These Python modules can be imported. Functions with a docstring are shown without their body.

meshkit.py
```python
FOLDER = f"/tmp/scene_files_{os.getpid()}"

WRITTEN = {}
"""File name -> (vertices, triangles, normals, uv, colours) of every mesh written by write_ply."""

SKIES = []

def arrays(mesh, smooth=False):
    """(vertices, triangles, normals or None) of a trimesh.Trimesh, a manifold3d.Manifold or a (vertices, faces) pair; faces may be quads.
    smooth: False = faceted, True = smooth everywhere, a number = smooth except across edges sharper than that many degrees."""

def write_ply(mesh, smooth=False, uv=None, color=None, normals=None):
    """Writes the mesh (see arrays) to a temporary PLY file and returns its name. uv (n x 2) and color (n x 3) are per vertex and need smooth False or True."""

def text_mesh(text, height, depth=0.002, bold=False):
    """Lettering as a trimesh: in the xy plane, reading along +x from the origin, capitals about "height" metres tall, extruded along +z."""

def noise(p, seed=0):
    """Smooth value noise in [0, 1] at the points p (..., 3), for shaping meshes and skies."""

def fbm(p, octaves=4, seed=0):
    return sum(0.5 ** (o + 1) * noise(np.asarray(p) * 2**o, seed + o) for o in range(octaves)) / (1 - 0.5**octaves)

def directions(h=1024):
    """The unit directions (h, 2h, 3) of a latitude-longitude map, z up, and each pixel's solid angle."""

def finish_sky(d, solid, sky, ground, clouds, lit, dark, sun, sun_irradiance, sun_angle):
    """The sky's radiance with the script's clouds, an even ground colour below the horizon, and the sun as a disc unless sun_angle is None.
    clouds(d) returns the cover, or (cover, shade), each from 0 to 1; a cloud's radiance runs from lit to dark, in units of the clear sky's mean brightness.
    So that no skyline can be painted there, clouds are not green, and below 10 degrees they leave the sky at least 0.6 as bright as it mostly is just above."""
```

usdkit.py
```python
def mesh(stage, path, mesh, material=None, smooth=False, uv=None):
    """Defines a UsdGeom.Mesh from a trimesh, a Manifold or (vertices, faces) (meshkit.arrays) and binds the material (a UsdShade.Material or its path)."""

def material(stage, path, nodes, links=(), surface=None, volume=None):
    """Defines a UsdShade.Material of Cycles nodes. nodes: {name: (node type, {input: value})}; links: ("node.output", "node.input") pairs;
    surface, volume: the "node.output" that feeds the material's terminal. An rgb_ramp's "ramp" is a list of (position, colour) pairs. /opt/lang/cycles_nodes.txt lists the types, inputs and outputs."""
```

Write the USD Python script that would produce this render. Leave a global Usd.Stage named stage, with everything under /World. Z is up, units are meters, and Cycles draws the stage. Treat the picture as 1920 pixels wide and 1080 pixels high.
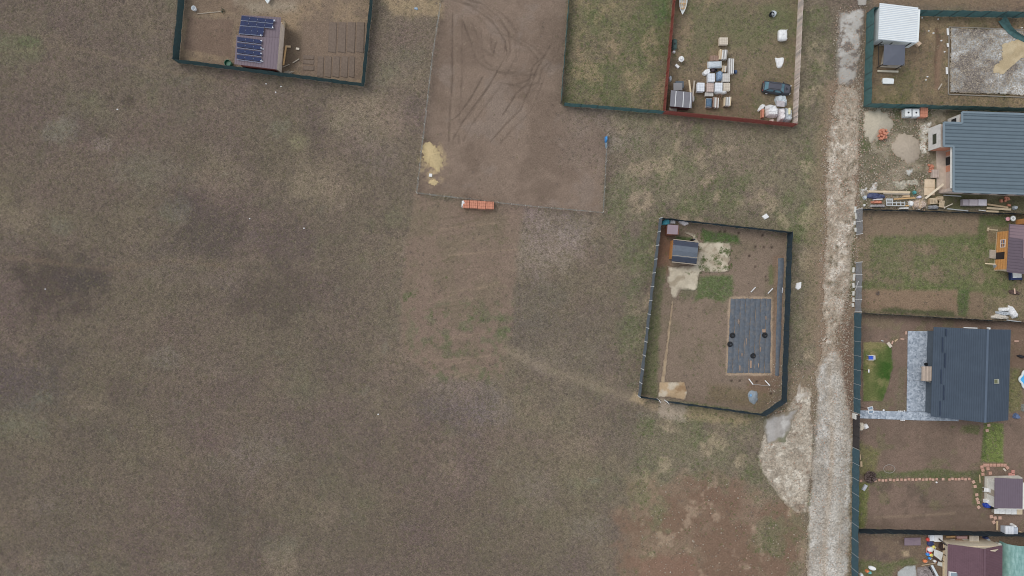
import math, random
import numpy as np, trimesh
import usdkit, meshkit
from scipy.ndimage import map_coordinates
from pxr import Usd, UsdGeom, UsdLux, UsdShade, Gf, Sdf, Vt

stage = Usd.Stage.CreateInMemory()
UsdGeom.SetStageUpAxis(stage, UsdGeom.Tokens.z)
UsdGeom.SetStageMetersPerUnit(stage, 1.0)
UsdGeom.Xform.Define(stage, '/World')
stage.SetDefaultPrim(stage.GetPrimAtPath('/World'))
UsdGeom.Scope.Define(stage, '/World/Looks')

# ---------------------------------------------------------------- camera, sky, sun
H = 102.4                     # flying height of the drone in metres
S = 0.08                      # metres on the ground per pixel of the 1920 wide photograph
cam = UsdGeom.Camera.Define(stage, '/World/camera')
cam.CreateHorizontalApertureAttr(36.0)
cam.CreateVerticalApertureAttr(20.25)
cam.CreateFocalLengthAttr(24.0)
cam.CreateClippingRangeAttr(Gf.Vec2f(1.0, 5000.0))
cam.CreateExposureAttr(0.24)
UsdGeom.Xformable(cam).AddTranslateOp().Set(Gf.Vec3d(0, 0, H))   # straight down, picture top = +y

SUN_DIR = np.array([-0.50, 0.42, 0.80]); SUN_DIR /= np.linalg.norm(SUN_DIR)
sun_el = math.asin(SUN_DIR[2]); sun_rot = math.atan2(SUN_DIR[0], SUN_DIR[1])
SKYM = usdkit.material(stage, '/World/Looks/overcast_sky', {
    'sky': ('sky_texture', {'sky_type': 'single_scattering', 'sun_disc': False, 'sun_elevation': sun_el, 'sun_rotation': sun_rot}),
    'tc': ('texture_coordinate', {}),
    'map': ('mapping', {'scale': (1.6, 1.6, 3.2)}),
    'n': ('noise_texture', {'scale': 1.7, 'detail': 6.0, 'roughness': 0.55}),
    'cl': ('rgb_ramp', {'ramp': [(0.3, (4.3, 4.55, 4.95)), (0.7, (6.2, 6.4, 6.7))]}),
    'mx': ('mix', {'fac': 0.86}),
    'bg': ('background_shader', {'strength': 0.1})},
    [('tc.generated', 'map.vector'), ('map.vector', 'n.vector'), ('n.fac', 'cl.fac'), ('sky.color', 'mx.color1'), ('cl.color', 'mx.color2'),
     ('mx.color', 'bg.color')], surface='bg.background')
dome = UsdLux.DomeLight.Define(stage, '/World/sky')
dome.GetPrim().SetCustomDataByKey('kind', 'structure')
dome.GetPrim().SetCustomDataByKey('label', 'pale overcast sky above the field and plots')
UsdShade.MaterialBindingAPI.Apply(dome.GetPrim()).Bind(SKYM)
sun = UsdLux.DistantLight.Define(stage, '/World/sun')
sun.CreateIntensityAttr(0.32); sun.CreateAngleAttr(35.0); sun.CreateNormalizeAttr(True)
sun.CreateColorAttr(Gf.Vec3f(1.0, 0.96, 0.9))
zc = Gf.Vec3d(*SUN_DIR.tolist())
m3 = Gf.Rotation(Gf.Vec3d(0, 0, 1), zc)
UsdGeom.Xformable(sun).AddTransformOp().Set(Gf.Matrix4d().SetRotate(m3))

# ---------------------------------------------------------------- helpers
rng = np.random.default_rng(7)
pyr = random.Random(11)
COUNT = {}

def numbered(name, parent='/World'):
    k = (parent, name)
    n = COUNT.get(k, 0)
    COUNT[k] = n + 1
    return name if n == 0 else '%s_%03d' % (name, n)

def P(px, py, h=0.0):
    """the point at height h that stands at pixel px, py of the photograph"""
    k = S * (1 - h / H)
    return np.array([(px - 960) * k, (540 - py) * k])

def lin(c):
    c = np.asarray(c, float) / 255.0
    return np.where(c <= 0.04045, c / 12.92, ((c + 0.055) / 1.055) ** 2.4)

KEXP = 0.78
def C(r, g, b):
    """base colour of a level surface that reads as this sRGB colour"""
    c = lin((r, g, b)) / KEXP
    c = c * 0.85 + 0.15 * float(c @ np.array([.2126, .7152, .0722])) + 0.004      # haze put into every colour: less saturated, slightly lifted
    return tuple(np.clip(c, 0.004, 0.85).tolist())

MATS = {}
def M(name, rgb, rough=0.75, var=0.18, scale=2.5, metal=0.0, spec=0.35, bump=0.0, bscale=12.0, dirt=None, dirt_amt=0.35, coat=0.0):
    """plain surface with fine tone variation, optional dirt patches and relief"""
    if name in MATS:
        return MATS[name]
    col = C(*rgb)
    lo = tuple(max(0.0, c * (1 - var)) for c in col); hi = tuple(min(0.9, c * (1 + var)) for c in col)
    nodes = {'g': ('geometry', {}), 'n': ('noise_texture', {'scale': scale, 'detail': 6.0, 'roughness': 0.65}),
             'r': ('rgb_ramp', {'ramp': [(0.3, lo), (0.7, hi)]}),
             'p': ('principled_bsdf', {'roughness': rough, 'metallic': metal, 'specular_ior_level': spec, 'coat_weight': coat})}
    links = [('g.position', 'n.vector'), ('n.fac', 'r.fac')]
    last = 'r.color'
    if dirt is not None:
        nodes['dn'] = ('noise_texture', {'scale': scale * 0.45, 'detail': 8.0, 'roughness': 0.7})
        nodes['dr'] = ('map_range', {'from_min': 0.48, 'from_max': 0.7, 'to_min': 0.0, 'to_max': dirt_amt, 'clamp': True})
        nodes['dm'] = ('mix', {'color2': C(*dirt)})
        links += [('g.position', 'dn.vector'), ('dn.fac', 'dr.value'), ('dr.result', 'dm.fac'), (last, 'dm.color1')]
        last = 'dm.color'
    links.append((last, 'p.base_color'))
    if bump:
        nodes['bn'] = ('noise_texture', {'scale': bscale, 'detail': 4.0})
        nodes['b'] = ('bump', {'strength': 0.6, 'distance': bump})
        links += [('g.position', 'bn.vector'), ('bn.fac', 'b.height'), ('b.normal', 'p.normal')]
    MATS[name] = usdkit.material(stage, '/World/Looks/' + name, nodes, links, surface='p.BSDF')
    return MATS[name]

class MB:
    """collects pieces that become one mesh"""
    def __init__(self):
        self.v, self.f, self.n = [], [], 0
    def add(self, v, f):
        v = np.asarray(v, float); f = np.asarray(f, int)
        if f.shape[1] == 4:
            f = np.vstack([f[:, [0, 1, 2]], f[:, [0, 2, 3]]])
        self.v.append(v); self.f.append(f + self.n); self.n += len(v)
        return self
    def poly(self, bot, z0, z1, top=None):
        bot = [np.asarray(b, float) for b in bot]
        top = bot if top is None else [np.asarray(b, float) for b in top]
        n = len(bot)
        z0 = np.broadcast_to(np.asarray(z0, float), n); z1 = np.broadcast_to(np.asarray(z1, float), n)
        area = sum(bot[i][0] * bot[(i + 1) % n][1] - bot[(i + 1) % n][0] * bot[i][1] for i in range(n))
        if area < 0:
            bot, top, z0, z1 = bot[::-1], top[::-1], z0[::-1], z1[::-1]
        cap = ear(np.array(top))
        v = np.vstack([np.column_stack([bot, z0]), np.column_stack([top, z1])])
        f = []
        for i in range(n):
            j = (i + 1) % n
            f += [[i, j, n + j], [i, n + j, n + i]]
        f += [[a + n, b + n, c + n] for a, b, c in cap] + [[c, b, a] for a, b, c in cap]
        return self.add(v, f)
    def box(self, x0, y0, x1, y1, z0, z1):
        return self.poly([(x0, y0), (x1, y0), (x1, y1), (x0, y1)], z0, z1)
    def obox(self, c, ax, ay, lx, ly, z0, z1, bev=0.0):
        """box round the xy centre c, with its long axis (ax, ay)"""
        d = np.array([ax, ay], float); d /= np.linalg.norm(d); e = np.array([-d[1], d[0]]); c = np.asarray(c, float)
        q = [c - d * lx / 2 - e * ly / 2, c + d * lx / 2 - e * ly / 2, c + d * lx / 2 + e * ly / 2, c - d * lx / 2 + e * ly / 2]
        if bev:
            b = bev
            q2 = [c - d * (lx / 2 - b) - e * (ly / 2 - b), c + d * (lx / 2 - b) - e * (ly / 2 - b), c + d * (lx / 2 - b) + e * (ly / 2 - b), c - d * (lx / 2 - b) + e * (ly / 2 - b)]
            v = np.vstack([np.column_stack([q, [z0] * 4]), np.column_stack([q, [z1 - b] * 4]), np.column_stack([q2, [z1] * 4])])
            f = []
            for k in (0, 4):
                for i in range(4):
                    j = (i + 1) % 4
                    f += [[k + i, k + j, k + 4 + j], [k + i, k + 4 + j, k + 4 + i]]
            f += [[8, 9, 10], [8, 10, 11], [2, 1, 0], [3, 2, 0]]
            return self.add(v, f)
        return self.poly(q, z0, z1)
    def bar(self, p, q, w, t=None):
        """a squared bar from p to q (3-D points)"""
        p, q = np.asarray(p, float), np.asarray(q, float); t = w if t is None else t
        d = q - p; d /= np.linalg.norm(d)
        up = np.array([0, 0, 1.0]) if abs(d[2]) < 0.9 else np.array([1.0, 0, 0])
        a = np.cross(up, d); a /= np.linalg.norm(a); b = np.cross(d, a)
        o = [-a * w / 2 - b * t / 2, a * w / 2 - b * t / 2, a * w / 2 + b * t / 2, -a * w / 2 + b * t / 2]
        v = [p + x for x in o] + [q + x for x in o]
        f = [[0, 1, 5, 4], [1, 2, 6, 5], [2, 3, 7, 6], [3, 0, 4, 7], [3, 2, 1, 0], [4, 5, 6, 7]]
        return self.add(v, f)
    def tube(self, pts, r, n=8, closed=False):
        pts = np.asarray(pts, float); m = len(pts)
        ring = []
        for i in range(m):
            if closed:
                d = pts[(i + 1) % m] - pts[i - 1]
            else:
                d = pts[min(i + 1, m - 1)] - pts[max(i - 1, 0)]
            d /= np.linalg.norm(d)
            up = np.array([0, 0, 1.0]) if abs(d[2]) < 0.9 else np.array([1.0, 0, 0])
            a = np.cross(up, d); a /= np.linalg.norm(a); b = np.cross(d, a)
            rr = r[i] if np.ndim(r) else r
            ring.append([pts[i] + rr * (math.cos(t) * a + math.sin(t) * b) for t in np.linspace(0, 2 * math.pi, n, endpoint=False)])
        v = np.array(ring).reshape(-1, 3); f = []
        for i in range(m if closed else m - 1):
            k = (i + 1) % m
            for j in range(n):
                l = (j + 1) % n
                f.append([i * n + j, i * n + l, k * n + l, k * n + j])
        self.add(v, f)
        if not closed:
            for base, rev in ((0, True), ((m - 1) * n, False)):
                fan = [[base, base + j, base + j + 1] for j in range(1, n - 1)]
                if rev:
                    fan = [x[::-1] for x in fan]
                self.f.append(np.array(fan) + self.n - len(v))
        return self
    def lathe(self, prof, c, n=20, sx=1.0, sy=1.0):
        """prof: (radius, z) from the bottom up round the xy centre c"""
        v, f, m = [], [], len(prof)
        for r, z in prof:
            for t in np.linspace(0, 2 * math.pi, n, endpoint=False):
                v.append([c[0] + r * sx * math.cos(t), c[1] + r * sy * math.sin(t), z])
        for i in range(m - 1):
            for j in range(n):
                l = (j + 1) % n
                f.append([i * n + j, i * n + l, (i + 1) * n + l, (i + 1) * n + j])
        return self.add(v, f)

def ear(p):
    """triangles of a simple anticlockwise polygon"""
    idx = list(range(len(p))); out = []
    def cr(a, b, c):
        return (b[0] - a[0]) * (c[1] - a[1]) - (b[1] - a[1]) * (c[0] - a[0])
    guard = 0
    while len(idx) > 3 and guard < 4000:
        guard += 1
        for k in range(len(idx)):
            i, j, l = idx[k - 1], idx[k], idx[(k + 1) % len(idx)]
            if cr(p[i], p[j], p[l]) <= 1e-12:
                continue
            if any(cr(p[i], p[j], p[q]) > -1e-12 and cr(p[j], p[l], p[q]) > -1e-12 and cr(p[l], p[i], p[q]) > -1e-12 for q in idx if q not in (i, j, l)):
                continue
            out.append([i, j, l]); idx.pop(k)
            break
        else:
            break
    if len(idx) >= 3:
        out += [[idx[0], idx[k], idx[k + 1]] for k in range(1, len(idx) - 1)]
    return out

def tagprim(prim, label=None, cat=None, group=None, kind=None):
    for k, v in (('label', label), ('category', cat), ('group', group), ('kind', kind)):
        if v:
            prim.SetCustomDataByKey(k, v)

def put(path, v, f, mat, smooth=False):
    return usdkit.mesh(stage, path, (v, f), mat, smooth=smooth)

class Thing:
    """parts gathered in world coordinates, written below one Xform at the thing's base"""
    def __init__(self, name, label, cat, group=None, kind=None):
        self.name, self.meta, self.parts = name, (label, cat, group, kind), []
    def add(self, part, mb, mat, parent=None, label=None, smooth=False, kind=None):
        self.parts.append([part, np.vstack(mb.v), np.vstack(mb.f), mat, parent, label, smooth, kind, None])
        return self.parts[-1]
    def done(self):
        allv = np.vstack([p[1] for p in self.parts])
        lo, hi = allv.min(0), allv.max(0)
        self.o = o = np.array([(lo[0] + hi[0]) / 2, (lo[1] + hi[1]) / 2, lo[2]])
        self.path = '/World/' + numbered(self.name)
        if len(self.parts) == 1:
            p = self.parts[0]
            m = put(self.path, p[1] - o, p[2], p[3], p[6])
            UsdGeom.Xformable(m).AddTranslateOp().Set(Gf.Vec3d(*o.tolist()))
            self.prim = m.GetPrim()
        else:
            x = UsdGeom.Xform.Define(stage, self.path)
            x.AddTranslateOp().Set(Gf.Vec3d(*o.tolist()))
            self.prim = x.GetPrim()
            for p in self.parts:
                base = p[4][8] if p[4] is not None else self.path
                p[8] = base + '/' + numbered(p[0], base)
                m = put(p[8], p[1] - o, p[2], p[3], p[6])
                tagprim(m.GetPrim(), label=p[5], kind=p[7])
        tagprim(self.prim, *self.meta)
        if (hi[0] - lo[0]) * (hi[1] - lo[1]) < 75 and self.meta[1] not in ('fence', 'net', 'gate', 'wire'):
            GRASS[(GY > lo[1] - .05) & (GY < hi[1] + .05) & (GX > lo[0] - .05) & (GX < hi[0] + .05)] = 0
        return self

def dup(t, x, y, rz=0.0, z=None, label=None, scale=None):
    """a copy of a finished thing that stands at x, y"""
    path = '/World/' + numbered(t.name)
    xf = UsdGeom.Xform.Define(stage, path)
    xf.GetPrim().GetReferences().AddInternalReference(t.path)
    xf.ClearXformOpOrder()
    xf.AddTranslateOp(opSuffix='place').Set(Gf.Vec3d(float(x), float(y), float(t.o[2] if z is None else z)))
    xf.AddRotateZOp(opSuffix='turn').Set(math.degrees(rz))
    if scale:
        xf.AddScaleOp(opSuffix='size').Set(Gf.Vec3f(*scale))
    xf.GetPrim().SetInstanceable(True)
    l, c, g, k = t.meta
    tagprim(xf.GetPrim(), label or l, c, g, k)
    return xf.GetPrim()

def single(name, label, cat, mb, mat, group=None, kind=None, smooth=False):
    t = Thing(name, label, cat, group, kind); t.add(name, mb, mat, smooth=smooth)
    return t.done()

def quad(a, b, h):
    """the four corners of an upright pixel rectangle whose top lies at height h"""
    return [P(a[0], b[1], h), P(b[0], b[1], h), P(b[0], a[1], h), P(a[0], a[1], h)]

def pq(pts, h):
    return [P(x, y, h) for x, y in pts]

# ---------------------------------------------------------------- the ground: relief and colour fields
STEP = 0.18
ax_in = np.arange(-84, 84.01, STEP); ay_in = np.arange(-48, 48.01, STEP)
far = np.array([2.5, 7, 16, 34, 70, 140, 280, 560, 1100, 2200.0])
AX = np.concatenate([-84 - far[::-1], ax_in, ax_in[-1] + far]); AY = np.concatenate([-48 - far[::-1], ay_in, ay_in[-1] + far])
GX, GY = np.meshgrid(AX, AY)
QX, QY = GX / S + 960, 540 - GY / S        # the same in pixels of the photograph

def vn(sx, seed, sy=None, rot=0.0, X=None, Y=None):
    """value noise with features about sx by sy metres, 0 to 1"""
    X = GX if X is None else X; Y = GY if Y is None else Y
    sy = sx if sy is None else sy
    c, s = math.cos(rot), math.sin(rot)
    u, v = (X * c + Y * s) / sx, (-X * s + Y * c) / sy
    t = np.random.default_rng(seed).random((256, 256))
    return map_coordinates(t, [v % 256, u % 256], order=1, mode='grid-wrap')

def fb(s, seed, oct=4, rough=0.55, sy=None, rot=0.0, X=None, Y=None):
    out, a, tot = 0, 1.0, 0
    for o in range(oct):
        out = out + a * vn(s / 2 ** o, seed + o * 17, None if sy is None else sy / 2 ** o, rot + o * 0.7 * (sy is None), X, Y); tot += a; a *= rough
    return out / tot

def sdf(poly, x, y):
    """signed distance to a polygon, negative inside"""
    d = np.full(np.shape(x), 1e18); inside = np.zeros(np.shape(x), bool)
    n = len(poly)
    for i in range(n):
        (ax, ay), (bx, by) = poly[i], poly[(i + 1) % n]
        ex, ey = bx - ax, by - ay
        t = np.clip(((x - ax) * ex + (y - ay) * ey) / (ex * ex + ey * ey + 1e-12), 0, 1)
        d = np.minimum(d, (x - ax - t * ex) ** 2 + (y - ay - t * ey) ** 2)
        if ay != by:
            inside ^= ((ay > y) != (by > y)) & (x < ex * (y - ay) / (by - ay) + ax)
    d = np.sqrt(d)
    return np.where(inside, -d, d)

def dline(pts, x, y):
    d = np.full(np.shape(x), 1e18)
    for (ax, ay), (bx, by) in zip(pts[:-1], pts[1:]):
        ex, ey = bx - ax, by - ay
        t = np.clip(((x - ax) * ex + (y - ay) * ey) / (ex * ex + ey * ey + 1e-12), 0, 1)
        d = np.minimum(d, (x - ax - t * ex) ** 2 + (y - ay - t * ey) ** 2)
    return np.sqrt(d)

W1 = fb(1.6, 5, 4, 0.6) - 0.5
W2 = fb(6.0, 9, 3) - 0.5
COL = np.zeros(GX.shape + (3,)); Z = np.zeros(GX.shape); FLAT = np.zeros(GX.shape)
GRASS = np.ones(GX.shape)      # how thick the dry grass stands
GREEN = np.zeros(GX.shape)     # how much of it is green

def window(pts, m):
    xs = [p[0] for p in pts]; ys = [p[1] for p in pts]
    c = np.nonzero((QX[0] > min(xs) - m) & (QX[0] < max(xs) + m))[0]; r = np.nonzero((QY[:, 0] > min(ys) - m) & (QY[:, 0] < max(ys) + m))[0]
    return (slice(r[0], r[-1] + 1), slice(c[0], c[-1] + 1)) if len(r) and len(c) else None

def smooth(t):
    t = np.clip(t, 0, 1)
    return t * t * (3 - 2 * t)

def region(poly, soft=3.0, wob=6.0):
    w = window(poly, soft + wob + 4)
    d = sdf(poly, QX[w], QY[w]) + wob * 2 * W1[w] + wob * W2[w]
    return w, smooth(0.5 - d / (2 * soft))

def paint(poly, rgb, soft=3.0, wob=6.0, amt=1.0, grass=None, green=None, patch=None, flat=0.0):
    """colour a part of the ground; patch = (metres, seed, low, high) leaves it only where noise is strong"""
    w, a = region(poly, soft, wob)
    if patch:
        n = fb(patch[0], patch[1], 4, 0.6)[w]
        a = a * smooth((n - patch[2]) / (patch[3] - patch[2]))
    a = a * amt
    if rgb is not None:
        COL[w] = COL[w] * (1 - a[..., None]) + np.array(C(*rgb)) * a[..., None]
    if grass is not None:
        GRASS[w] = GRASS[w] * (1 - a) + grass * a
    if green is not None:
        GREEN[w] = GREEN[w] * (1 - a) + green * a
    if flat:
        FLAT[w] = np.maximum(FLAT[w], a * flat)

def line(pts, width, rgb, amt=0.6, dz=0.0, wob=1.5):
    w = window(pts, width * 2 + 6)
    if w is None:
        return
    d = dline(pts, QX[w], QY[w]) + wob * W1[w]
    a = np.exp(-(d / width) ** 2) * amt
    COL[w] = COL[w] * (1 - a[..., None]) + np.array(C(*rgb)) * a[..., None]
    Z[w] += dz * np.exp(-(d / width) ** 2)
    GRASS[w] *= 1 - np.clip(a, 0, 1)

# ---------------------------------------------------------------- what the ground is made of
def mixc(a, b, t):
    return a * (1 - t[..., None]) + np.array(b) * t[..., None]
n_big, n_mid, n_sml = fb(22, 1, 4, 0.6), fb(7, 2, 2, 0.5), fb(1.8, 3, 4, 0.65)
n_fib = fb(0.9, 33, 3, 0.7, sy=0.28, rot=0.5); n_fib2 = fb(0.8, 35, 3, 0.7, sy=0.25, rot=-0.7)
COL[:] = C(101, 90, 78)
COL[:] = mixc(COL, C(92, 85, 66), smooth((fb(15, 41, 4, 0.6) - 0.42) / 0.3) * 0.8)
COL[:] = mixc(COL, C(92, 80, 77), smooth((n_mid - 0.5) / 0.25) * 0.75)
COL[:] = mixc(COL, C(120, 106, 88), smooth((fb(4.5, 43, 4, 0.6) - 0.56) / 0.2) * 0.6)
COL[:] = mixc(COL, C(76, 66, 62), smooth((n_big * 0.55 + n_sml * 0.45 - 0.57) / 0.15) * 0.4)
COL[:] = mixc(COL, C(86, 92, 66), smooth((fb(3.2, 47, 4, 0.6) - 0.62) / 0.14) * 0.55)
COL[:] = mixc(COL, C(108, 112, 98), smooth((fb(2.4, 49, 4, 0.6) - 0.70) / 0.1) * 0.5)
m_ = COL.mean((0, 1)); COL[:] = m_ + (COL - m_) * 0.5
# the wide field of dead weeds stands darker than the trampled ground round the plots
paint([(-900, -900), (330, -900), (300, 130), (660, 190), (760, 380), (700, 760), (1100, 1100), (1100, 2000), (-900, 2000)], (78, 68, 61), soft=120, wob=60, amt=0.38)
for x, y, r, c, a in [(360, 425, 75, (66, 58, 58), .65), (110, 535, 70, (64, 56, 52), .75), (165, 520, 40, (66, 60, 60), .5), (510, 560, 60, (74, 64, 60), .6), (530, 450, 45, (78, 68, 66), .5),
                     (40, 725, 70, (70, 64, 66), .55), (105, 660, 45, (72, 66, 62), .5), (600, 800, 80, (88, 78, 72), .4), (880, 735, 60, (104, 95, 90), .4), (850, 760, 60, (84, 76, 76), .5),
                     (800, 210, 40, (84, 74, 72), .5), (690, 225, 55, (122, 108, 92), .55), (600, 335, 60, (116, 102, 88), .5), (560, 262, 18, (124, 116, 92), .5),
                     (115, 240, 30, (108, 110, 96), .5), (190, 270, 14, (116, 108, 98), .45), (40, 90, 45, (88, 92, 66), .6), (62, 78, 20, (80, 88, 60), .6), (55, 210, 60, (92, 84, 72), .3),
                     (310, 670, 26, (102, 100, 88), .35), (240, 190, 14, (60, 50, 46), .6), (205, 185, 10, (58, 50, 46), .6), (1000, 470, 60, (126, 114, 104), .5), (960, 400, 40, (120, 108, 100), .4),
                     (1030, 430, 45, (116, 105, 98), .45), (1075, 425, 30, (126, 116, 110), .4), (1165, 265, 35, (128, 118, 112), .6), (1150, 230, 25, (110, 100, 90), .4), (1040, 650, 70, (84, 78, 72), .4), (1000, 560, 50, (90, 84, 78), .4),
                     (1330, 300, 60, (124, 112, 90), .5), (1420, 330, 60, (124, 112, 92), .5), (1290, 350, 50, (116, 104, 88), .4)]:
    paint([(x + r * math.cos(t) * 1.3, y + r * math.sin(t) * 0.8) for t in np.linspace(0, 6.28, 9)[:-1]], c, soft=r * 0.45, wob=r * 0.8, amt=a)
for k, tr in enumerate([[(-20, 330), (160, 318), (330, 352), (520, 345), (760, 400)], [(120, 1100), (180, 880), (260, 700), (300, 560), (420, 420), (640, 300), (760, 180)], [(-20, 760), (200, 742), (420, 770), (640, 760), (760, 720)], [(420, 1100), (520, 900), (700, 780), (800, 730)], [(-20, 600), (180, 610), (420, 640)]]):
    tr = [(x + 6 * math.sin(i * 3 + k), y + 5 * math.cos(i * 2 + k)) for i, (x, y) in enumerate(tr)]
    line(tr, 3.2, (122, 108, 91), amt=.10, wob=14); line([(x + 11, y + 4) for x, y in tr], 2.8, (78, 70, 61), amt=.10, wob=14)
q_ = np.random.default_rng(404)
for k in range(110):
    x, y = q_.uniform(0, 1180), q_.uniform(120, 1080); r_ = q_.uniform(9, 42)
    paint([(x + r_ * 1.5 * math.cos(t), y + r_ * math.sin(t)) for t in np.linspace(0, 6.28, 8)[:-1]], [(72, 62, 60), (128, 114, 96), (92, 94, 70), (112, 102, 98), (84, 74, 66), (100, 104, 88)][k % 6], soft=r_ * .5, wob=r_ * 1.0, amt=q_.uniform(.08, .3))
# grassy ground between the plots and the track
verge = [(1145, -60), (1560, -60), (1548, 660), (1500, 1180), (1180, 1180), (1200, 740), (1150, 400)]
paint(verge, (103, 97, 78), soft=25, wob=25, amt=0.75, green=0.25)
paint(verge, (88, 92, 62), soft=25, wob=25, amt=0.7, patch=(4.0, 71, 0.48, 0.66), green=0.75)
paint(verge, (140, 126, 103), soft=25, wob=25, amt=0.6, patch=(2.6, 73, 0.54, 0.68), grass=0.7)
paint(verge, (92, 80, 74), soft=20, wob=25, amt=0.5, patch=(3.0, 75, 0.56, 0.7))
paint([(1160, 400), (1235, 400), (1195, 745), (1165, 745)], (84, 90, 62), soft=14, wob=16, amt=0.6, patch=(3, 77, .4, .6), green=.8)
paint([(1120, 330), (1240, 330), (1230, 420), (1130, 420)], (88, 92, 66), soft=20, wob=22, amt=0.55, patch=(3, 78, .42, .6), green=.6)
# the bare plot with wheel tracks
bare = [(826, 8), (828, -80), (1072, -80), (1066, 0), (1053, 195), (1140, 250), (1129, 399), (985, 386), (783, 362)]
paint(bare, (118, 102, 89), soft=7, wob=9, grass=0.03, green=0.0)
paint(bare, (104, 89, 77), soft=4, wob=7, amt=0.75, patch=(5, 81, 0.42, 0.62))
paint(bare, (121, 108, 98), soft=6, wob=7, amt=0.55, patch=(3, 83, 0.52, 0.68))
paint([(1055, 200), (1140, 200), (1140, 320), (1055, 300)], (112, 100, 88), soft=25, wob=20, amt=.5, grass=.6)
paint([(720, -5), (830, -20), (830, 30), (740, 30)], (140, 122, 94), soft=10, wob=12, amt=0.7, grass=.3)
ruts = [[(835, -5), (880, 10), (925, 40), (946, 75), (949, 100), (936, 130), (918, 160), (890, 195), (868, 230), (850, 260)], [(850, -8), (905, 8), (935, 30), (952, 60), (957, 95), (950, 115)],
        [(1030, 85), (1008, 130), (992, 170), (975, 205), (948, 235), (920, 265)], [(1015, 110), (1000, 125), (990, 155), (968, 175), (945, 215)], [(850, 25), (848, 90), (846, 150), (845, 210), (842, 265)], [(870, 40), (882, 80), (890, 110), (915, 128), (945, 138), (990, 135)],
        [(905, 145), (880, 185), (862, 215), (848, 225)], [(895, 30), (925, 60), (962, 70), (990, 90), (1008, 110)], [(900, 55), (905, 90), (925, 105), (928, 80)], [(930, 125), (950, 135), (985, 136)], [(940, 155), (965, 160), (990, 150)]]
for k, r in enumerate(ruts):
    r = [(x + 2 * math.sin(i * 2.1 + k), y) for i, (x, y) in enumerate(r)]
    line(r, 1.5, (78, 66, 58), amt=0.62, dz=-0.018, wob=4)
    line([(x + 5, y + 1) for x, y in r], 2.4, (126, 111, 96), amt=0.22, dz=0.008, wob=5)
    line([(x + 18, y + 4) for x, y in r], 1.4, (84, 72, 63), amt=0.42, dz=-0.012, wob=5)
paint([(795, 262), (822, 268), (838, 300), (834, 326), (815, 350), (795, 345), (785, 300)], (160, 141, 106), soft=7, wob=9, amt=.75, patch=(.8, 87, .42, .62))
# the mown strip plot
strip = [(781, 366), (982, 386), (946, 712), (880, 710), (820, 704), (775, 682), (754, 650), (748, 600), (755, 520)]
paint(strip, (116, 99, 86), soft=7, wob=9, amt=.85, grass=0.15, green=0.0)
paint(strip, (101, 92, 74), soft=6, wob=9, amt=0.5, patch=(2.2, 91, 0.46, 0.62), grass=0.4, green=.15)
paint([(760, 570), (962, 560), (946, 708), (820, 702), (765, 660)], (88, 92, 66), soft=14, wob=16, amt=.6, patch=(1.1, 94, .5, .64), grass=.6, green=.7)
for i in range(46):
    y = 392 + i * 6.9; x0 = 792 - (y - 366) * 0.10; x1 = 976 - (y - 386) * 0.10
    a = pyr.uniform(0.15, 0.48); xs = sorted([pyr.uniform(x0, x1 - 30), pyr.uniform(x0 + 30, x1)])
    line([(xs[0], y + 4), (xs[1] + 10, y - 8)], 1.8, pyr.choice([(136, 118, 98), (86, 82, 60), (94, 84, 70), (128, 110, 94)]), amt=a, dz=0.01, wob=5)
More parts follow.
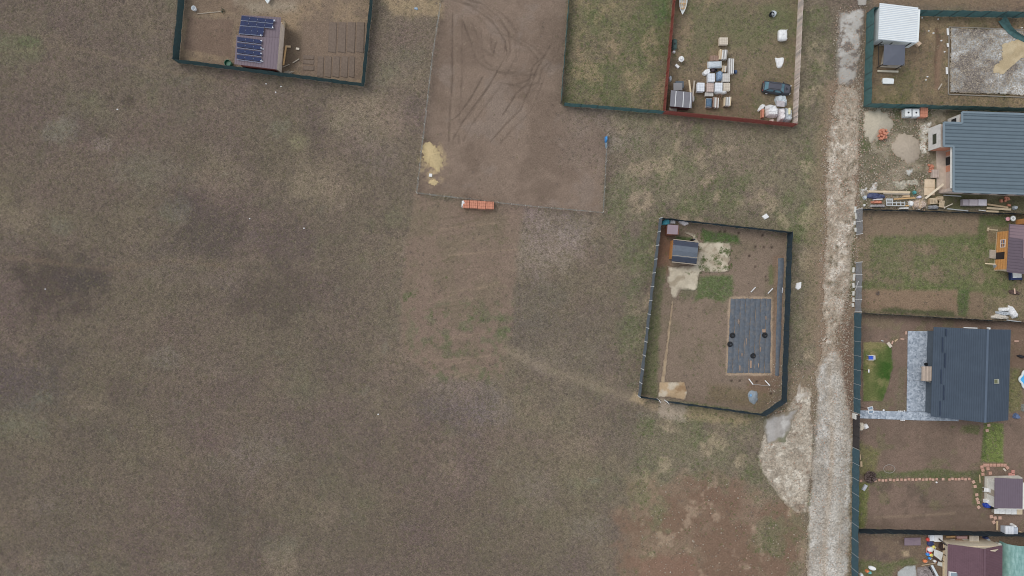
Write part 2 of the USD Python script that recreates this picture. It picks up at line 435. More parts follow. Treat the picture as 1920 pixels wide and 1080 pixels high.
for x, y, r in [(885, 605, 13), (937, 625, 14), (945, 600, 9), (832, 645, 9), (877, 662, 11), (835, 700, 12), (915, 703, 12), (875, 495, 8), (768, 555, 8), (950, 615, 8), (905, 620, 8), (885, 590, 7)]:
    paint([(x + r * 1.6 * math.cos(t), y + r * math.sin(t)) for t in np.linspace(0, 6.28, 8)[:-1]], (82, 90, 60), soft=r * 0.7, wob=r * 1.6, amt=0.7, patch=(.9, 92, .42, .6), green=.8, grass=0.6)
# solar plot
sol = [(336, 117), (350, -80), (705, -80), (681, 161)]
paint(sol, (112, 97, 81), soft=3, wob=4, grass=0.25)
paint(sol, (132, 114, 90), soft=3, wob=4, amt=0.8, patch=(3, 101, 0.45, 0.65))
paint([(352, 32), (438, 38), (432, 108), (345, 92)], (105, 88, 76), soft=3, wob=3, amt=0.9, grass=0.05)
paint([(362, -10), (445, -10), (445, 22), (358, 20)], (108, 92, 78), soft=4, wob=4, amt=0.8, grass=0.1)
paint([(445, 0), (560, 0), (560, 24), (470, 26)], (138, 128, 112), soft=10, wob=12, amt=0.7, grass=.1)
paint([(529, 45), (565, 60), (580, 105), (550, 125), (528, 130)], (84, 72, 60), soft=10, wob=10, amt=0.85, grass=.1)  # shade beside the cabin, painted dark into the ground colour
paint([(566, 38), (690, 42), (680, 150), (566, 138)], (112, 96, 82), soft=4, wob=4, amt=0.9, grass=0.04)
# grass plot behind the red fence
p3 = [(1068, -60), (1264, -60), (1244, 209), (1056, 196)]
paint(p3, (100, 92, 70), soft=3, wob=3, green=0.4)
paint(p3, (84, 88, 58), soft=3, wob=3, amt=0.75, patch=(4, 111, 0.46, 0.64), green=0.8)
paint(p3, (128, 112, 86), soft=3, wob=3, amt=0.6, patch=(2.5, 113, 0.52, 0.68))
paint([(1225, -20), (1262, -20), (1260, 40), (1235, 40)], (66, 88, 48), soft=12, wob=14, amt=0.9, green=1)
# yard with the pallets
p4 = [(1266, -60), (1500, -60), (1486, 236), (1246, 213)]
paint(p4, (106, 95, 75), soft=3, wob=3, grass=0.55, green=0.3)
paint(p4, (92, 92, 64), soft=3, wob=3, amt=0.75, patch=(4, 121, 0.48, 0.66), green=0.7)
paint(p4, (130, 114, 88), soft=3, wob=3, amt=0.55, patch=(2.4, 123, 0.54, 0.7))
paint([(1250, 150), (1420, 150), (1420, 225), (1250, 205)], (104, 88, 70), soft=20, wob=16, amt=0.7, grass=.3)
paint([(1438, 20), (1496, 20), (1490, 70), (1440, 60)], (82, 92, 58), soft=16, wob=16, amt=0.6, green=.9)
# red-brown dug ground at the bottom
dug = [(1200, 905), (1330, 885), (1420, 930), (1505, 960), (1510, 1160), (1180, 1160), (1160, 980)]
paint(dug, (120, 100, 83), soft=22, wob=34, amt=0.85, grass=0.15)
paint(dug, (108, 86, 70), soft=22, wob=34, amt=0.8, patch=(5, 131, 0.44, 0.62), grass=0.08)
paint(dug, (100, 96, 72), soft=14, wob=22, amt=0.7, patch=(3.2, 137, 0.54, 0.66), grass=0.8, green=.4)
paint(dug, (148, 128, 108), soft=14, wob=20, amt=0.6, patch=(2.2, 133, 0.58, 0.7))
paint([(1420, 990), (1500, 980), (1505, 1120), (1420, 1120)], (96, 92, 68), soft=16, wob=22, amt=0.7, patch=(2.5, 135, .4, .6), green=.7, grass=.8)
paint([(1190, 1045), (1300, 1040), (1310, 1140), (1190, 1140)], (118, 92, 76), soft=10, wob=12, amt=0.9, grass=.02)
# edge of the track
paint([(1540, 160), (1566, 160), (1548, 400), (1542, 640), (1500, 650), (1520, 400), (1530, 250)], (116, 102, 82), soft=14, wob=18, amt=0.75, grass=.5)
paint([(1548, 150), (1622, 150), (1612, 400), (1604, 700), (1596, 1100), (1575, 1100), (1525, 660), (1545, 400)], (126, 108, 90), soft=9, wob=9, amt=0.85, grass=0.12)
paint([(1578, 600), (1600, 600), (1600, 830), (1594, 800), (1578, 700)], (108, 88, 74), soft=4, wob=5, amt=0.9, grass=.05)
paint([(1590, 800), (1602, 800), (1598, 1100), (1588, 1100)], (98, 88, 62), soft=4, wob=5, amt=0.7, grass=.7, green=.5)
paint([(1596, 400), (1606, 400), (1604, 560), (1594, 560)], (84, 86, 58), soft=4, wob=6, amt=0.8, green=.8)
paint([(1440, 690), (1540, 690), (1530, 800), (1440, 790)], (124, 108, 90), soft=12, wob=14, amt=0.7, grass=.3)
paint([(1255, 755), (1330, 765), (1420, 785), (1400, 800), (1300, 785), (1200, 760)], (150, 130, 100), soft=6, wob=10, amt=0.5, grass=.2)
paint([(1190, 735), (1215, 745), (1205, 760), (1180, 750)], (170, 148, 112), soft=4, wob=6, amt=0.7, grass=.2)
paint([(1240, 752), (1290, 760), (1280, 790), (1235, 775)], (148, 136, 122), soft=6, wob=8, amt=0.7, grass=.2)
# fenced garden with the plastic sheet
mp = [(1238, 411), (1476, 437), (1465, 748), (1427, 774), (1200, 740)]
paint(mp, (116, 101, 87), soft=2.5, wob=2, grass=0.10)
paint(mp, (104, 94, 76), soft=2.5, wob=2, amt=0.6, patch=(3, 141, 0.5, 0.66), grass=.35, green=.3)
paint([(1236, 415), (1262, 415), (1255, 510), (1228, 520)], (112, 82, 62), soft=8, wob=6, amt=0.7, grass=.05)
paint([(1226, 500), (1250, 500), (1240, 590), (1232, 742), (1202, 738), (1216, 580)], (86, 88, 58), soft=4, wob=6, amt=0.85, green=.8, grass=.7)
paint([(1318, 432), (1385, 440), (1385, 455), (1368, 453), (1318, 456)], (62, 84, 40), soft=4, wob=6, amt=0.95, green=1, grass=1)
paint([(1312, 516), (1376, 514), (1374, 560), (1355, 568), (1325, 560), (1298, 568)], (74, 90, 50), soft=4, wob=7, amt=0.9, green=1, grass=1)
paint([(1275, 535), (1310, 535), (1305, 560), (1275, 560)], (88, 88, 66), soft=6, wob=7, amt=0.7, green=.7, grass=.7)
paint([(1442, 500), (1455, 500), (1452, 535), (1440, 535)], (90, 96, 58), soft=3, wob=3, amt=0.8, green=.8)
paint([(1268, 443), (1298, 443), (1300, 452), (1268, 452)], (60, 82, 38), soft=3, wob=4, amt=0.95, green=1, grass=1)
paint([(1400, 690), (1450, 690), (1445, 740), (1400, 745)], (108, 86, 68), soft=8, wob=8, amt=0.7, grass=.05)
paint([(1330, 720), (1460, 740), (1430, 770), (1330, 752)], (100, 88, 64), soft=8, wob=8, amt=0.7, grass=.4, green=.3)
paint([(1450, 480), (1470, 480), (1462, 730), (1444, 730)], (112, 90, 72), soft=3, wob=3, amt=0.6)
for x, y in [(1350, 434), (1359, 434), (1430, 441), (1385, 437), (1417, 462), (1432, 463), (1447, 464), (1436, 519), (1437, 526), (1372, 714), (1387, 714), (1446, 738), (1419, 715), (1416, 500), (1405, 480)]:
    paint([(x - 2, y - 2), (x + 2, y - 2), (x + 2, y + 2), (x - 2, y + 2)], (52, 42, 36), soft=1.5, wob=1, amt=.9)
paint([(1366, 556), (1449, 556), (1448, 704), (1361, 704)], (158, 138, 116), soft=2, wob=3, amt=.9, grass=0)
paint([(1457, 482), (1472, 482), (1463, 707), (1450, 707)], (130, 108, 90), soft=2, wob=3, amt=.8, grass=0)
# plots east of the track
ra = [(1624, 22), (2100, 40), (2100, 225), (1933, 207), (1619, 197)]
paint(ra, (108, 93, 72), soft=3, wob=3, grass=0.6, green=0.15)
paint(ra, (132, 114, 86), soft=3, wob=3, amt=0.7, patch=(3.0, 151, 0.48, 0.66))
paint(ra, (92, 88, 58), soft=3, wob=3, amt=0.6, patch=(3.5, 153, 0.54, 0.68), green=.6)
paint([(1640, -60), (2100, -60), (2100, 26), (1640, 6)], (116, 98, 78), soft=8, wob=8, amt=0.8, grass=.3)
line([(1757, 55), (1760, 80), (1755, 110), (1757, 160)], 4, (92, 72, 58), amt=0.8, dz=-0.08)
line([(1763, 90), (1757, 165)], 5, (118, 96, 78), amt=0.8, dz=0.05)
rb = [(1612, 200), (2100, 215), (2100, 396), (1612, 392)]
paint(rb, (104, 98, 80), soft=3, wob=3, grass=0.45, green=.35)
paint(rb, (146, 136, 118), soft=3, wob=3, amt=0.7, patch=(2.0, 161, 0.50, 0.64), grass=.2)
paint(rb, (80, 86, 56), soft=3, wob=3, amt=0.8, patch=(2.4, 163, 0.54, 0.66), green=.9)
paint([(1740, 360), (2000, 372), (2000, 394), (1740, 390)], (82, 80, 54), soft=5, wob=6, amt=.8, green=.6)
rc = [(1606, 394), (2100, 402), (2100, 612), (1606, 586)]
paint(rc, (104, 94, 72), soft=3, wob=3, grass=0.6, green=.35)
paint(rc, (120, 104, 84), soft=3, wob=3, amt=0.6, patch=(2.5, 171, 0.48, 0.62))
paint([(1610, 396), (1850, 400), (1838, 448), (1700, 446), (1612, 440)], (114, 98, 80), soft=5, wob=5, amt=0.85, grass=.2, green=.1)
paint([(1630, 443), (1845, 446), (1890, 470), (1890, 540), (1740, 545), (1616, 545), (1630, 490)], (88, 94, 58), soft=6, wob=12, amt=0.75, patch=(2.2, 173, 0.36, 0.56), green=.9, grass=.9)
paint([(1640, 440), (1850, 440), (1850, 456), (1640, 458)], (80, 92, 50), soft=6, wob=9, amt=0.6, green=1)
paint([(1615, 530), (1800, 532), (1900, 528), (1890, 560), (1800, 545), (1615, 545)], (84, 92, 52), soft=5, wob=8, amt=0.6, green=1)
paint([(1612, 543), (1798, 545), (1796, 588), (1614, 578)], (122, 102, 82), soft=4, wob=5, amt=0.9, grass=.15, green=.1)
paint([(1818, 548), (1845, 548), (1842, 595), (1818, 592)], (116, 98, 80), soft=4, wob=4, amt=.8, grass=.1)
paint([(1798, 545), (1816, 545), (1814, 594), (1796, 592)], (70, 84, 48), soft=3, wob=4, amt=0.85, green=1, grass=1)
paint([(1655, 576), (1790, 584), (1790, 594), (1655, 586)], (66, 74, 46), soft=3, wob=4, amt=0.8, green=1)
for x0, y0, x1, y1 in [(1838, 405, 1890, 424), (1835, 424, 1852, 450)]:
    paint([(x0, y0), (x1, y0), (x1, y1), (x0, y1)], (74, 86, 48), soft=4, wob=6, amt=.8, green=1)
rd = [(1605, 590), (2100, 612), (2100, 1002), (1600, 996), (1604, 780)]
paint(rd, (112, 94, 82), soft=3, wob=3, grass=0.04)
paint(rd, (98, 84, 72), soft=3, wob=3, amt=0.6, patch=(4, 181, 0.46, 0.64))
paint(rd, (98, 94, 66), soft=3, wob=3, amt=0.5, patch=(2.2, 183, 0.60, 0.7), green=.7, grass=.5)
paint([(1610, 592), (1680, 598), (1680, 620), (1612, 612)], (110, 98, 76), soft=6, wob=8, amt=.6, grass=.3)
paint([(1686, 690), (1699, 690), (1699, 772), (1680, 772)], (98, 92, 72), soft=5, wob=8, amt=.6, grass=.5, green=.5)
paint([(1893, 690), (1915, 690), (1915, 770), (1891, 775)], (98, 96, 58), soft=5, wob=6, amt=.8, grass=.8, green=.7)
paint([(1890, 600), (1960, 600), (1960, 690), (1895, 690)], (106, 86, 70), soft=5, wob=5, amt=.7)
paint([(1740, 796), (1840, 796), (1835, 815), (1742, 812)], (84, 88, 52), soft=3, wob=6, amt=0.75, patch=(1.6, 185, .4, .6), green=1, grass=.7)
paint([(1845, 792), (1882, 794), (1881, 868), (1842, 866)], (92, 104, 48), soft=2.5, wob=2, amt=1, green=1, grass=.9)
paint([(1843, 810), (1850, 810), (1848, 860), (1841, 860)], (62, 78, 36), soft=2, wob=4, amt=.6, green=1)
paint([(1612, 830), (1650, 845), (1640, 890), (1612, 890)], (98, 96, 56), soft=6, wob=8, amt=0.8, grass=.7, green=.6)
paint([(1640, 884), (1825, 882), (1850, 880), (1838, 950), (1826, 945), (1822, 898), (1640, 896)], (78, 84, 50), soft=4, wob=8, amt=0.85, grass=.8, green=.9)
paint([(1610, 905), (1630, 905), (1622, 990), (1608, 990)], (92, 96, 48), soft=4, wob=5, amt=0.9, grass=.8, green=.9)
paint([(1632, 905), (1740, 905), (1740, 970), (1640, 972)], (88, 76, 66), soft=5, wob=10, amt=0.7, patch=(1.6, 187, .42, .6))
line([(1720, 950), (1765, 951), (1820, 948)], 2, (86, 72, 60), amt=.5)
line([(1640, 970), (1700, 968), (1790, 962)], 2.5, (132, 114, 94), amt=.5)
re_ = [(1600, 1004), (2100, 1008), (2100, 1200), (1600, 1200)]
paint(re_, (108, 92, 76), soft=3, wob=3, grass=0.2)
paint([(1614, 1010), (1690, 1010), (1725, 1030), (1710, 1060), (1615, 1050)], (90, 76, 68), soft=4, wob=8, amt=.8, patch=(1.3, 191, .36, .6))
paint([(1612, 1050), (1685, 1052), (1720, 1050), (1735, 1058), (1680, 1060), (1675, 1100), (1612, 1100)], (84, 90, 54), soft=5, wob=9, amt=.8, green=1, grass=.9)
paint([(1690, 1032), (1702, 1034), (1705, 1042), (1694, 1044)], (160, 140, 112), soft=3, wob=3, amt=.8)
# faint path across the field
line([(950, 655), (1010, 685), (1095, 715), (1192, 748)], 11, (130, 117, 98), amt=.5, wob=14)
line([(0, 100), (120, 85), (300, 130), (500, 170)], 4, (122, 108, 86), amt=.22, wob=10)
line([(0, 480), (200, 505), (330, 488), (420, 500)], 5, (118, 100, 80), amt=.25, wob=12)
line([(1155, 640), (1180, 500), (1200, 420)], 4, (92, 82, 74), amt=.35, wob=8)

# fine tone: earth crumbs and fibres
fine = 1 + 0.08 * (n_sml - 0.5) + 0.2 * (n_fib - 0.5) + 0.2 * (n_fib2 - 0.5)
# dead weeds run from olive to purplish brown without getting much darker
hue = np.clip(GRASS, 0, 1) * np.clip(1.6 * (fb(11, 221, 4, .65) - .5) + 0.8 * (fb(2.6, 223, 3, .6) - .5), -.5, .5)
COL *= 1 + hue[..., None] * np.array([0.05, -0.07, 0.10])
COL *= (np.clip(fine, 0.55, 1.6) * (1.0 + 0.16 * GRASS))[..., None]
COL += (fb(0.5, 201, 2) - 0.5)[..., None] * 0.010 * np.array([1.1, 1, .85])
COL = np.clip(COL, 0.012, 0.8)
COL[:, :] *= 1.045
Z += 0.05 * (fb(3, 61, 3) - 0.5) + 0.07 * (n_sml - 0.5) * 0.6 - 0.03

def painted(name, scale=9.0, contrast=0.5, bump=0.05, rough=0.95, cells=0.0, ccon=0.5, fibre=0.0, blades=False):
    """earthy surface: the mesh's own colour, broken up by fine crumbs, stones or lying blades"""
    nodes = {'a': ('attribute', {'attribute': 'tone'}), 'g': ('geometry', {}),
             'n': ('noise_texture', {'scale': scale, 'detail': 5.0, 'roughness': 0.75}),
             'r': ('map_range', {'from_min': 0.3, 'from_max': 0.7, 'to_min': 1 - contrast, 'to_max': 1 + contrast}),
             'm': ('vector_math', {'math_type': 'scale'}),
             'b': ('bump', {'strength': 0.9, 'distance': bump}),
             'p': ('principled_bsdf', {'roughness': rough, 'specular_ior_level': 0.1})}
    links = [('g.position', 'n.vector'), ('n.fac', 'r.value'), ('a.color', 'm.vector1'), ('r.result', 'm.scale'), ('n.fac', 'b.height'), ('b.normal', 'p.normal')]
    last = 'm.vector'
    if cells:
        nodes['v'] = ('voronoi_texture', {'scale': cells, 'detail': 1.0})
        nodes['sc'] = ('separate_color', {})
        nodes['vr'] = ('map_range', {'from_min': 0.0, 'from_max': 1.0, 'to_min': 1 - ccon, 'to_max': 1 + ccon})
        nodes['m2'] = ('vector_math', {'math_type': 'scale'})
        links += [('g.position', 'v.vector'), ('v.color', 'sc.color'), ('sc.r', 'vr.value'), (last, 'm2.vector1'), ('vr.result', 'm2.scale')]
        last = 'm2.vector'
    if blades:
        nodes['bl'] = ('attribute', {'attribute': 'blades'})
    if fibre:
        for k, (ang, sx, sy) in enumerate([(0.5, 4.0, 10.0), (-0.75, 4.4, 11.0), (1.5, 3.8, 9.5)]):
            nodes['mp%d' % k] = ('mapping', {'rotation': (0, 0, ang), 'scale': (sx, sy, 1.0)})
            nodes['fn%d' % k] = ('noise_texture', {'scale': 1.0, 'detail': 3.0, 'roughness': 0.6, 'distortion': 0.6})
            nodes['fr%d' % k] = ('map_range', {'from_min': 0.32, 'from_max': 0.68, 'to_min': -fibre, 'to_max': fibre})
            nodes['fa%d' % k] = ('math', {'math_type': 'multiply_add', 'value2': 1.0, 'value3': 1.0})
            nodes['fm%d' % k] = ('vector_math', {'math_type': 'scale'})
            links += [('g.position', 'mp%d.vector' % k), ('mp%d.vector' % k, 'fn%d.vector' % k), ('fn%d.fac' % k, 'fr%d.value' % k), (last, 'fm%d.vector1' % k), ('fr%d.result' % k, 'fa%d.value1' % k), ('fa%d.value' % k, 'fm%d.scale' % k)] + ([('bl.fac', 'fa%d.value2' % k)] if blades else [])
            last = 'fm%d.vector' % k
    links.append((last, 'p.base_color'))
    return usdkit.material(stage, '/World/Looks/' + name, nodes, links, surface='p.BSDF')

EARTH = painted('earth_and_dead_grass', 8.0, 0.36, 0.05, fibre=0.27, blades=True)
GRAVEL = painted('gravel_stones', 5.0, 0.2, 0.06, cells=5.0, ccon=0.3)
RUBBLE = painted('brick_rubble_stones', 4.0, 0.2, 0.06, cells=4.2, ccon=0.3)
FINE = painted('fine_sand', 6.0, 0.14, 0.03)
TURF = painted('lawn_turf', 5.0, 0.26, 0.05, fibre=0.12)

def tone(prim, rgb):
    pv = UsdGeom.PrimvarsAPI(prim).CreatePrimvar('tone', Sdf.ValueTypeNames.Color3fArray, 'vertex')
    pv.Set(Vt.Vec3fArray.FromNumpy(np.ascontiguousarray(rgb, dtype=np.float32)))

OVERLAYS = []
def mixc2(a, b, t):
    return a * (1 - t[..., None]) + b * t[..., None]
def overlay(name, label, poly, mat, colour, z=0.02, step=0.16, wob=5.0, hole=None, kind='structure', cat=None, relief=0.03, bank=2.0, flat=True, height=None, fade=3.0):
    """a loose surface spread over the ground; its edge wanders, hole = (metres, seed, threshold) leaves gaps"""
    xs = [p[0] for p in poly]; ys = [p[1] for p in poly]
    a0, b0 = P(min(xs) - wob, max(ys) + wob); a1, b1 = P(max(xs) + wob, min(ys) - wob)
    X, Y = np.meshgrid(np.arange(a0, a1, step), np.arange(b0, b1, step))
    jr = np.random.default_rng(len(OVERLAYS) + 50)
    X = X + jr.uniform(-.35, .35, X.shape) * step; Y = Y + jr.uniform(-.35, .35, X.shape) * step
    px, py = X / S + 960, 540 - Y / S
    d = sdf(poly, px, py) + wob * 2 * (fb(1.6, 5, 4, 0.6, X=X, Y=Y) - 0.5) + wob * (fb(6, 9, 3, X=X, Y=Y) - 0.5)
    inside = d < 0
    if hole:
        inside &= fb(hole[0], hole[1], 4, 0.65, X=X, Y=Y) + np.clip(-d / 40, 0, .25) > hole[2]
    zz = z + relief * (fb(1.2, 77, 4, .6, X=X, Y=Y) - 0.35) * np.clip(-d / bank, 0, 1) - 0.02 * (1 - np.clip(-d / bank, 0, 1))
    if height is not None:
        zz = zz + height(px, py, d, X, Y)
    col = colour(px, py, d, X, Y)
    e = smooth(1.15 - (-d) / fade + 1.3 * (fb(0.8, 515, 3, .7, X=X, Y=Y) - .5))
    i_, j_ = np.clip(np.searchsorted(AX, X), 0, len(AX) - 1), np.clip(np.searchsorted(AY, Y), 0, len(AY) - 1)
    col = mixc2(col, COL[j_, i_], np.clip(e, 0, .92))
    ny, nx = X.shape
    i = np.arange(ny * nx).reshape(ny, nx)
    q = np.stack([i[:-1, :-1], i[:-1, 1:], i[1:, 1:], i[1:, :-1]], -1).reshape(-1, 4)
    ok = inside.ravel()[q].all(1)
    tri = np.vstack([q[:, [0, 1, 2]], q[:, [0, 2, 3]]])
    tri = tri[inside.ravel()[tri].all(1)]
    used = np.unique(tri); remap = np.full(ny * nx, -1); remap[used] = np.arange(len(used))
    v = np.column_stack([X.ravel(), Y.ravel(), zz.ravel()])[used]
    path = '/World/' + numbered(name)
    m = put(path, v, remap[tri], mat, True)
    tone(m, np.clip(col.reshape(-1, 3)[used], 0.01, 0.8))
    tagprim(m.GetPrim(), label, cat, None, kind)
    OVERLAYS.append(poly)
    w = window(poly, wob + 6)
    if w is not None:
        dd = sdf(poly, QX[w], QY[w])
        cov = smooth((wob - dd) / (wob + 2)) if flat else 0
        FLAT[w] = np.maximum(FLAT[w], cov)
        GRASS[w] *= 1 - 0.97 * smooth((1 - dd) / 3)
    return m

def tint(*stops):
    """colour function: stops = (rgb, metres, seed, low, high), the first without noise"""
    def f(px, py, d, X, Y):
        c = np.broadcast_to(np.array(C(*stops[0])), X.shape + (3,)).copy()
        for rgb, sc, seed, lo, hi in stops[1:]:
            c = mixc(c, C(*rgb), smooth((fb(sc, seed, 4, 0.6, X=X, Y=Y) - lo) / (hi - lo)))
        return c * (1 + 0.35 * (fb(0.7, 301, 3, .7, X=X, Y=Y) - 0.5))[..., None]
    return f

# the track: pale concrete-like slab at the top, brick rubble in the middle, grey gravel below
def road_tone(px, py, d, X, Y):
    c = tint((154, 147, 137), ((140, 132, 121), 3, 401, .45, .6), ((164, 159, 151), 2, 403, .5, .65))(px, py, d, X, Y)
    lean = (py - 660) * 0.045
    s1 = vn(.45, 405, sy=16, X=X - lean * S * -1, Y=Y); s2 = vn(1.1, 407, sy=30, X=X, Y=Y)
    c = c * (1 + .2 * (s1 - .5) + .2 * (s2 - .5))[..., None]
    for x0, w, rgb, a in [(1558, 5, (150, 130, 106), .45), (1584, 6, (140, 128, 112), .4), (1571, 7, (172, 167, 158), .35)]:
        xx = x0 - np.maximum(0, py - 760) * .03 + 4 * np.sin(py / 60)
        c = mixc(c, C(*rgb), np.exp(-((px - xx) / w) ** 2) * a * (.5 + .8 * vn(.8, 409, sy=5, X=X, Y=Y)))
    return mixc(c, C(132, 116, 98), np.exp(-((px - 1570) / 8) ** 2 - ((py - 680) / 26) ** 2) * .6)
overlay('gravel_track', 'grey gravel track running down past the fenced plots', [(1545, 655), (1572, 655), (1583, 680), (1590, 730), (1599, 770), (1600, 850), (1596, 930), (1595, 1000), (1590, 1120), (1510, 1120), (1514, 960), (1522, 850), (1527, 760), (1530, 690)], GRAVEL, road_tone, z=0.045, wob=7, fade=8)
overlay('gravel_track', 'rough track of broken brick and stone rubble', [(1568, 160), (1613, 165), (1612, 230), (1606, 400), (1596, 520), (1580, 600), (1566, 660), (1535, 690), (1543, 560), (1550, 400), (1545, 300), (1556, 220)], RUBBLE,
        tint((154, 141, 124), ((130, 116, 98), 1.0, 411, .44, .6), ((170, 160, 146), 1.6, 413, .52, .68), ((104, 94, 76), .9, 415, .56, .68)), z=0.03, wob=8, fade=7, hole=(1.1, 417, 0.41), relief=.08)
overlay('concrete_strip', 'worn pale concrete strip at the head of the rubble track', [(1569, 16), (1620, 18), (1618, 60), (1614, 80), (1611, 140), (1604, 166), (1570, 158), (1566, 90)], FINE,
        tint((156, 151, 144), ((170, 166, 160), 3, 421, .45, .6), ((112, 102, 94), 1.1, 423, .54, .64)), z=0.05, wob=8, fade=7, hole=(1.5, 425, 0.38))
overlay('concrete_strip', 'short grey concrete patch at the top edge beside the shed fence', [(1604, -20), (1625, -20), (1624, 10), (1606, 12)], FINE, tint((152, 146, 138), ((130, 120, 108), 1.4, 427, .5, .65)), z=0.05, wob=4)
overlay('gravel_pad', 'stony turning pad spreading from the track below the fenced garden', [(1525, 725), (1527, 850), (1515, 965), (1488, 960), (1450, 920), (1424, 880), (1422, 850), (1432, 800), (1470, 770), (1500, 720)], RUBBLE,
        tint((150, 139, 123), ((136, 124, 108), 1.4, 431, .46, .62), ((168, 159, 144), 1.2, 433, .56, .7), ((122, 106, 90), 1.2, 435, .62, .74)), z=0.03, fade=6, wob=8, hole=(1.3, 437, 0.32), relief=.06)
overlay('concrete_spill', 'smooth grey spill of dried concrete beside the garden fence corner', [(1432, 782), (1468, 768), (1498, 765), (1490, 790), (1474, 830), (1440, 832), (1428, 800)], FINE, tint((158, 153, 148), ((148, 142, 136), 1.5, 441, .45, .6), ((172, 168, 162), 1.2, 443, .56, .66)), z=0.075, wob=9, relief=.05, fade=9, hole=(1.4, 449, .30))
overlay('concrete_spill', 'white lime spill in ragged streaks beside the track', [(1496, 715), (1508, 698), (1502, 735), (1516, 730), (1520, 752), (1506, 745), (1492, 770), (1488, 745)], FINE, tint((186, 178, 166), ((160, 148, 134), .8, 445, .45, .6)), z=0.06, wob=5, hole=(.8, 447, .40))
# sand and gravel in the fenced garden
overlay('sand_yard', 'pale gravel yard round the small dark-roofed shed', [(1312, 452), (1368, 455), (1369, 512), (1314, 514), (1306, 548), (1276, 545), (1272, 562), (1256, 562), (1250, 530), (1252, 500), (1300, 498), (1310, 470), (1296, 448), (1276, 436), (1284, 430), (1306, 438)], FINE,
        tint((172, 160, 138), ((184, 172, 150), 1.5, 451, .45, .6), ((150, 136, 114), .8, 453, .56, .7)), z=0.04, wob=7, fade=5, hole=(1.0, 455, .34))
overlay('sand_path', 'narrow tan sand path along the garden fence', [(1258, 562), (1265, 562), (1256, 640), (1247, 720), (1237, 718), (1248, 640)], FINE, tint((160, 138, 108), ((144, 122, 96), 1, 461, .45, .6)), z=0.04, wob=1.8)
overlay('sand_path', 'spread of pale sand inside the garden gate opening', [(1236, 715), (1284, 716), (1290, 735), (1284, 750), (1234, 743)], FINE, tint((168, 142, 108), ((182, 168, 146), 1.6, 463, .48, .6), ((146, 116, 82), 1, 465, .56, .68)), z=0.042, wob=4)
# gravel base with sand
overlay('gravel_base', 'square stone-filled foundation pad in the fenced plot', [(1782, 52), (1905, 55), (1935, 58), (1935, 180), (1779, 175), (1780, 60)], GRAVEL,
        tint((142, 141, 138), ((118, 112, 106), 2.4, 471, .48, .62), ((164, 163, 160), 1.4, 473, .54, .66), ((104, 96, 90), 3, 475, .56, .7)), z=0.20, wob=1.5, relief=.05, bank=3)
overlay('sand_spread', 'spread of tan sand lying on the stone foundation pad', [(1872, 82), (1915, 70), (1935, 72), (1932, 100), (1905, 115), (1880, 142), (1862, 138), (1858, 122), (1876, 112)], FINE, tint((166, 147, 112), ((176, 158, 124), 1.6, 477, .45, .6)), z=0.27, wob=6, flat=False, fade=0.01, hole=(1.2, 479, .34))
# lawn of the slate-roofed house
def lawn_tone(px, py, d, X, Y):
    c = tint((84, 94, 44), ((46, 78, 18), 1.7, 481, .46, .56), ((128, 116, 74), 2.0, 483, .54, .66))(px, py, d, X, Y)
    e = smooth((px - 1642 - 12 * np.sin(py / 30)) / 30)
    return mixc(mixc(c, C(118, 112, 66), 0.5 * (1 - e)), C(54, 84, 22), 0.5 * e)
overlay('lawn', 'green curved lawn between the garden fence and the paved terrace', [(1616, 640), (1660, 640), (1673, 650), (1676, 690), (1670, 715), (1660, 745), (1655, 755), (1616, 755)], TURF, lawn_tone, z=0.03, wob=2.0)
# spills in the building plot
overlay('lime_spill', 'white lime powder spilled on the weeds in front of the unfinished house', [(1694, 316), (1716, 312), (1714, 325), (1704, 334), (1697, 330)], FINE, tint((178, 178, 172), ((150, 146, 136), .8, 491, .48, .62)), z=0.03, wob=4, hole=(.7, 493, .36))
overlay('stone_litter', 'ragged strip of white stone chippings beside the unfinished house wall', [(1724, 232), (1748, 228), (1740, 250), (1738, 286), (1726, 292), (1722, 260)], RUBBLE, tint((176, 172, 162), ((128, 124, 100), .8, 495, .45, .6)), z=0.03, wob=6, hole=(.7, 497, .44))
overlay('stone_litter', 'grey stone litter by the scrap row near the track', [(1610, 352), (1645, 342), (1646, 358), (1628, 372), (1612, 380)], RUBBLE, tint((164, 160, 154), ((120, 112, 96), .9, 499, .48, .6)), z=0.03, wob=5, hole=(.8, 501, .40))
overlay('stone_litter', 'thin stone litter across the weeds before the timber boards', [(1670, 340), (1720, 332), (1730, 352), (1680, 356)], RUBBLE, tint((150, 144, 128), ((112, 108, 86), .9, 503, .45, .6)), z=0.03, wob=6, hole=(.8, 505, .48))
overlay('concrete_apron', 'pale grey concrete apron in the bottom corner plot', [(1680, 1072), (1700, 1060), (1718, 1058), (1722, 1120), (1680, 1120)], FINE, tint((160, 162, 160), ((150, 150, 146), 1.5, 507, .45, .6)), z=0.05, wob=1.5)

# ---------------------------------------------------------------- ground sheet
gz = Z * (1 - FLAT) - 0.05 * FLAT
v = np.column_stack([GX.ravel(), GY.ravel(), gz.ravel()])
ny, nx = GX.shape
ii = np.arange(ny * nx).reshape(ny, nx)
q = np.stack([ii[:-1, :-1], ii[:-1, 1:], ii[1:, 1:], ii[1:, :-1]], -1).reshape(-1, 4)
gm = put('/World/' + numbered('ground'), v, q, EARTH, True)
tone(gm, np.clip(COL * np.array([1.02, .985, .955]), .01, .8).reshape(-1, 3))
pv = UsdGeom.PrimvarsAPI(gm).CreatePrimvar('blades', Sdf.ValueTypeNames.FloatArray, 'vertex')
pv.Set(Vt.FloatArray.FromNumpy(np.ascontiguousarray((.25 + .75 * np.clip(GRASS, 0, 1)).ravel(), dtype=np.float32)))
tagprim(gm.GetPrim(), 'open field of dead grass with bare earth plots', kind='structure')

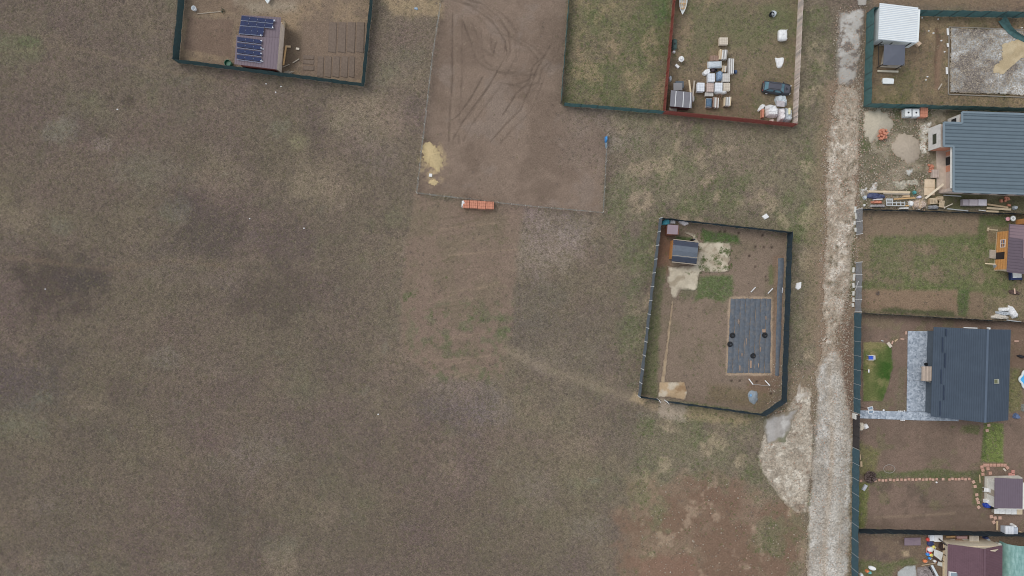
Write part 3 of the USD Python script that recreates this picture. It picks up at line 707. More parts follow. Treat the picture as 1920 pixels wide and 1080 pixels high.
# ---------------------------------------------------------------- fences
TEAL = M('teal_net', (64, 98, 98), .9, .22, 3, dirt=(60, 80, 76), spec=.1)
DTEAL = M('dark_green_net', (48, 70, 72), .9, .22, 3, spec=.1)
BLTEAL = M('blue_green_net', (58, 84, 94), .9, .18, 3, spec=.1)
BLACKNET = M('black_net', (38, 46, 52), .9, .2, 3, spec=.1)
SLATENET = M('slate_grey_net', (90, 98, 106), .9, .15, 3, spec=.1)
RED = M('red_sheet_metal', (128, 58, 50), .5, .15, 2, dirt=(100, 60, 48), dirt_amt=.5)
GALV = M('galvanised_steel', (178, 182, 184), .4, .12, 4, metal=.0)
WHITEP = M('white_painted_steel', (214, 216, 216), .5, .06, 4)
WOODF = M('weathered_fence_wood', (190, 172, 160), .85, .2, 3)
WOODF2 = M('grey_fence_wood', (172, 160, 152), .85, .2, 3)
WOODF3 = M('pale_fence_wood', (204, 188, 176), .85, .2, 3)
DARKPOST = M('dark_post', (54, 66, 66), .7, .15, 4)

NIGHT = M('night_green_net', (46, 60, 68), .9, .2, 3, spec=.1)
def netmat(name, rgb, alpha, grid=None):
    col = C(*rgb)
    nodes = {'d': ('principled_bsdf', {'base_color': col, 'roughness': .85}), 't': ('transparent_bsdf', {}), 'm': ('mix_closure', {'fac': alpha})}
    links = [('t.BSDF', 'm.closure1'), ('d.BSDF', 'm.closure2')]
    if grid:
        nodes['g'] = ('geometry', {}); nodes['w'] = ('noise_texture', {'scale': grid, 'detail': 3.0})
        nodes['r'] = ('map_range', {'from_min': .35, 'from_max': .65, 'to_min': max(0, alpha - .25), 'to_max': min(1, alpha + .25), 'clamp': True})
        links += [('g.position', 'w.vector'), ('w.fac', 'r.value'), ('r.result', 'm.fac')]
    return usdkit.material(stage, '/World/Looks/' + name, nodes, links, surface='m.closure')
CHAIN = netmat('chain_link_mesh', (122, 126, 122), .16, 2.5)
GREYNET = netmat('thin_grey_net', (128, 130, 134), .62, 1.5)

def sheet(mb, a, b, h, z0, seg=6, wav=0.03, top=0.05, t=0.02, seed=0, corr=0.0):
    """an upright sheet between two ground points, a little wavy"""
    r = np.random.default_rng(seed)
    a, b = np.asarray(a), np.asarray(b); d = b - a; L = np.linalg.norm(d); d /= L; n = np.array([-d[1], d[0]])
    rows = 3
    ph = r.uniform(0, 6.28, 4); s = np.linspace(0, 1, seg + 1)
    vv = []
    for k in range(rows):
        f = k / (rows - 1)
        off = wav * np.sin(3.14 * s) * (np.sin(5 * s + ph[k]) + (.6 if k == 1 else 0)) if not corr else corr * np.where(np.arange(seg + 1) % 4 < 2, 1, -1)
        hh = z0 + (h - z0) * f + (top * np.sin(3.14 * s) * np.sin(4 * s + ph[3]) if k == rows - 1 else 0)
        for i in range(seg + 1):
            p = a + d * L * s[i] + n * off[i]
            vv.append([p[0], p[1], hh if np.ndim(hh) == 0 else hh[i]])
    vv = np.array(vv); m = seg + 1
    back = vv + np.append(n * t, 0); front = vv - np.append(n * t * 0, 0)
    V = np.vstack([front, back]); o = len(vv); F = []
    for k in range(rows - 1):
        for i in range(seg):
            q = [k * m + i, k * m + i + 1, (k + 1) * m + i + 1, (k + 1) * m + i]
            F += [q, [o + x for x in q[::-1]]]
    for i in range(seg):
        F += [[(rows - 1) * m + i, (rows - 1) * m + i + 1, o + (rows - 1) * m + i + 1, o + (rows - 1) * m + i], [i + 1, i, o + i, o + i + 1]]
    for k in range(rows - 1):
        F += [[k * m, (k + 1) * m, o + (k + 1) * m, o + k * m], [(k + 1) * m + seg, k * m + seg, o + k * m + seg, o + (k + 1) * m + seg]]
    mb.add(V, F)

def fence(name, label, runs, h, mat, post, bay=2.3, group=None, style='net', pw=0.07, cat='fence', panel='panel', rails=None):
    t = Thing(name, label, cat, group)
    sd = 0
    for run in runs:
        mt = mat
        if isinstance(run, tuple):
            run, mt, post = run
        pts = [P(*p) for p in run]
        for k, (a, b) in enumerate(zip(pts[:-1], pts[1:])):
            L = np.linalg.norm(b - a); n = max(1, round(L / bay)); d = (b - a) / L
            for i in range(n):
                sd += 1
                p, q = a + (b - a) * (i + 0.01) / n, a + (b - a) * (i + 0.99) / n
                hh = h * (1 + 0.02 * math.sin(sd * 1.7))
                mb = MB()
                if style == 'metal':
                    sheet(mb, p, q, hh, 0.02, seg=24, top=0, seed=sd, corr=0.02)
                else:
                    sheet(mb, p, q, hh, 0.03, seg=6, wav=.05 if style == 'net' else .02, top=.06, seed=sd)
                t.add(panel, mb, mt, smooth=style != 'metal')
            last = n + 1 if k == len(pts) - 2 else n
            for i in range(last):
                p = a + (b - a) * i / n
                mb = MB(); mb.obox(p, d[0], d[1], pw, pw * 1.4, -.1, h + 0.06)
                t.add('post', mb, post)
            for z in rails or ():
                mb = MB(); mb.bar(np.append(a, z), np.append(b, z), 0.05); t.add('rail', mb, post)
    return t.done()

fence('screen_fence', 'dark green net fence enclosing the plot with the solar roofed cabin', [[(347.5, -14), (335, 118), (683, 163), (701, -14)]], 1.95, DTEAL, DARKPOST, pw=.05)
fence('screen_fence', 'low green net fence round the empty grassy plot beside the wheel tracks', [[(1067, -14), (1051, 194)], [(1057, 198.5), (1243, 214)]], 1.75, TEAL, DARKPOST, pw=.05)
fence('metal_fence', 'dark red corrugated metal fence along two sides of the pallet yard', [[(1262.5, -14), (1242, 214), (1485, 238)]], 2.0, RED, RED, bay=2.0, style='metal', panel='metal_sheet', rails=(0.5, 1.7))
fence('screen_fence', 'teal net fence round the plot with the white metal shed and stone pad', [[(1928, 210), (1619, 201), (1625, 25), (1721, 30.5), (1928, 34)]], 2.25, TEAL, DARKPOST)
fence('screen_fence', 'thin grey net fence along the track before the orange house, with an open gap', [[(1604.5, 393), (1605, 440)], [(1604, 492), (1603, 584)]], 1.9, GREYNET, WHITEP, bay=1.9)
fence('screen_fence', 'thin dark boundary fence between the scrap row and the orange house garden', [[(1612, 394), (1930, 403)]], 1.3, BLACKNET, DARKPOST)
fence('screen_fence', 'thin dark boundary fence between the orange house garden and the slate-roofed house', [[(1605, 586.5), (1930, 605)]], 1.4, BLACKNET, DARKPOST)
fence('screen_fence', 'blue-green net fence beside the lawn of the slate-roofed house', [[(1601.5, 586), (1600, 772)]], 2.05, BLTEAL, GALV, bay=2.25, pw=.035)
fence('screen_fence', 'long blue-green net fence along the track below the dark gate', [[(1598, 838), (1596, 1092)]], 2.05, BLTEAL, GALV, bay=2.25, pw=.035)
fence('screen_fence', 'black net fence between the brick-edged garden and the bottom corner plot', [[(1600, 991), (1930, 998)]], 2.0, BLACKNET, DARKPOST)
fence('screen_fence', 'dark net fence with pale posts enclosing the garden with the plastic mulch', [([(1236, 410), (1196, 741.5)], SLATENET, WHITEP), ([(1237, 411), (1476, 437), (1465, 749), (1427, 775.5), (1247, 750.5)], NIGHT, DARKPOST), ([(1230, 747), (1197, 742)], NIGHT, DARKPOST)], 2.0, NIGHT, DARKPOST, bay=2.1)
# gate leaves in the garden opening
t = Thing('garden_gate', 'open garden gate of two short white posts in the dark net fence', 'gate')
for x, y in [(1231, 747.2), (1246, 750)]:
    mb = MB(); p = P(x, y); mb.obox(p, 1, -.2, .12, .12, 0, 2.1); t.add('post', mb, WHITEP)
    mb = MB(); mb.bar(np.append(p, 1.9), np.append(p + np.array([.25, -.3]), 1.9), .06); t.add('arm', mb, WHITEP)
t.done()
# plank fence
t = Thing('plank_fence', 'pale upright plank fence with narrow gaps beside the pallet yard and track', 'fence')
a, b = P(1497, -12), P(1485, 238.5); L = np.linalg.norm(b - a); d = (b - a) / L; s = 0.0; k = 0
while s < L - .3:
    w = pyr.choice([.24, .26, .28, .3]); c = a + d * (s + w / 2)
    mb = MB(); mb.obox(c + np.array([-d[1], d[0]]) * pyr.uniform(-.015, .015), d[0], d[1], w, .035, .05, 1.95 + pyr.uniform(-.05, .05))
    t.add('plank', mb, pyr.choice([WOODF, WOODF, WOODF2, WOODF3])); s += w + pyr.choice([.01, .012, .015, .05, .1]); k += 1
nrm = np.array([-d[1], d[0]])
for z in (.5, 1.6):
    mb = MB(); mb.bar(np.append(a + nrm * .06, z), np.append(b + nrm * .06, z), .05, .08); t.add('rail', mb, WOODF2)
t.done()
# wire fence
t = Thing('wire_fence', 'thin wire mesh fence on pale stakes round the bare plot with wheel tracks', 'fence')
for run in ([(826.5, 12), (812, 105), (797, 235), (782, 363)], [(783, 363), (985, 386.5), (1129, 399.5)], [(1130, 399), (1134, 330), (1137.5, 255)]):
    pts = [P(*p) for p in run]
    for a, b in zip(pts[:-1], pts[1:]):
        L = np.linalg.norm(b - a); n = max(1, round(L / 2.0)); d = (b - a) / L
        for i in range(n):
            p, q = a + (b - a) * i / n, a + (b - a) * (i + 1) / n
            mb = MB(); sheet(mb, p, q, 1.25, .05, seg=3, wav=.05, top=.05, t=.008, seed=i); t.add('mesh_panel', mb, CHAIN)
            mb = MB()
            for z in (.1, .65, 1.25):
                mb.bar(np.append(p, z), np.append(q, z), .008)
            t.add('wire', mb, DARKPOST, kind='stuff')
        for i in range(n + 1):
            p = a + (b - a) * i / n
            tl = np.array([pyr.uniform(-.08, .08), pyr.uniform(-.08, .08)])
            mb = MB(); mb.bar(np.append(p, -.1), np.append(p + tl, 1.4), .05); t.add('stake', mb, M('pale_stake', (196, 190, 178), .8, .12))
t.done()
# gate of the slate-roofed house
t = Thing('yard_gate', 'dark brown solid yard gate between the two blue-green fences', 'gate')
GATE = M('dark_brown_gate', (52, 48, 50), .6, .15, 3)
a, b = P(1599, 776), P(1598, 836)
for k in range(3):
    p, q = a + (b - a) * (k + .02) / 3, a + (b - a) * (k + .98) / 3
    mb = MB(); sheet(mb, p, q, 2.05, .08, seg=16, top=0, t=.03, seed=k, corr=.012); t.add('leaf', mb, GATE)
for k in range(4):
    p = a + (b - a) * k / 3
    mb = MB(); mb.obox(p, 0, 1, .1, .1, -.1, 2.15); t.add('post', mb, GATE)
t.done()
mb = MB(); mb.obox(P(1599.5, 779), 0, 1, .8, .3, 0, 1.1, bev=.03)
single('meter_box', 'pale meter cabinet at the roadside beside the dark gate', 'meter box', mb, M('pale_cabinet', (196, 196, 190), .6, .08))
# loose net
t = Thing('loose_net', 'slack green net fallen from the fence across the corner of the stone pad', 'net')
mb = MB(); A = pq([(1880, 33), (1888, 43), (1898, 54), (1910, 62), (1928, 72)], 1.0); w = 5
vv = []
for i, p in enumerate(A):
    for j, (o, z) in enumerate([((-.1, .3), 1.5 - .2 * i), ((0.05, .15), 1.0 - .12 * i), ((.1, 0), .7 - .07 * i), ((.05, -.2), .45), ((-.1, -.35), .28)]):
        vv.append([p[0] + o[0] + .08 * math.sin(i * 2 + j), p[1] + o[1] + .1 * math.sin(i * 1.3 + j * 2), z])
F = []
for i in range(len(A) - 1):
    for j in range(4):
        F.append([i * 5 + j, i * 5 + j + 1, i * 5 + 6 + j, i * 5 + 5 + j])
vv = np.array(vv); mb.add(np.vstack([vv, vv - [0, 0, .02]]), F + [[x + len(vv) for x in f[::-1]] for f in F])
t.add('net', mb, TEAL, smooth=True); t.done()

# ---------------------------------------------------------------- buildings
def slab3(mb, p, t=0.06):
    """a flat panel with four corners in space, t thick"""
    p = np.asarray(p, float); n = np.cross(p[1] - p[0], p[3] - p[0]); n /= np.linalg.norm(n)
    if n[2] < 0:
        p = p[::-1]; n = -n
    lo = p - n * t
    V = np.vstack([lo, p])
    mb.add(V, [[4, 5, 6, 7], [3, 2, 1, 0], [0, 1, 5, 4], [1, 2, 6, 5], [2, 3, 7, 6], [3, 0, 4, 7]])
    return mb

def on(p4, u, v, up=0.0):
    """point inside a four-cornered panel: u along 0-1, v along 0-3, lifted by up"""
    p = np.asarray(p4, float); n = np.cross(p[1] - p[0], p[3] - p[0]); n /= np.linalg.norm(n); n = n if n[2] > 0 else -n
    return p[0] * (1 - u) * (1 - v) + p[1] * u * (1 - v) + p[2] * u * v + p[3] * (1 - u) * v + n * up

def P3(px, py, h):
    return np.append(P(px, py, h), h)

def tiled(mb, p4, rows, t=0.05, lift=0.03):
    """overlapping courses laid down a roof panel (from edge 0-3 down to edge 1-2), each with a small step"""
    for i in range(rows):
        a, b = i / rows, (i + 1.12) / rows
        slab3(mb, [on(p4, a, 0, 0), on(p4, b, 0, lift), on(p4, b, 1, lift), on(p4, a, 1, 0)], t)
    return mb

def wallbox(mb, pts_px, h, z0=-.1, t=None):
    return mb.poly([P(*p) for p in pts_px], z0, h)

def panel_on(a, b, s0, s1, z0, z1, out, mb, depth=0.04):
    """a board on the upright wall from a to b, standing proud on the side of out"""
    a, b = np.asarray(a), np.asarray(b); L = np.linalg.norm(b - a); d = (b - a) / L; n = np.array([-d[1], d[0]])
    if np.dot(n, np.asarray(out)) < 0:
        n = -n
    p, q = a + d * s0, a + d * s1
    return mb.poly([p, q, q + n * depth, p + n * depth], z0, z1)

def window_on(t, a, b, s0, s1, z0, z1, out, frame, glass, name='window'):
    mb = MB(); w = .07
    for u0, u1, v0, v1 in [(s0, s1, z0, z0 + w), (s0, s1, z1 - w, z1), (s0, s0 + w, z0 + w, z1 - w), (s1 - w, s1, z0 + w, z1 - w), ((s0 + s1) / 2 - w / 2, (s0 + s1) / 2 + w / 2, z0 + w, z1 - w)]:
        panel_on(a, b, u0, u1, v0, v1, out, mb, .07)
    f = t.add(name, mb, frame)
    m2 = MB(); panel_on(a, b, s0 + w, s1 - w, z0 + w, z1 - w, out, m2, .03)
    t.add('pane', m2, glass, parent=f)

GLASS = M('dark_window_glass', (60, 80, 96), .08, .1, 1, spec=.6)
WHITEF = M('white_window_frame', (222, 224, 224), .5, .04)
SLATE = M('slate_blue_roof_metal', (61, 73, 87), .6, .06, .8, spec=.2, dirt=(70, 83, 97), dirt_amt=.5)
SLATE2 = M('slate_blue_ridge_metal', (76, 90, 107), .5, .06, 2)
GREYBLUE = M('grey_blue_seam_metal', (92, 108, 118), .6, .05, 1.0, spec=.2)
MAUVE = M('mauve_brown_roof_sheet', (106, 91, 100), .6, .06, 1.2)
MAUVE2 = M('dark_mauve_roof_sheet', (94, 80, 90), .6, .06, 1.5)
PLUM = M('plum_tile_roof', (98, 70, 80), .6, .10, 1.5)
RENDERW = M('unpainted_grey_render', (196, 194, 190), .9, .12, 1.5, dirt=(150, 148, 144))
TERRA = M('terracotta_block_wall', (186, 126, 98), .9, .16, 3)
TERRA2 = M('pale_block_wall', (178, 160, 148), .9, .12, 2, dirt=(166, 158, 150), dirt_amt=.7)
CONC = M('grey_concrete', (170, 164, 154), .9, .12, 2, dirt=(140, 132, 120), bump=.01)
DARKW = M('dark_grey_wall', (74, 84, 94), .8, .1, 2)
BLACK = M('black_opening', (30, 32, 36), .5, .2)
ORWOOD = M('orange_stained_boards', (200, 140, 66), .7, .14, 2.5)
ORWOOD2 = M('orange_brown_boards', (184, 124, 58), .7, .14, 2.5)
TIMBER = M('fresh_timber', (192, 172, 140), .8, .14, 4)
TIMBER2 = M('tan_timber', (178, 152, 116), .8, .16, 4)
OLDTIM = M('grey_old_timber', (160, 148, 132), .85, .18, 4)
BROWNW = M('brown_boards', (128, 98, 78), .8, .18, 3)
OCHRE = M('ochre_plank', (188, 148, 92), .8, .15, 3)

# --- cabin with the solar panels
t = Thing('cabin', 'mauve sheet-roofed cabin carrying two fields of blue solar panels', 'cabin')
hN, hS = 2.75, 2.9
mb = MB(); mb.poly(pq([(471, 45), (534, 50), (528, 137.5), (460, 130), (463, 81), (468, 81)], 0), -.1, 2.6); t.add('wall', mb, M('beige_cabin_wall', (196, 178, 160), .9, .12))
mb = MB(); a, b = P(460, 130.4), P(528, 138); panel_on(a, b, .2, 5.2, .1, 2.3, (0, -1), mb, .08); t.add('dark_red_cladding', mb, M('dark_red_boards', (110, 56, 48), .7, .2))
roofN = [P3(453, 28, 2.75), P3(527, 32.6, 2.62), P3(523.5, 71, 2.62), P3(447, 66.5, 2.75)]
roofS = [P3(443.5, 66, 2.92), P3(523.5, 71.2, 2.8), P3(519, 130, 2.8), P3(439.5, 120, 2.92)]
mb = MB(); slab3(mb, roofN, .08); rN = t.add('roof', mb, MAUVE)
mb = MB(); slab3(mb, roofS, .08); rS = t.add('roof', mb, MAUVE)
for r4, rr, n in ((roofN, rN, 14), (roofS, rS, 15)):
    mb = MB()
    for i in range(n):
        u = (i + .5) / n
        mb.bar(on(r4, u, 0.01, .012), on(r4, u, .99, .012), .05, .025)
    t.add('rib', mb, MAUVE, parent=rr, kind='stuff')
def cellmat():
    nodes = {'tc': ('geometry', {}), 'mp': ('mapping', {'rotation': (0, 0, 0.075)}), 'br': ('brick_texture', {'offset': 0.0, 'color1': (.009, .018, .06), 'color2': (.012, .026, .085), 'mortar': (.03, .045, .10), 'scale': 1.0, 'mortar_size': .008, 'brick_width': .17, 'row_height': .17}),
             'n': ('noise_texture', {'scale': .7, 'detail': 2.0}), 'mx': ('mix', {'mix_type': 'multiply', 'color2': (.75, .9, 1.25), 'fac': .5}),
             'p': ('principled_bsdf', {'roughness': .35, 'specular_ior_level': .12})}
    return usdkit.material(stage, '/World/Looks/solar_cells', nodes, [('tc.position', 'mp.vector'), ('mp.vector', 'br.vector'), ('br.color', 'mx.color1'), ('tc.position', 'n.vector'), ('n.fac', 'mx.fac'), ('mx.color', 'p.base_color')], surface='p.BSDF')
CELLS = cellmat()
ALU = M('bare_aluminium', (196, 200, 206), .35, .05, spec=.5)
def solar(c4, lift):
    """a module with corners given in pixels on the roof's height"""
    p = [P3(x, y, lift) for x, y in c4]
    c = np.mean(p, 0); 
    mb = MB(); slab3(mb, p, .045); f = t.add('solar_panel', mb, M('dark_module_frame', (40, 50, 80), .4, .05))
    inner = [c + (q - c) * np.array([.965, .95, 1]) + [0, 0, .006] for q in p]
    m2 = MB(); slab3(m2, inner, .02); t.add('cell_sheet', m2, CELLS, parent=f)
def gridpanels(q, rows, cols, lift, gap=.02):
    q = np.array(q, float)
    for i in range(rows):
        for j in range(cols):
            def at(u, v):
                return q[0] * (1 - u) * (1 - v) + q[1] * u * (1 - v) + q[2] * u * v + q[3] * (1 - u) * v
            u0, u1, v0, v1 = j / cols + .004, (j + 1) / cols - .004, i / rows + gap, (i + 1) / rows - gap
            solar([at(u0, v0), at(u1, v0), at(u1, v1), at(u0, v1)], lift)
            mb = MB(); mb.bar(P3(*at(u0 + .002, v1 + gap), lift - .01), P3(*at(u1 - .002, v1 + gap), lift - .01), .06, .03); t.add('mounting_rail', mb, M('dull_rail', (118, 128, 152), .6, .05))
            mb = MB(); c_ = P3(*at(u1 + .004, (v0 + v1) / 2), lift); mb.box(c_[0] - .03, c_[1] - .06, c_[0] + .03, c_[1] + .06, lift - .02, lift + .015); t.add('clamp', mb, MATS['dull_rail'])
gridpanels([(452.8, 28.3), (514, 35.5), (511, 52.8), (449.7, 48)], 2, 4, 2.98, gap=.05)
gridpanels([(449.2, 48.6), (495, 52.2), (493, 67), (447.5, 63.2)], 1, 4, 2.98)
gridpanels([(444.6, 66.8), (490.5, 72.6), (490.2, 117.5), (443.6, 111.5)], 4, 3, 3.12, gap=.045)
mb = MB()
for u, v_ in [(.62, .4), (.65, .4), (.62, .8), (.66, .8)]:
    p = on(roofS, u, v_, .05); mb.box(p[0] - .06, p[1] - .06, p[0] + .06, p[1] + .06, p[2] - .06, p[2] + .04)
t.add('roof_cap', mb, ALU, parent=rS)
for x, y in [(514, 38), (511, 51), (489.6, 76), (489.6, 90), (489.5, 100), (489.4, 114), (489, 66)]:
    mb = MB(); p = P(x, y, 3.1); mb.box(p[0] - .07, p[1] - .07, p[0] + .07, p[1] + .07, 2.85, 3.13); t.add('clamp', mb, ALU)
t.done()

# --- white metal shed with dark annex
t = Thing('metal_shed', 'white shed of ribbed sheet metal in the corner of the teal fence', 'shed')
WRIB = M('white_ribbed_sheet_shaded', (186, 195, 204), .5, .05, 1.5, dirt=(172, 178, 182), dirt_amt=.5)  # valleys coloured darker for the shade between ribs, with dirt patches on top
WRIBT = M('white_rib_crown_lit', (208, 217, 226), .5, .04, 1.5)  # rib crowns coloured lighter, the light on them put into the paint
WRIB2 = M('white_ribbed_wall', (206, 212, 220), .5, .05, 1.5)
base = [(1633.5, 24), (1706, 31), (1703, 90), (1632.5, 83)]
mb = MB(); mb.poly([P(*p) for p in base], -.1, 2.6); wl = t.add('wall', mb, WRIB2)
r4 = [P3(1649.5, 5.5, 2.85), P3(1721.5, 14, 2.65), P3(1718.5, 80.5, 2.65), P3(1646.5, 73.5, 2.85)]
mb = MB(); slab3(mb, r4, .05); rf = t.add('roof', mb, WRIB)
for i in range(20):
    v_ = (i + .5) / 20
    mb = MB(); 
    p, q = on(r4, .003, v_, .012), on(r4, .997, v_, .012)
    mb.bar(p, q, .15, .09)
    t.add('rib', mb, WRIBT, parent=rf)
mb = MB()
for a, b in zip([P(*p) for p in base], [P(*p) for p in base[1:] + base[:1]]):
    n = 12
    for i in range(n):
        p = a + (b - a) * (i + .5) / n; mb.obox(p, *(b - a), .06, .05, 0, 2.58)
t.add('wall_rib', mb, WRIB2, parent=wl, kind='stuff')
t.done()
t = Thing('lean_to', 'small dark grey roofed lean-to against the white metal shed', 'lean-to')
r4 = [P3(1658, 83.5, 2.35), P3(1697.5, 84, 2.3), P3(1696, 122.5, 2.1), P3(1656, 121.5, 2.1)]
cc = on(r4, .5, .5, .22)
mb = MB()
V = np.array(r4 + [cc]); mb.add(np.vstack([V, V - [0, 0, .05]]), [[0, 1, 4], [1, 2, 4], [2, 3, 4], [3, 0, 4], [6, 5, 9], [7, 6, 9], [8, 7, 9], [5, 8, 9]])
mb.f[-1] = mb.f[-1][:, ::-1]
for i in range(4):
    j = (i + 1) % 4; mb.add([V[i], V[j], V[j] - [0, 0, .05], V[i] - [0, 0, .05]], [[0, 1, 2], [0, 2, 3]])
t.add('roof', mb, M('charcoal_sheet', (84, 88, 100), .55, .06, 1.5))
DKT = M('dark_timber_frame', (60, 54, 52), .8, .2)
for (x, y) in [(1658, 90), (1693, 90), (1645, 127), (1679, 130), (1640, 88)]:
    mb = MB(); mb.obox(P(x, y), 1, 0, .1, .1, -.1, 2.15); t.add('post', mb, DKT)
for p, q in [((1640, 88), (1640, 127)), ((1640, 88), (1658, 90)), ((1640, 127), (1656, 127))]:
    mb = MB(); mb.bar(np.append(P(*p), 1.1), np.append(P(*q), 1.1), .09); t.add('rail', mb, DKT)
mb = MB(); mb.poly(pq([(1656, 96), (1690, 97), (1688, 128), (1650, 126)], 0), -.05, .1); t.add('floor', mb, OLDTIM)
mb = MB(); mb.bar(P3(1645, 133, .15), P3(1684, 134.5, .15), .25, .2); t.add('step', mb, M('pale_step_board', (196, 186, 164), .8, .15))
t.done()

# --- unfinished house with the grey seam roof
t = Thing('unfinished_house', 'unfinished house with grey-blue seamed metal roof and bare block walls', 'house')
hw, he = 3.45, 3.0
def rh(px):
    return hw - (hw - he) * (px - 1768) / 260
body = [(1741, 229), (1774, 231), (1774, 213), (2060, 226), (2060, 366), (1757, 364), (1757, 284), (1741, 281)]
mb = MB(); mb.poly([P(x, y) for x, y in [(1741, 241), (1777, 242), (1777, 223), (2050, 236), (2050, 372), (1760, 362.5), (1760, 357), (1772, 357), (1772, 283), (1741, 283)]], -.1, 2.72)
t.add('wall', mb, TERRA2)
a, b = P(1741, 283), P(1741, 241)
mb = MB(); L = np.linalg.norm(b - a)
for s0, s1, z0, z1 in [(0, .7, 0, 2.9), (2.2, L, 0, 2.9), (.7, 2.2, 0, 1.0), (.7, 2.2, 2.0, 2.9)]:
    panel_on(a, b, s0, s1, z0, z1, (-1, 0), mb, .06)
t.add('render_face', mb, RENDERW)
mb = MB(); panel_on(a, b, .7, 2.2, 1.0, 2.0, (-1, 0), mb, .02); t.add('window', mb, M('green_black_opening', (52, 58, 44), .4, .2))
a2, b2 = P(1777, 241), P(1777, 223)
mb = MB(); panel_on(a2, b2, .1, 1.4, .0, 2.7, (-1, 0), mb, .02); t.add('render_face', mb, RENDERW)
mb = MB(); panel_on(a2, b2, .4, 1.1, .9, 2.0, (-1, 0), mb, .05); t.add('window', mb, BLACK)
a, b = P(1772, 356), P(1772, 284)
mb = MB(); panel_on(a, b, 3.6, 4.8, .2, 2.2, (-1, 0), mb, .04); t.add('door', mb, BLACK)
mb = MB(); panel_on(a, b, 5.0, 5.6, .0, 2.5, (-1, 0), mb, .02); panel_on(a, b, 2.6, 3.5, 0, 2.5, (-1, 0), mb, .02); t.add('block_face', mb, TERRA)
mb = MB(); panel_on(P(1741, 283.2), P(1771, 283.2), .1, 2.3, .1, 2.6, (0, -1), mb, .03); t.add('block_face', mb, TERRA)
mb = MB(); mb.poly(pq([(1755, 282), (1772, 283), (1772, 357), (1756, 357)], 0), -.05, .22); t.add('porch_floor', mb, M('pinkish_porch_screed', (184, 168, 152), .9, .12, 2))
a, b = P(1760, 362.7), P(2050, 372.2)
for k in range(8):
    mb = MB(); s0 = 3.0 + k * 2.6; panel_on(a, b, s0, s0 + 1.3, .7, 2.0, (0, -1), mb, .02); t.add('window', mb, BLACK)
mb = MB(); mb.bar(P3(1784.5, 276, 3.0), P3(1784.5, 353, 3.0), .25, .35); t.add('lintel', mb, M('white_concrete_beam', (214, 212, 206), .9, .1, 3))
outline = [(1802, 208), (1768, 229), (1768, 275), (1786, 275), (1786, 354)]
step = 6.72; y = 209.0; k = 0
rf_parts = []
SEAMS = [GREYBLUE, M('grey_blue_seam_metal_worn', (95, 111, 121), .6, .06, 1.0, spec=.2), M('grey_blue_seam_metal_dull', (90, 106, 116), .6, .06, 1.0, spec=.2)]
def left_edge(yy):
    return 1802 if yy < 229.5 else (1768 if yy < 275 else 1786)
while y < 358:
    y1 = min(y + step, 360); 
    cuts = [y, y1]
    for cy in (229.5, 275):
        if y < cy < y1:
            cuts = [y, cy, y1]
    mb = MB()
    for c0, c1 in zip(cuts[:-1], cuts[1:]):
        x0 = left_edge((c0 + c1) / 2); sl = 0.029
        xr = 2050
        f = lambda yy, xx: yy + (xx - 1802) * sl * .9 if True else yy
        skew = lambda yy, xx: yy + (xx - 1786) * 0.033
        q4 = [P3(x0, skew(c0, x0), rh(x0)), P3(xr, skew(c0, xr), rh(xr)), P3(xr, skew(c1, xr), rh(xr)), P3(x0, skew(c1, x0), rh(x0))]
        slab3(mb, q4, .07)
    sheetp = t.add('roof_sheet', mb, SEAMS[k % 3])
    m2 = MB(); x0 = left_edge(y + .5)
    m2.bar(P3(x0 + 1, skew(y, x0), rh(x0)) + [0, 0, .03], P3(xr - 1, skew(y, xr), rh(xr)) + [0, 0, .03], .05, .09); t.add('seam', m2, M('seam_ridge_metal', (70, 84, 94), .5, .05), parent=sheetp)
    y += step; k += 1
TRIM = M('grey_blue_trim', (104, 120, 130), .45, .05)
sk = lambda x, y: (x, y + (x - 1786) * 0.033)
for (p, q) in [((1803.5, 209.8), (2048, 209.8)), ((1803.5, 209.8), (1803.5, 231)), ((1769.5, 230.5), (1803.5, 230.5)), ((1769.5, 230.5), (1769.5, 275)), ((1769.5, 274.2), (1787.5, 274.2)), ((1787.5, 274.2), (1787.5, 358.5)), ((1787.5, 358.8), (2048, 358.8))]:
    mb = MB(); p, q = sk(*p), sk(*q); mb.bar(P3(*p, rh(p[0])) + [0, 0, .05], P3(*q, rh(q[0])) + [0, 0, .05], .3, .08); t.add('roof_trim', mb, TRIM)
t.done()

# --- orange house
t = Thing('orange_house', 'timber house with orange boarded gable and mauve sheet roof', 'house')
mb = MB(); mb.poly([P(*p) for p in [(1869, 435), (1935, 440), (1930, 515), (1864, 506)]], -.1, 2.55); t.add('wall', mb, M('pale_house_wall', (200, 180, 150), .9, .1))
a, b = P(1864, 506), P(1869, 435); L = np.linalg.norm(b - a)
n = 14
for i in range(n):
    mb = MB(); z0 = .12 + i * 2.42 / n; panel_on(a, b, 0.02, L - .02, z0 + .012, z0 + 2.42 / n, (-1, 0), mb, .03 + .008 * (i % 2)); t.add('board', mb, ORWOOD if i % 3 else ORWOOD2)
window_on(t, a, b, 3.3, 4.45, 1.0, 2.0, np.array([-1, 0]) , WHITEF, M('blue_window_glass', (70, 110, 160), .1, .1)) 
mb = MB(); panel_on(a, b, 1.55, 2.6, .1, 2.0, (-1, 0), mb, .06); t.add('door', mb, M('dark_brown_door', (44, 36, 36), .6, .15))
r1 = [P3(1892.5, 420, 2.85), P3(1960, 424, 2.75), P3(1955, 518, 2.75), P3(1888, 510, 2.85)]
mb = MB(); slab3(mb, r1, .08); rf = t.add('roof', mb, MAUVE2)
mb = MB(); r2 = [on(r1, .0, .0, .05), on(r1, 1, 0, .05), on(r1, 1, .72, .05), on(r1, .42, .7, .05)]
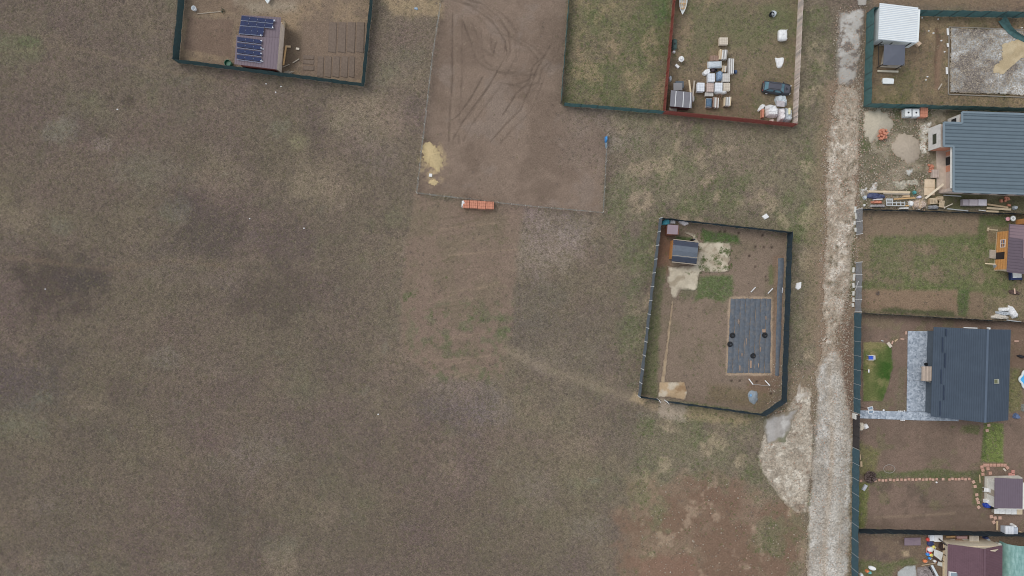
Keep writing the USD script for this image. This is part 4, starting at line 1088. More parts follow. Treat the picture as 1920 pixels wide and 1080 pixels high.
mb2 = MB(); mb2.poly([x[:2] for x in [on(r1, .02, .01), on(r1, .99, .01), on(r1, .99, .7), on(r1, .42, .68), on(r1, .4, .3), on(r1, .02, .28)]], 2.8, 2.875); t.add('roof_patch', mb2, M('pinkish_mauve_sheet', (122, 100, 106), .6, .06), parent=rf)
mb = MB()
for i in range(16):
    u = (i + .5) / 16; mb.bar(on(r1, 0.005, u, .05), on(r1, .995, u, .05), .04, .03)
t.add('rib', mb, MAUVE2, parent=rf, kind='stuff')
mb = MB(); mb.poly(pq([(1857, 468), (1868, 469), (1867, 485), (1856, 484)], .25), 0, .25); t.add('door_step', mb, OLDTIM)
t.done()
mb = MB(); mb.box(*P(1905, 421), *P(1930, 412), -.05, 1.9)
single('orange_shed', 'orange boarded outbuilding just showing behind the orange house', 'shed', mb, ORWOOD2)

# --- slate-roofed house
t = Thing('slate_house', 'house with slate-blue metal tile roof beside the paved terrace', 'house')
eW, eE, rg = 2.75, 3.35, 4.55
W0, W1_ = P3(1751, 613, eW), P3(1745.5, 781, eW)
R0, R1 = P3(1852, 617.5, rg), P3(1846.7, 792.5, rg)
E0, E1 = P3(1895.5, 618, eE), P3(1890.5, 788, eE)
wallpts = [(1738.5, 620), (1869, 624), (1864, 775), (1734, 772)]
mb = MB(); mb.poly([P(*p) for p in wallpts], -.1, 2.62); wl = t.add('wall', mb, DARKW)
for q, z in (((W0, R0, E0), 1), ((W1_, R1, E1), -1)):
    m2 = MB(); c = [(1738.5, 622), (1869, 626)] if z == 1 else [(1734, 771), (1864, 774)]
    a, b = P(*c[0]), P(*c[1]); r = a + (b - a) * .6
    V = np.array([[*a, 2.5], [*b, 2.5], [*r, 4.3]]); m2.add(np.vstack([V, V + [0, .06 * z, 0]]), [[0, 1, 2], [5, 4, 3], [0, 3, 1], [3, 4, 1], [1, 4, 2], [4, 5, 2], [2, 5, 0], [5, 3, 0]]); t.add('gable', m2, DARKW)
mb = MB(); tiled(mb, [R0, W0, W1_, R1], 24, .06, 0.03)
rw = t.add('roof', mb, SLATE)
mb = MB()
for i in range(24):
    u = i / 24; mb.bar(on([W0, R0, R1, W1_], u + .004, .003, .018), on([W0, R0, R1, W1_], u + .004, .997, .018), .05, .03)
t.add('tile_step', mb, SLATE, parent=rw, kind='stuff')
mb = MB(); slab3(mb, [R0, E0, E1, R1], .06)
re2 = t.add('roof', mb, SLATE)
mb = MB()
for i in range(14):
    u = (i + .5) / 14; mb.bar(on([R0, E0, E1, R1], u, .003, .015), on([R0, E0, E1, R1], u, .997, .015), .05, .03)
t.add('tile_step', mb, SLATE, parent=re2, kind='stuff')
mb = MB(); mb.bar(R0 + [0, 0, .03], R1 + [0, 0, .03], .3, .08); t.add('ridge_cap', mb, SLATE2)
GUARD = M('dark_snow_guard', (40, 52, 72), .5, .1)
for x, y0, y1 in [(1774.3, 617, 630), (1767.5, 632.5, 660), (1772, 662, 689), (1765, 693, 719.5), (1769.5, 722.5, 750), (1762.8, 752.5, 779.5)]:
    h = eW + (rg - eW) * (x - 1748) / 101 + .06
    mb = MB(); mb.bar(P3(x, y0, h), P3(x - .3, y1, h), .14, .1); t.add('snow_guard', mb, GUARD)
h = rg - (rg - eE) * .42
mb = MB(); c = P(1868.5, 715.2, h + .1); mb.obox(c, 1, .04, .72, .68, h - .2, h + .12); hf = t.add('roof_hatch', mb, M('grey_green_hatch', (140, 142, 128), .6, .1))
m2 = MB(); m2.obox(c + [-.1, 0], 1, .04, .42, .5, h + .1, h + .14); t.add('hatch_glass', m2, M('olive_hatch_glass', (96, 98, 66), .2, .1), parent=hf)
a, b = P(1734, 772), P(1738.5, 620); L = np.linalg.norm(b - a)
for s0, s1 in [(3.3, 5.3), (6.9, 9.2)]:
    window_on(t, a, b, s0, s1, 1.75, 2.5, np.array([-1, 0]), WHITEF, GLASS)
mb = MB(); panel_on(a, b, 5.7, 6.7, .1, 2.1, (-1, 0), mb, .05); t.add('door', mb, GATE)
mb = MB(); mb.bar(P3(1807, 614, 2.4), P3(1832, 615.3, 2.4), .14, .2); t.add('window_sill', mb, WHITEF)
mb = MB(); c = P(1855.5, 615.8, 3.6); mb.lathe([(.16, 3.2), (.16, 3.6), (.12, 3.6), (.12, 3.45), (0.0, 3.45)], c, 14); t.add('vent_pipe', mb, WHITEF)
# canopy over the door
for i in range(6):
    f0, f1 = i / 6, (i + .94) / 6
    xa, xb = 1728.3 + 19 * f0, 1728.3 + 19 * f1
    mb = MB(); slab3(mb, [P3(xa, 687, 2.45 + .1 * f0), P3(xb, 687, 2.45 + .1 * f1), P3(xb - .6, 714, 2.45 + .1 * f1), P3(xa - .6, 714, 2.45 + .1 * f0)], .04); t.add('canopy_board', mb, M('canopy_wood', (168, 150, 134), .8, .12) if i % 2 else M('canopy_wood_dark', (148, 132, 118), .8, .12))
for x, y in [(1726, 688.5), (1725.5, 712)]:
    mb = MB(); mb.obox(P(x, y), 1, 0, .1, .1, 0, 2.42); t.add('canopy_post', mb, OLDTIM)
t.done()

# terrace
def pavemat(name, c1, c2, w, h, mo):
    nodes = {'g': ('geometry', {}), 'b': ('voronoi_texture', {'scale': w}), 'sc': ('separate_color', {}), 'n': ('noise_texture', {'scale': 1.8, 'detail': 6.0, 'roughness': .75}),
             'a': ('math', {'math_type': 'add'}), 'r': ('rgb_ramp', {'ramp': [(.35, c1), (.95, c2)]}), 'p': ('principled_bsdf', {'roughness': .7}),
             'hm': ('math', {'math_type': 'multiply', 'value2': .45})}
    return usdkit.material(stage, '/World/Looks/' + name, nodes, [('g.position', 'b.vector'), ('b.color', 'sc.color'), ('sc.r', 'hm.value1'), ('hm.value', 'a.value1'), ('g.position', 'n.vector'), ('n.fac', 'a.value2'), ('a.value', 'r.fac'), ('r.color', 'p.base_color')], surface='p.BSDF')
STAMP = pavemat('stamped_blue_grey_paving', C(98, 112, 128), C(170, 179, 190), 4.2, 0, 0)
mb = MB(); mb.poly(pq([(1702.2, 620.5), (1746, 621), (1746, 712.6), (1700.8, 712.6)], 0), -.05, .07)
st = single('terrace', 'blue-grey stamped terrace in front of the slate-roofed house', None, mb, STAMP, kind='structure')
mb = MB(); mb.poly(pq([(1700.8, 713), (1746, 713), (1745, 772), (1700, 771.2)], 0), -.05, .075)
single('terrace', 'lower half of the stamped terrace before the slate-roofed house', None, mb, STAMP, kind='structure')
mb = MB(); mb.poly(pq([(1612, 769.3), (1700, 771.6), (1796, 774), (1797, 789.5), (1700, 787.3), (1612, 784)], 0), -.05, .07)
single('garden_path', 'blue-grey paved path from the yard gate to the terrace', None, mb, STAMP, kind='structure')

# ---------------------------------------------------------------- sheds
t = Thing('tool_shed', 'red-walled shed with grey felt roof and three white strips in the pallet yard', 'shed')
r4 = [P3(1258.3, 169, 2.3), P3(1298.5, 173.4, 2.3), P3(1297, 202.8, 2.1), P3(1256, 199, 2.1)]
mb = MB(); mb.poly(pq([(1257, 178), (1290, 182), (1289, 207), (1256, 204)], 0), -.1, 2.1); t.add('wall', mb, M('dark_red_shed_wall', (86, 44, 48), .7, .2))
mb = MB(); slab3(mb, r4, .07); rf = t.add('roof', mb, M('grey_felt_roof', (112, 110, 116), .9, .08, 2))
for u in (.235, .59, .915):
    m2 = MB(); slab3(m2, [on(r4, u - .012, .02, .03), on(r4, u + .014, .02, .03), on(r4, u + .012, .99, .03), on(r4, u - .016, .99, .03)], .04); t.add('roof_strip', m2, WHITEP, parent=rf)
t.done()
t = Thing('store_box', 'low grey-lidded storage box behind the shed with white roof strips', 'storage box')
mb = MB(); mb.poly(quad((1263, 157), (1278, 169), 0), -.05, 1.3); t.add('body', mb, DARKW)
mb = MB(); mb.poly(quad((1262.8, 155.4), (1279.3, 169.2), 1.38), 1.3, 1.38); t.add('lid', mb, M('grey_lid', (122, 120, 122), .8, .08, 2)); t.done()
mb = MB(); mb.obox(P(1261, 206), 1, -.1, 1.15, .45, -.05, .35, bev=.03)
single('stone_slab', 'grey slab lying at the foot of the red-walled shed', 'slab', mb, CONC)

t = Thing('garden_shed', 'small shed with dark gambrel roof and orange gable in the fenced garden', 'shed')
c4 = [(1262.6, 449.4), (1310, 455), (1306, 495), (1259.5, 490)]
def edge(u):
    return (c4[0][0] * (1 - u) + c4[3][0] * u, c4[0][1] * (1 - u) + c4[3][1] * u), (c4[1][0] * (1 - u) + c4[2][0] * u, c4[1][1] * (1 - u) + c4[2][1] * u)
prof = [(0, 1.7), (.24, 2.5), (.48, 2.85), (.755, 2.5), (1, 1.7)]
mb = MB(); mb.poly(pq([(1257.5, 452), (1304, 457), (1301, 490), (1254.5, 486)], 0), -.1, 1.65); t.add('wall', mb, M('brown_shed_wall', (132, 98, 66), .8, .15))
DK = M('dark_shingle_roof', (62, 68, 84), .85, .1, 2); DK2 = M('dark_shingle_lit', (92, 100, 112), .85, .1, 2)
for (u0, z0), (u1, z1) in zip(prof[:-1], prof[1:]):
    (a0, b0), (a1, b1) = edge(u0), edge(u1)
    q = [P3(*a0, z0), P3(*b0, z0), P3(*b1, z1), P3(*a1, z1)]
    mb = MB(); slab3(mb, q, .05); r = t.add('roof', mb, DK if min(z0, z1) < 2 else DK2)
    m2 = MB()
    for i in range(5):
        m2.bar(on(q, .003, (i + .5) / 5, .01), on(q, .997, (i + .5) / 5, .01), .03, .02)
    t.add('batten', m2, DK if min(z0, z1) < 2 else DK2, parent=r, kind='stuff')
a, b = P(1254.5, 486), P(1257.5, 452); L = np.linalg.norm(b - a)
for i in range(12):
    mb = MB(); s0, s1 = L * i / 12 + .01, L * (i + 1) / 12 - .01; s = (i + .5) / 12
    zt = np.interp(1 - s, [p[0] for p in prof], [p[1] for p in prof]) - .1
    panel_on(a, b, s0, s1, 0, zt, (-1, 0), mb, .05); t.add('board', mb, ORWOOD2)
mb = MB(); mb.bar(P3(1259.8, 491, 1.72), P3(1306, 496, 1.72), .1, .1); t.add('eave_trim', mb, OLDTIM)
mb = MB(); mb.bar(P3(1262.6, 448.7, 1.72), P3(1310, 454.3, 1.72), .1, .1); t.add('eave_trim', mb, OLDTIM)
mb = MB(); mb.bar(P3(1260.8, 478.5, 2.56), P3(1308, 483.5, 2.56), .06, .04); t.add('ridge_trim', mb, OLDTIM)
t.done()
t = Thing('cabin_toilet', 'narrow outhouse with flat mauve roof in the corner of the fenced garden', 'outhouse')
mb = MB(); mb.poly(quad((1246.5, 425), (1266, 442), 0), -.1, 2.1); t.add('wall', mb, M('red_brown_outhouse', (124, 78, 58), .8, .15))
mb = MB(); mb.poly([P(1252, 421, 2.2), P(1272, 422.5, 2.2), P(1270.5, 439.5, 2.2), P(1250.5, 438.5, 2.2)], 2.1, 2.2); t.add('roof', mb, M('mauve_outhouse_roof', (134, 116, 124), .6, .05, 2)); t.done()

t = Thing('garden_cabin', 'cabin with plain mauve roof, pale walls and paved edge behind the brick-edged bed', 'cabin')
mb = MB(); mb.poly(quad((1850, 897), (1901, 945), 0), -.1, 2.45); t.add('wall', mb, M('pale_stucco', (204, 202, 194), .9, .12, 2, dirt=(168, 160, 148)))
mb = MB(); r4 = [P3(1865.3, 896, 2.6), P3(1918, 898, 2.55), P3(1917.5, 954, 2.5), P3(1864.7, 953, 2.55)]; slab3(mb, r4, .08); rf = t.add('roof', mb, M('mauve_cabin_roof', (100, 86, 98), .6, .05, 1.2))
m2 = MB()
for i in range(13):
    u = (i + .5) / 13; m2.bar(on(r4, u, .004, .008), on(r4, u, .996, .008), .035, .02)
t.add('rib', m2, MATS['mauve_cabin_roof'], parent=rf, kind='stuff')
mb = MB(); panel_on(P(1850, 945), P(1850, 897), 1.6, 2.5, .1, 2.05, (-1, 0), mb, .05); t.add('door', mb, OLDTIM)
mb = MB(); mb.poly(pq([(1846, 893), (1908, 891), (1916, 895), (1916, 899), (1850, 897), (1850, 948), (1845, 948)], 0), -.05, .12); t.add('paved_edge', mb, M('pale_paved_edge', (168, 162, 152), .9, .12, 2, dirt=(140, 130, 118))); t.done()
t = Thing('bench_row', 'long white-topped bench along the lower side of the mauve-roofed cabin', 'bench')
for i in range(5):
    x0 = 1864.5 + i * 10.6
    mb = MB(); mb.poly(quad((x0, 954.5), (x0 + 10.1, 963.5 + .3 * i), .85), .78, .85); t.add('top_board', mb, M('white_marble_board', (206, 206, 204), .5, .1, 3, dirt=(176, 172, 166)) if i < 4 else TIMBER)
mb = MB(); mb.poly(quad((1866, 955.5), (1915, 963), .78), 0, .78); t.add('base', mb, OLDTIM); t.done()

t = Thing('tiled_house', 'plum metal-tile roofed house at the bottom edge with a pale timber deck', 'house')
rg = 4.3
W0, W1_ = P3(1777.5, 1020, 2.7), P3(1776, 1110, 2.7); R0, R1 = P3(1846, 1029, rg), P3(1845, 1120, rg); E0, E1 = P3(1879, 1022.5, 3.0), P3(1878, 1112, 3.0)
mb = MB(); mb.poly(pq([(1768, 1012), (1855, 1012), (1855, 1100), (1768, 1100)], 0), -.1, 2.6); t.add('wall', mb, M('cream_house_wall', (206, 190, 164), .9, .1))
V = np.array([[*P(1768, 1013), 2.5], [*P(1855, 1013), 2.5], [*P(1830, 1013), 4.1]]); mb = MB(); mb.add(np.vstack([V, V + [0, -.1, 0]]), [[0, 2, 1], [3, 4, 5], [0, 1, 3], [1, 4, 3], [1, 2, 4], [2, 5, 4], [2, 0, 5], [0, 3, 5]]); t.add('gable', mb, MATS['cream_house_wall'])
mb = MB(); tiled(mb, [R0, W0, W1_, R1], 17, .05, .035); rw = t.add('roof', mb, PLUM)
mb = MB()
for i in range(30):
    u = (i + .5) / 30; mb.bar(on([R0, W0, W1_, R1], .005, u, .03), on([R0, W0, W1_, R1], .995, u, .03), .06, .04)
t.add('tile_rib', mb, PLUM, parent=rw, kind='stuff')
mb = MB(); tiled(mb, [R0, E0, E1, R1], 9, .05, .035); rw2 = t.add('roof', mb, M('plum_tile_roof_far', (94, 62, 72), .6, .1, 1.5))
mb = MB()
for i in range(30):
    u = (i + .5) / 30; mb.bar(on([R0, E0, E1, R1], .005, u, .03), on([R0, E0, E1, R1], .995, u, .03), .06, .04)
t.add('tile_rib', mb, PLUM, parent=rw2, kind='stuff')
mb = MB(); mb.bar(R0 + [0, 0, .04], R1 + [0, 0, .04], .3, .08); t.add('ridge_cap', mb, PLUM)
mb = MB(); c = P(1791, 1078, 3.2); mb.obox(c, 1, -.06, 1.4, .7, 2.7, 3.12); h1 = t.add('skylight', mb, WHITEF)
mb = MB(); mb.obox(c, 1, -.06, 1.2, .5, 3.1, 3.15); t.add('pane', mb, M('grey_sky_glass', (120, 136, 146), .15, .1), parent=h1)
for i in range(3):
    mb = MB(); mb.poly(quad((1768.2 + i * 3, 1018), (1770.9 + i * 3, 1100), .3), .1, .3); t.add('deck_board', mb, TIMBER)
t.done()
mb = MB(); mb.poly(pq([(1776, 1012), (1800, 1010), (1858, 1014), (1866, 1023), (1848, 1028), (1790, 1022)], 0), -.05, .1)
single('house_apron', 'grey concrete apron curving before the plum-roofed house', None, mb, CONC, kind='structure')

# greenhouse
t = Thing('greenhouse', 'greenhouse tunnel under teal-green film at the bottom corner', 'greenhouse')
film = usdkit.material(stage, '/World/Looks/greenhouse_film', {'d': ('principled_bsdf', {'base_color': C(118, 168, 160), 'roughness': .35}), 'g': ('geometry', {}), 'mp': ('mapping', {'scale': (3, .5, 1)}), 'n': ('noise_texture', {'scale': 1.6, 'detail': 5.0}), 'r': ('rgb_ramp', {'ramp': [(.3, C(94, 142, 136)), (.7, C(142, 182, 178))]}), 't': ('transparent_bsdf', {}), 'm': ('mix_closure', {'fac': .84})},
    [('g.position', 'mp.vector'), ('mp.vector', 'n.vector'), ('n.fac', 'r.fac'), ('r.color', 'd.base_color'), ('t.BSDF', 'm.closure1'), ('d.BSDF', 'm.closure2')], surface='m.closure')
xa, xb = 1888, 1945
def arch(y, k, lift=0):
    u = k / 12; ang = math.pi * (1 - u); hh = (.25 + 2.0 * math.sin(ang) ** .7) if 0 < k < 12 else .0
    x = (xa + xb) / 2 + (xb - xa) / 2 * math.cos(ang)
    return [(x - 960) * S * .985, (540 - y) * S * .985, hh + lift]
ys = np.linspace(1021, 1100, 8); mb = MB(); Vv = [arch(y, k, .03 * math.sin(3 * y + k)) for y in ys for k in range(13)]; F = []
for i in range(7):
    for k in range(12):
        F.append([i * 13 + k, i * 13 + k + 1, (i + 1) * 13 + k + 1, (i + 1) * 13 + k])
F += [[0, k + 1, k, k] for k in range(1, 12)]
V = np.array(Vv); mb.add(np.vstack([V, V - [0, 0, .03]]), [f[::-1] for f in F if len(set(f)) == 4] + [[x + len(V) for x in f] for f in F if len(set(f)) == 4]); t.add('film', mb, film, smooth=True)
for i, y in enumerate(ys):
    mb = MB(); mb.tube([arch(y, k, .05) for k in range(13)], .025, 6); t.add('hoop', mb, M('pale_hoop', (120, 166, 162), .5, .05))
t.done()

# ---------------------------------------------------------------- heaps, sheets and other loose shapes
def starpoly(c, pts, ang):
    """radius of a star-shaped polygon at an angle from its centre"""
    out = []
    for a in ang:
        d = np.array([math.cos(a), math.sin(a)]); best = 0.05
        for p, q in zip(pts, pts[1:] + pts[:1]):
            e = q - p; den = d[0] * e[1] - d[1] * e[0]
            if abs(den) < 1e-9: continue
            w = p - c; tt = (w[0] * e[1] - w[1] * e[0]) / den; uu = (w[0] * d[1] - w[1] * d[0]) / den
            if tt > 0 and -1e-6 <= uu <= 1 + 1e-6: best = max(best, tt)
        out.append(best)
    return np.array(out)

def heap(pts_px, h, profile='mound', rough=.12, seed=0, z0=-.04, na=40, nr=10, wob=.08):
    """a heap or crumpled sheet over a star-shaped outline"""
    r = np.random.default_rng(seed)
    pts = [P(*p) for p in pts_px]; c = np.mean(pts, 0); ang = np.linspace(0, 2 * math.pi, na, endpoint=False)
    R = starpoly(c, pts, ang) * (1 + wob * r.uniform(-1, 1, na))
    V = [[c[0], c[1], 0]]; 
    for i in range(1, nr + 1):
        for a, rr in zip(ang, R):
            V.append([c[0] + rr * i / nr * math.cos(a), c[1] + rr * i / nr * math.sin(a), 0])
    V = np.array(V); f = np.concatenate([[0], np.repeat(np.arange(1, nr + 1) / nr, na)])
    q = V[:, :2]; n1 = meshkit.fbm(np.column_stack([q * 2.2, np.full(len(q), seed)]), 4); n2 = np.abs(meshkit.noise(np.column_stack([q * 3.1, np.full(len(q), seed + 9.5)])) - .5) * 1.2 + np.abs(meshkit.noise(np.column_stack([q @ np.array([[.8, .6], [-.6, .8]]) * [7.5, 4], np.full(len(q), seed + 3.5)])) - .5) * 1.2
    if profile == 'mound':
        z = h * (1 - f ** 1.4) + rough * (n1 - .5) * np.where(f < 1, 1, 0)
    elif profile == 'sheet':
        z = h * np.clip((1 - f) * 5, 0, 1) * (0.55 + .45 * n1) + rough * (1 - n2) * np.where(f < 1, 1, .3)
    else:
        z = h * np.clip((1 - f) * 3.2, 0, 1) * (.62 + .38 * n1) + 1.7 * rough * (.5 - n2) * np.where(f < 1, 1, 0)
    V[:, 2] = np.maximum(z, 0.0) + np.where(f < 1, .02, z0)
    F = [[0, 1 + j, 1 + (j + 1) % na] for j in range(na)]
    for i in range(nr - 1):
        for j in range(na):
            k = (j + 1) % na; a, b = 1 + i * na, 1 + (i + 1) * na
            F += [[a + j, b + j, b + k], [a + j, b + k, a + k]]
    return MB().add(V, F)

FILMW = M('white_plastic_film', (212, 216, 220), .4, .12, 4, spec=.4, dirt=(170, 172, 174), bump=.08, bscale=3.5)
FILMG = M('grey_plastic_film', (176, 184, 190), .4, .16, 4, spec=.4, dirt=(140, 146, 150), bump=.08, bscale=3.5)
SHEETW = M('white_sheet', (214, 214, 210), .8, .08, 4, dirt=(180, 176, 168), bump=.02, bscale=5)
SANDY = M('yellow_sand', (180, 158, 112), .95, .14, 5, bump=.02)
BLUETARP = M('blue_tarp', (40, 84, 176), .5, .15, 4, bump=.02, bscale=5)
CYANTARP = M('cyan_tarp', (66, 178, 196), .45, .2, 4, bump=.02, bscale=5)
BRICKO = M('orange_hollow_brick', (188, 120, 92), .9, .16, 3)
BRICKP = M('pinkish_paving_brick', (188, 150, 130), .9, .14, 5)
BRICKP2 = M('salmon_paving_brick', (180, 136, 116), .9, .14, 5)
GRANITE = M('grey_mound_sand', (160, 146, 128), .95, .12, 4, bump=.02)

def rpoly(x, y, rx, ry, n=9, seed=0, v=.25):
    r = np.random.default_rng(seed + int(x * 7 + y * 13))
    return [(x + rx * math.cos(a) * r.uniform(1 - v, 1 + v), y + ry * math.sin(a) * r.uniform(1 - v, 1 + v)) for a in np.linspace(0, 6.28, n, endpoint=False)]

def H1(name, label, cat, pts, h, mat, profile='mound', rough=.12, seed=1, group=None, **k):
    return single(name, label, cat, heap(pts, h, profile, rough, seed, **k), mat, group=group, smooth=True if profile == 'mound' else 22)

H1('sand_heap', 'yellow sand heap spilling beside the wire fence', 'sand heap', [(797, 268), (806, 265), (818, 275), (828, 292), (830, 312), (818, 322), (805, 310), (793, 298), (792, 282)], .55, SANDY, seed=3, wob=.16)
H1('sand_patch', 'thin remnant of yellow sand below the small white box', 'sand heap', rpoly(813, 342, 9, 6), .08, SANDY, seed=4, rough=.05, wob=.3)
H1('gravel_heap', 'broad grey gravel heap beside the track with orange bricks on it', 'gravel heap', [(1622, 212), (1645, 205), (1662, 208), (1674, 225), (1672, 245), (1655, 262), (1635, 265), (1622, 255), (1617, 235)], .8, M('grey_gravel_heap', (168, 158, 138), .95, .2, 7, bump=.05), seed=5, wob=.12)
H1('sand_heap', 'smooth brown-grey mortar sand heap in front of the unfinished house', 'sand heap', [(1672, 268), (1690, 249), (1708, 252), (1724, 266), (1726, 285), (1722, 298), (1704, 308), (1690, 298), (1672, 285)], .55, GRANITE, seed=6, rough=.08, wob=.08)
t = Thing('brick_pile', 'tumbled orange bricks on the grey gravel heap', 'brick pile'); r = np.random.default_rng(21)
for i in range(34):
    a, rr = r.uniform(0, 6.28), math.sqrt(r.random()); c = P(1652 + 9.5 * rr * math.cos(a), 253 + 10 * rr * math.sin(a)); u = r.uniform(0, 3.14)
    mb = MB(); mb.obox(c, math.cos(u), math.sin(u), .32, .22, .2, .62 + .3 * (1 - rr) + r.uniform(-.05, .1), bev=.01); t.add('brick', mb, BRICKO)
t.done()
H1('grey_heap', 'small grey heap holding a blue sack in the fenced garden', 'heap', [(1402, 738), (1408, 731), (1420, 734), (1421, 750), (1415, 760), (1404, 752)], .35, M('dark_grey_gravel', (128, 138, 146), .9, .2, 6, bump=.03), seed=8)
H1('blue_sack', 'pale blue sack slumped on the small grey heap', 'sack', rpoly(1406.5, 741, 2.4, 3), .42, M('pale_blue_sack', (112, 160, 200), .6, .2, 5), 'bag', .06, seed=9, z0=.2)

# white litter lying in the field and elsewhere
def sheetq(name, label, cat, pts, mat, h=.06, rough=.05, seed=1, group=None):
    return H1(name, label, cat, pts, h, mat, 'sheet', rough, seed, group, nr=6, na=28, wob=.03)
sheetq('cardboard_sheet', 'crumpled white sheet on the grass above the garden fence', 'sheet', [(1428, 406), (1437, 400), (1443, 407), (1434, 412)], SHEETW)
sheetq('cardboard_sheet', 'flat white sheet on the grass between garden fence and track', 'sheet', [(1493, 531), (1503, 528), (1502, 540), (1496, 544), (1491, 540)], SHEETW, seed=2)
sheetq('plastic_sheet', 'ragged white plastic sheet on the grass beside the plank fence', 'sheet', [(1452, 107), (1458, 109), (1470, 107), (1470, 116), (1465, 127), (1457, 128), (1455, 118)], FILMW, .08, .12, 3)
sheetq('cyan_tarp', 'crumpled cyan tarpaulin in the corner of the garden fence', 'tarpaulin', [(1241, 415), (1247, 411), (1255, 412), (1255, 420), (1249, 422), (1240, 422)], CYANTARP, .35, .2, 4)
sheetq('white_sack', 'white sack between the cyan tarpaulin and the mauve-roofed outhouse', 'sack', [(1256, 413), (1258, 411), (1266, 414), (1266, 420), (1255, 420)], FILMW, .4, .15, 5)
sheetq('film_bundle', 'white and pink film bundle against the garden fence', 'film bundle', [(1269, 414), (1276, 413), (1291, 417), (1291, 420), (1283, 424), (1275, 420)], M('white_pink_film', (214, 200, 200), .5, .18, 5), .3, .2, 6)
for i, (x, y) in enumerate([(220, 205), (85, 542), (468, 410), (570, 428), (709, 777), (499, 157), (517, 173), (527, 162)]):
    H1('litter_scrap', 'tiny white scrap of litter lying alone in the dead grass', 'litter', rpoly(x, y, 1.7, 1.5, 6, i), .06, SHEETW, 'bag', .02, seed=i, group='white litter scraps in the field', na=10, nr=3)

# boats and tubs
def boat(name, label, c, ln, wd, ang, inside):
    t = Thing(name, label, 'boat'); d = np.array([math.cos(ang), math.sin(ang)]); e = np.array([-d[1], d[0]]); c = np.asarray(c)
    def ring(k, z, s=1.0):
        out = []
        for u in np.linspace(0, 1, 17):
            x = (u - .5) * ln; w = wd / 2 * (1 - max(0, (u - .45) / .55) ** 2.4) * (1 - .25 * max(0, (.25 - u) / .25))
            out.append(np.append(c + d * (x * s) + e * w * k * s, z))
        return out
    def hull(s_out, s_in, z0, z1):
        mb = MB(); L = [ring(-1, z0, .82), ring(-1, z1), ring(-1, z1 + .02, .93), ring(-1, z0 + .12, .78)]; Rr = [ring(1, z0, .82), ring(1, z1), ring(1, z1 + .02, .93), ring(1, z0 + .12, .78)]
        V = np.array([p for r in L + Rr for p in r]); F = []
        def strip(a, b, flip):
            for i in range(16):
                q = [a * 17 + i, a * 17 + i + 1, b * 17 + i + 1, b * 17 + i]; F.append(q[::-1] if flip else q)
        for o, fl in ((0, False), (4, True)):
            strip(o, o + 1, fl); strip(o + 1, o + 2, fl); strip(o + 2, o + 3, fl)
        strip(3, 7, False); strip(4, 0, False)
        for k in (0, 1, 2):
            F.append([k * 17, (k + 1) * 17, (5 + k) * 17, (4 + k) * 17])
        return mb.add(V, F)
    t.add('hull', hull(1, 1, .05, .65), M('white_hull', (206, 212, 214), .4, .08, 3, dirt=(170, 176, 178)), smooth=False)
    if inside:
        for k in range(5):
            u = -.36 + k * .16; p = c + d * u * ln
            mb = MB(); mb.bar(np.append(p - e * wd * .36, .42), np.append(p + e * wd * .36, .42), .22, .04); t.add('slat', mb, TIMBER2)
        for s_ in (-.2, .1, .26):
            mb = MB(); mb.bar(np.append(c - d * ln * .44 + e * wd * s_, .5), np.append(c + d * ln * .28 + e * wd * s_, .5), .07); t.add('pole', mb, OCHRE if s_ > 0 else TIMBER)
    t.done()
boat('rowing_boat', 'white rowing boat with slatted floor beside the red metal fence', P(1279.3, 2), 4.6, 1.25, -1.63, True)
boat('rowing_boat', 'white boat bow poking in above the solar-roofed cabin', P(503, -14), 3.9, 1.35, -1.5, False)
t = Thing('storage_tank', 'dark green tank lying against the red metal fence', 'tank')
mb = MB(); c0, c1 = P3(1264.5, 74, .42), P3(1264, 93, .42); mb.tube([c0, c0 * .9 + c1 * .1, c0 * .1 + c1 * .9, c1], [.22, .38, .38, .22], 14); t.add('body', mb, M('dark_green_tank', (58, 84, 80), .35, .1))
mb = MB(); mb.lathe([(.12, .75), (.12, .86), (.0, .86)], (c0 * .5 + c1 * .5)[:2], 10); t.add('cap', mb, BLACK); t.done()
H1('white_bag', 'white bag at the end of the lying green tank', 'bag', rpoly(1263.5, 97.5, 3.4, 2.6), .3, FILMW, 'bag', .06, seed=3)
t = Thing('garden_table', 'round white table with a white box on it by the red fence', 'table')
c = P(1275.3, 113.5); mb = MB(); mb.lathe([(.02, .68), (.42, .68), (.42, .73), (0, .73)], c, 18); t.add('tabletop', mb, WHITEP)
for a in (.5, 2.1, 3.6, 5.2):
    mb = MB(); mb.bar(np.append(c + .18 * np.array([math.cos(a), math.sin(a)]), .68), np.append(c + .36 * np.array([math.cos(a), math.sin(a)]), 0), .05); t.add('leg', mb, WHITEP)
t.done()
mb = MB(); mb.obox(P(1278, 108.5, .9), .2, 1, .5, .3, .73, 1.0, bev=.03); single('white_box', 'small white box standing on the round white table', 'box', mb, SHEETW)
mb = MB(); mb.obox(P(1269, 125), 1, -.9, .65, .36, 0, .35, bev=.03); single('white_box', 'small white box on the ground below the round white table', 'box', mb, SHEETW)
H1('grey_bundle', 'grey bundle against the red metal fence above the storage box', 'bundle', rpoly(1256.5, 148, 3, 6), .35, FILMG, 'bag', .1, seed=12)
for (p, q, lab) in [((1292, 150), (1295, 174), 'pale plank leaning towards the shed roof, the straighter of two'), ((1302, 151.5), (1298, 188), 'tan plank leaning past the corner of the shed with white roof strips')]:
    mb = MB(); mb.bar(P3(*p, .1), P3(*q, 1.6), .24, .05); single('long_plank', lab, 'plank', mb, TIMBER if q[0] < 1297 else OLDTIM)
sheetq('film_scrap', 'scrap of white film on the ground beside the shed with white roof strips', 'film', [(1298, 180), (1301, 179), (1301, 190), (1298, 193), (1297, 186)], FILMW, .3, .1, 7)
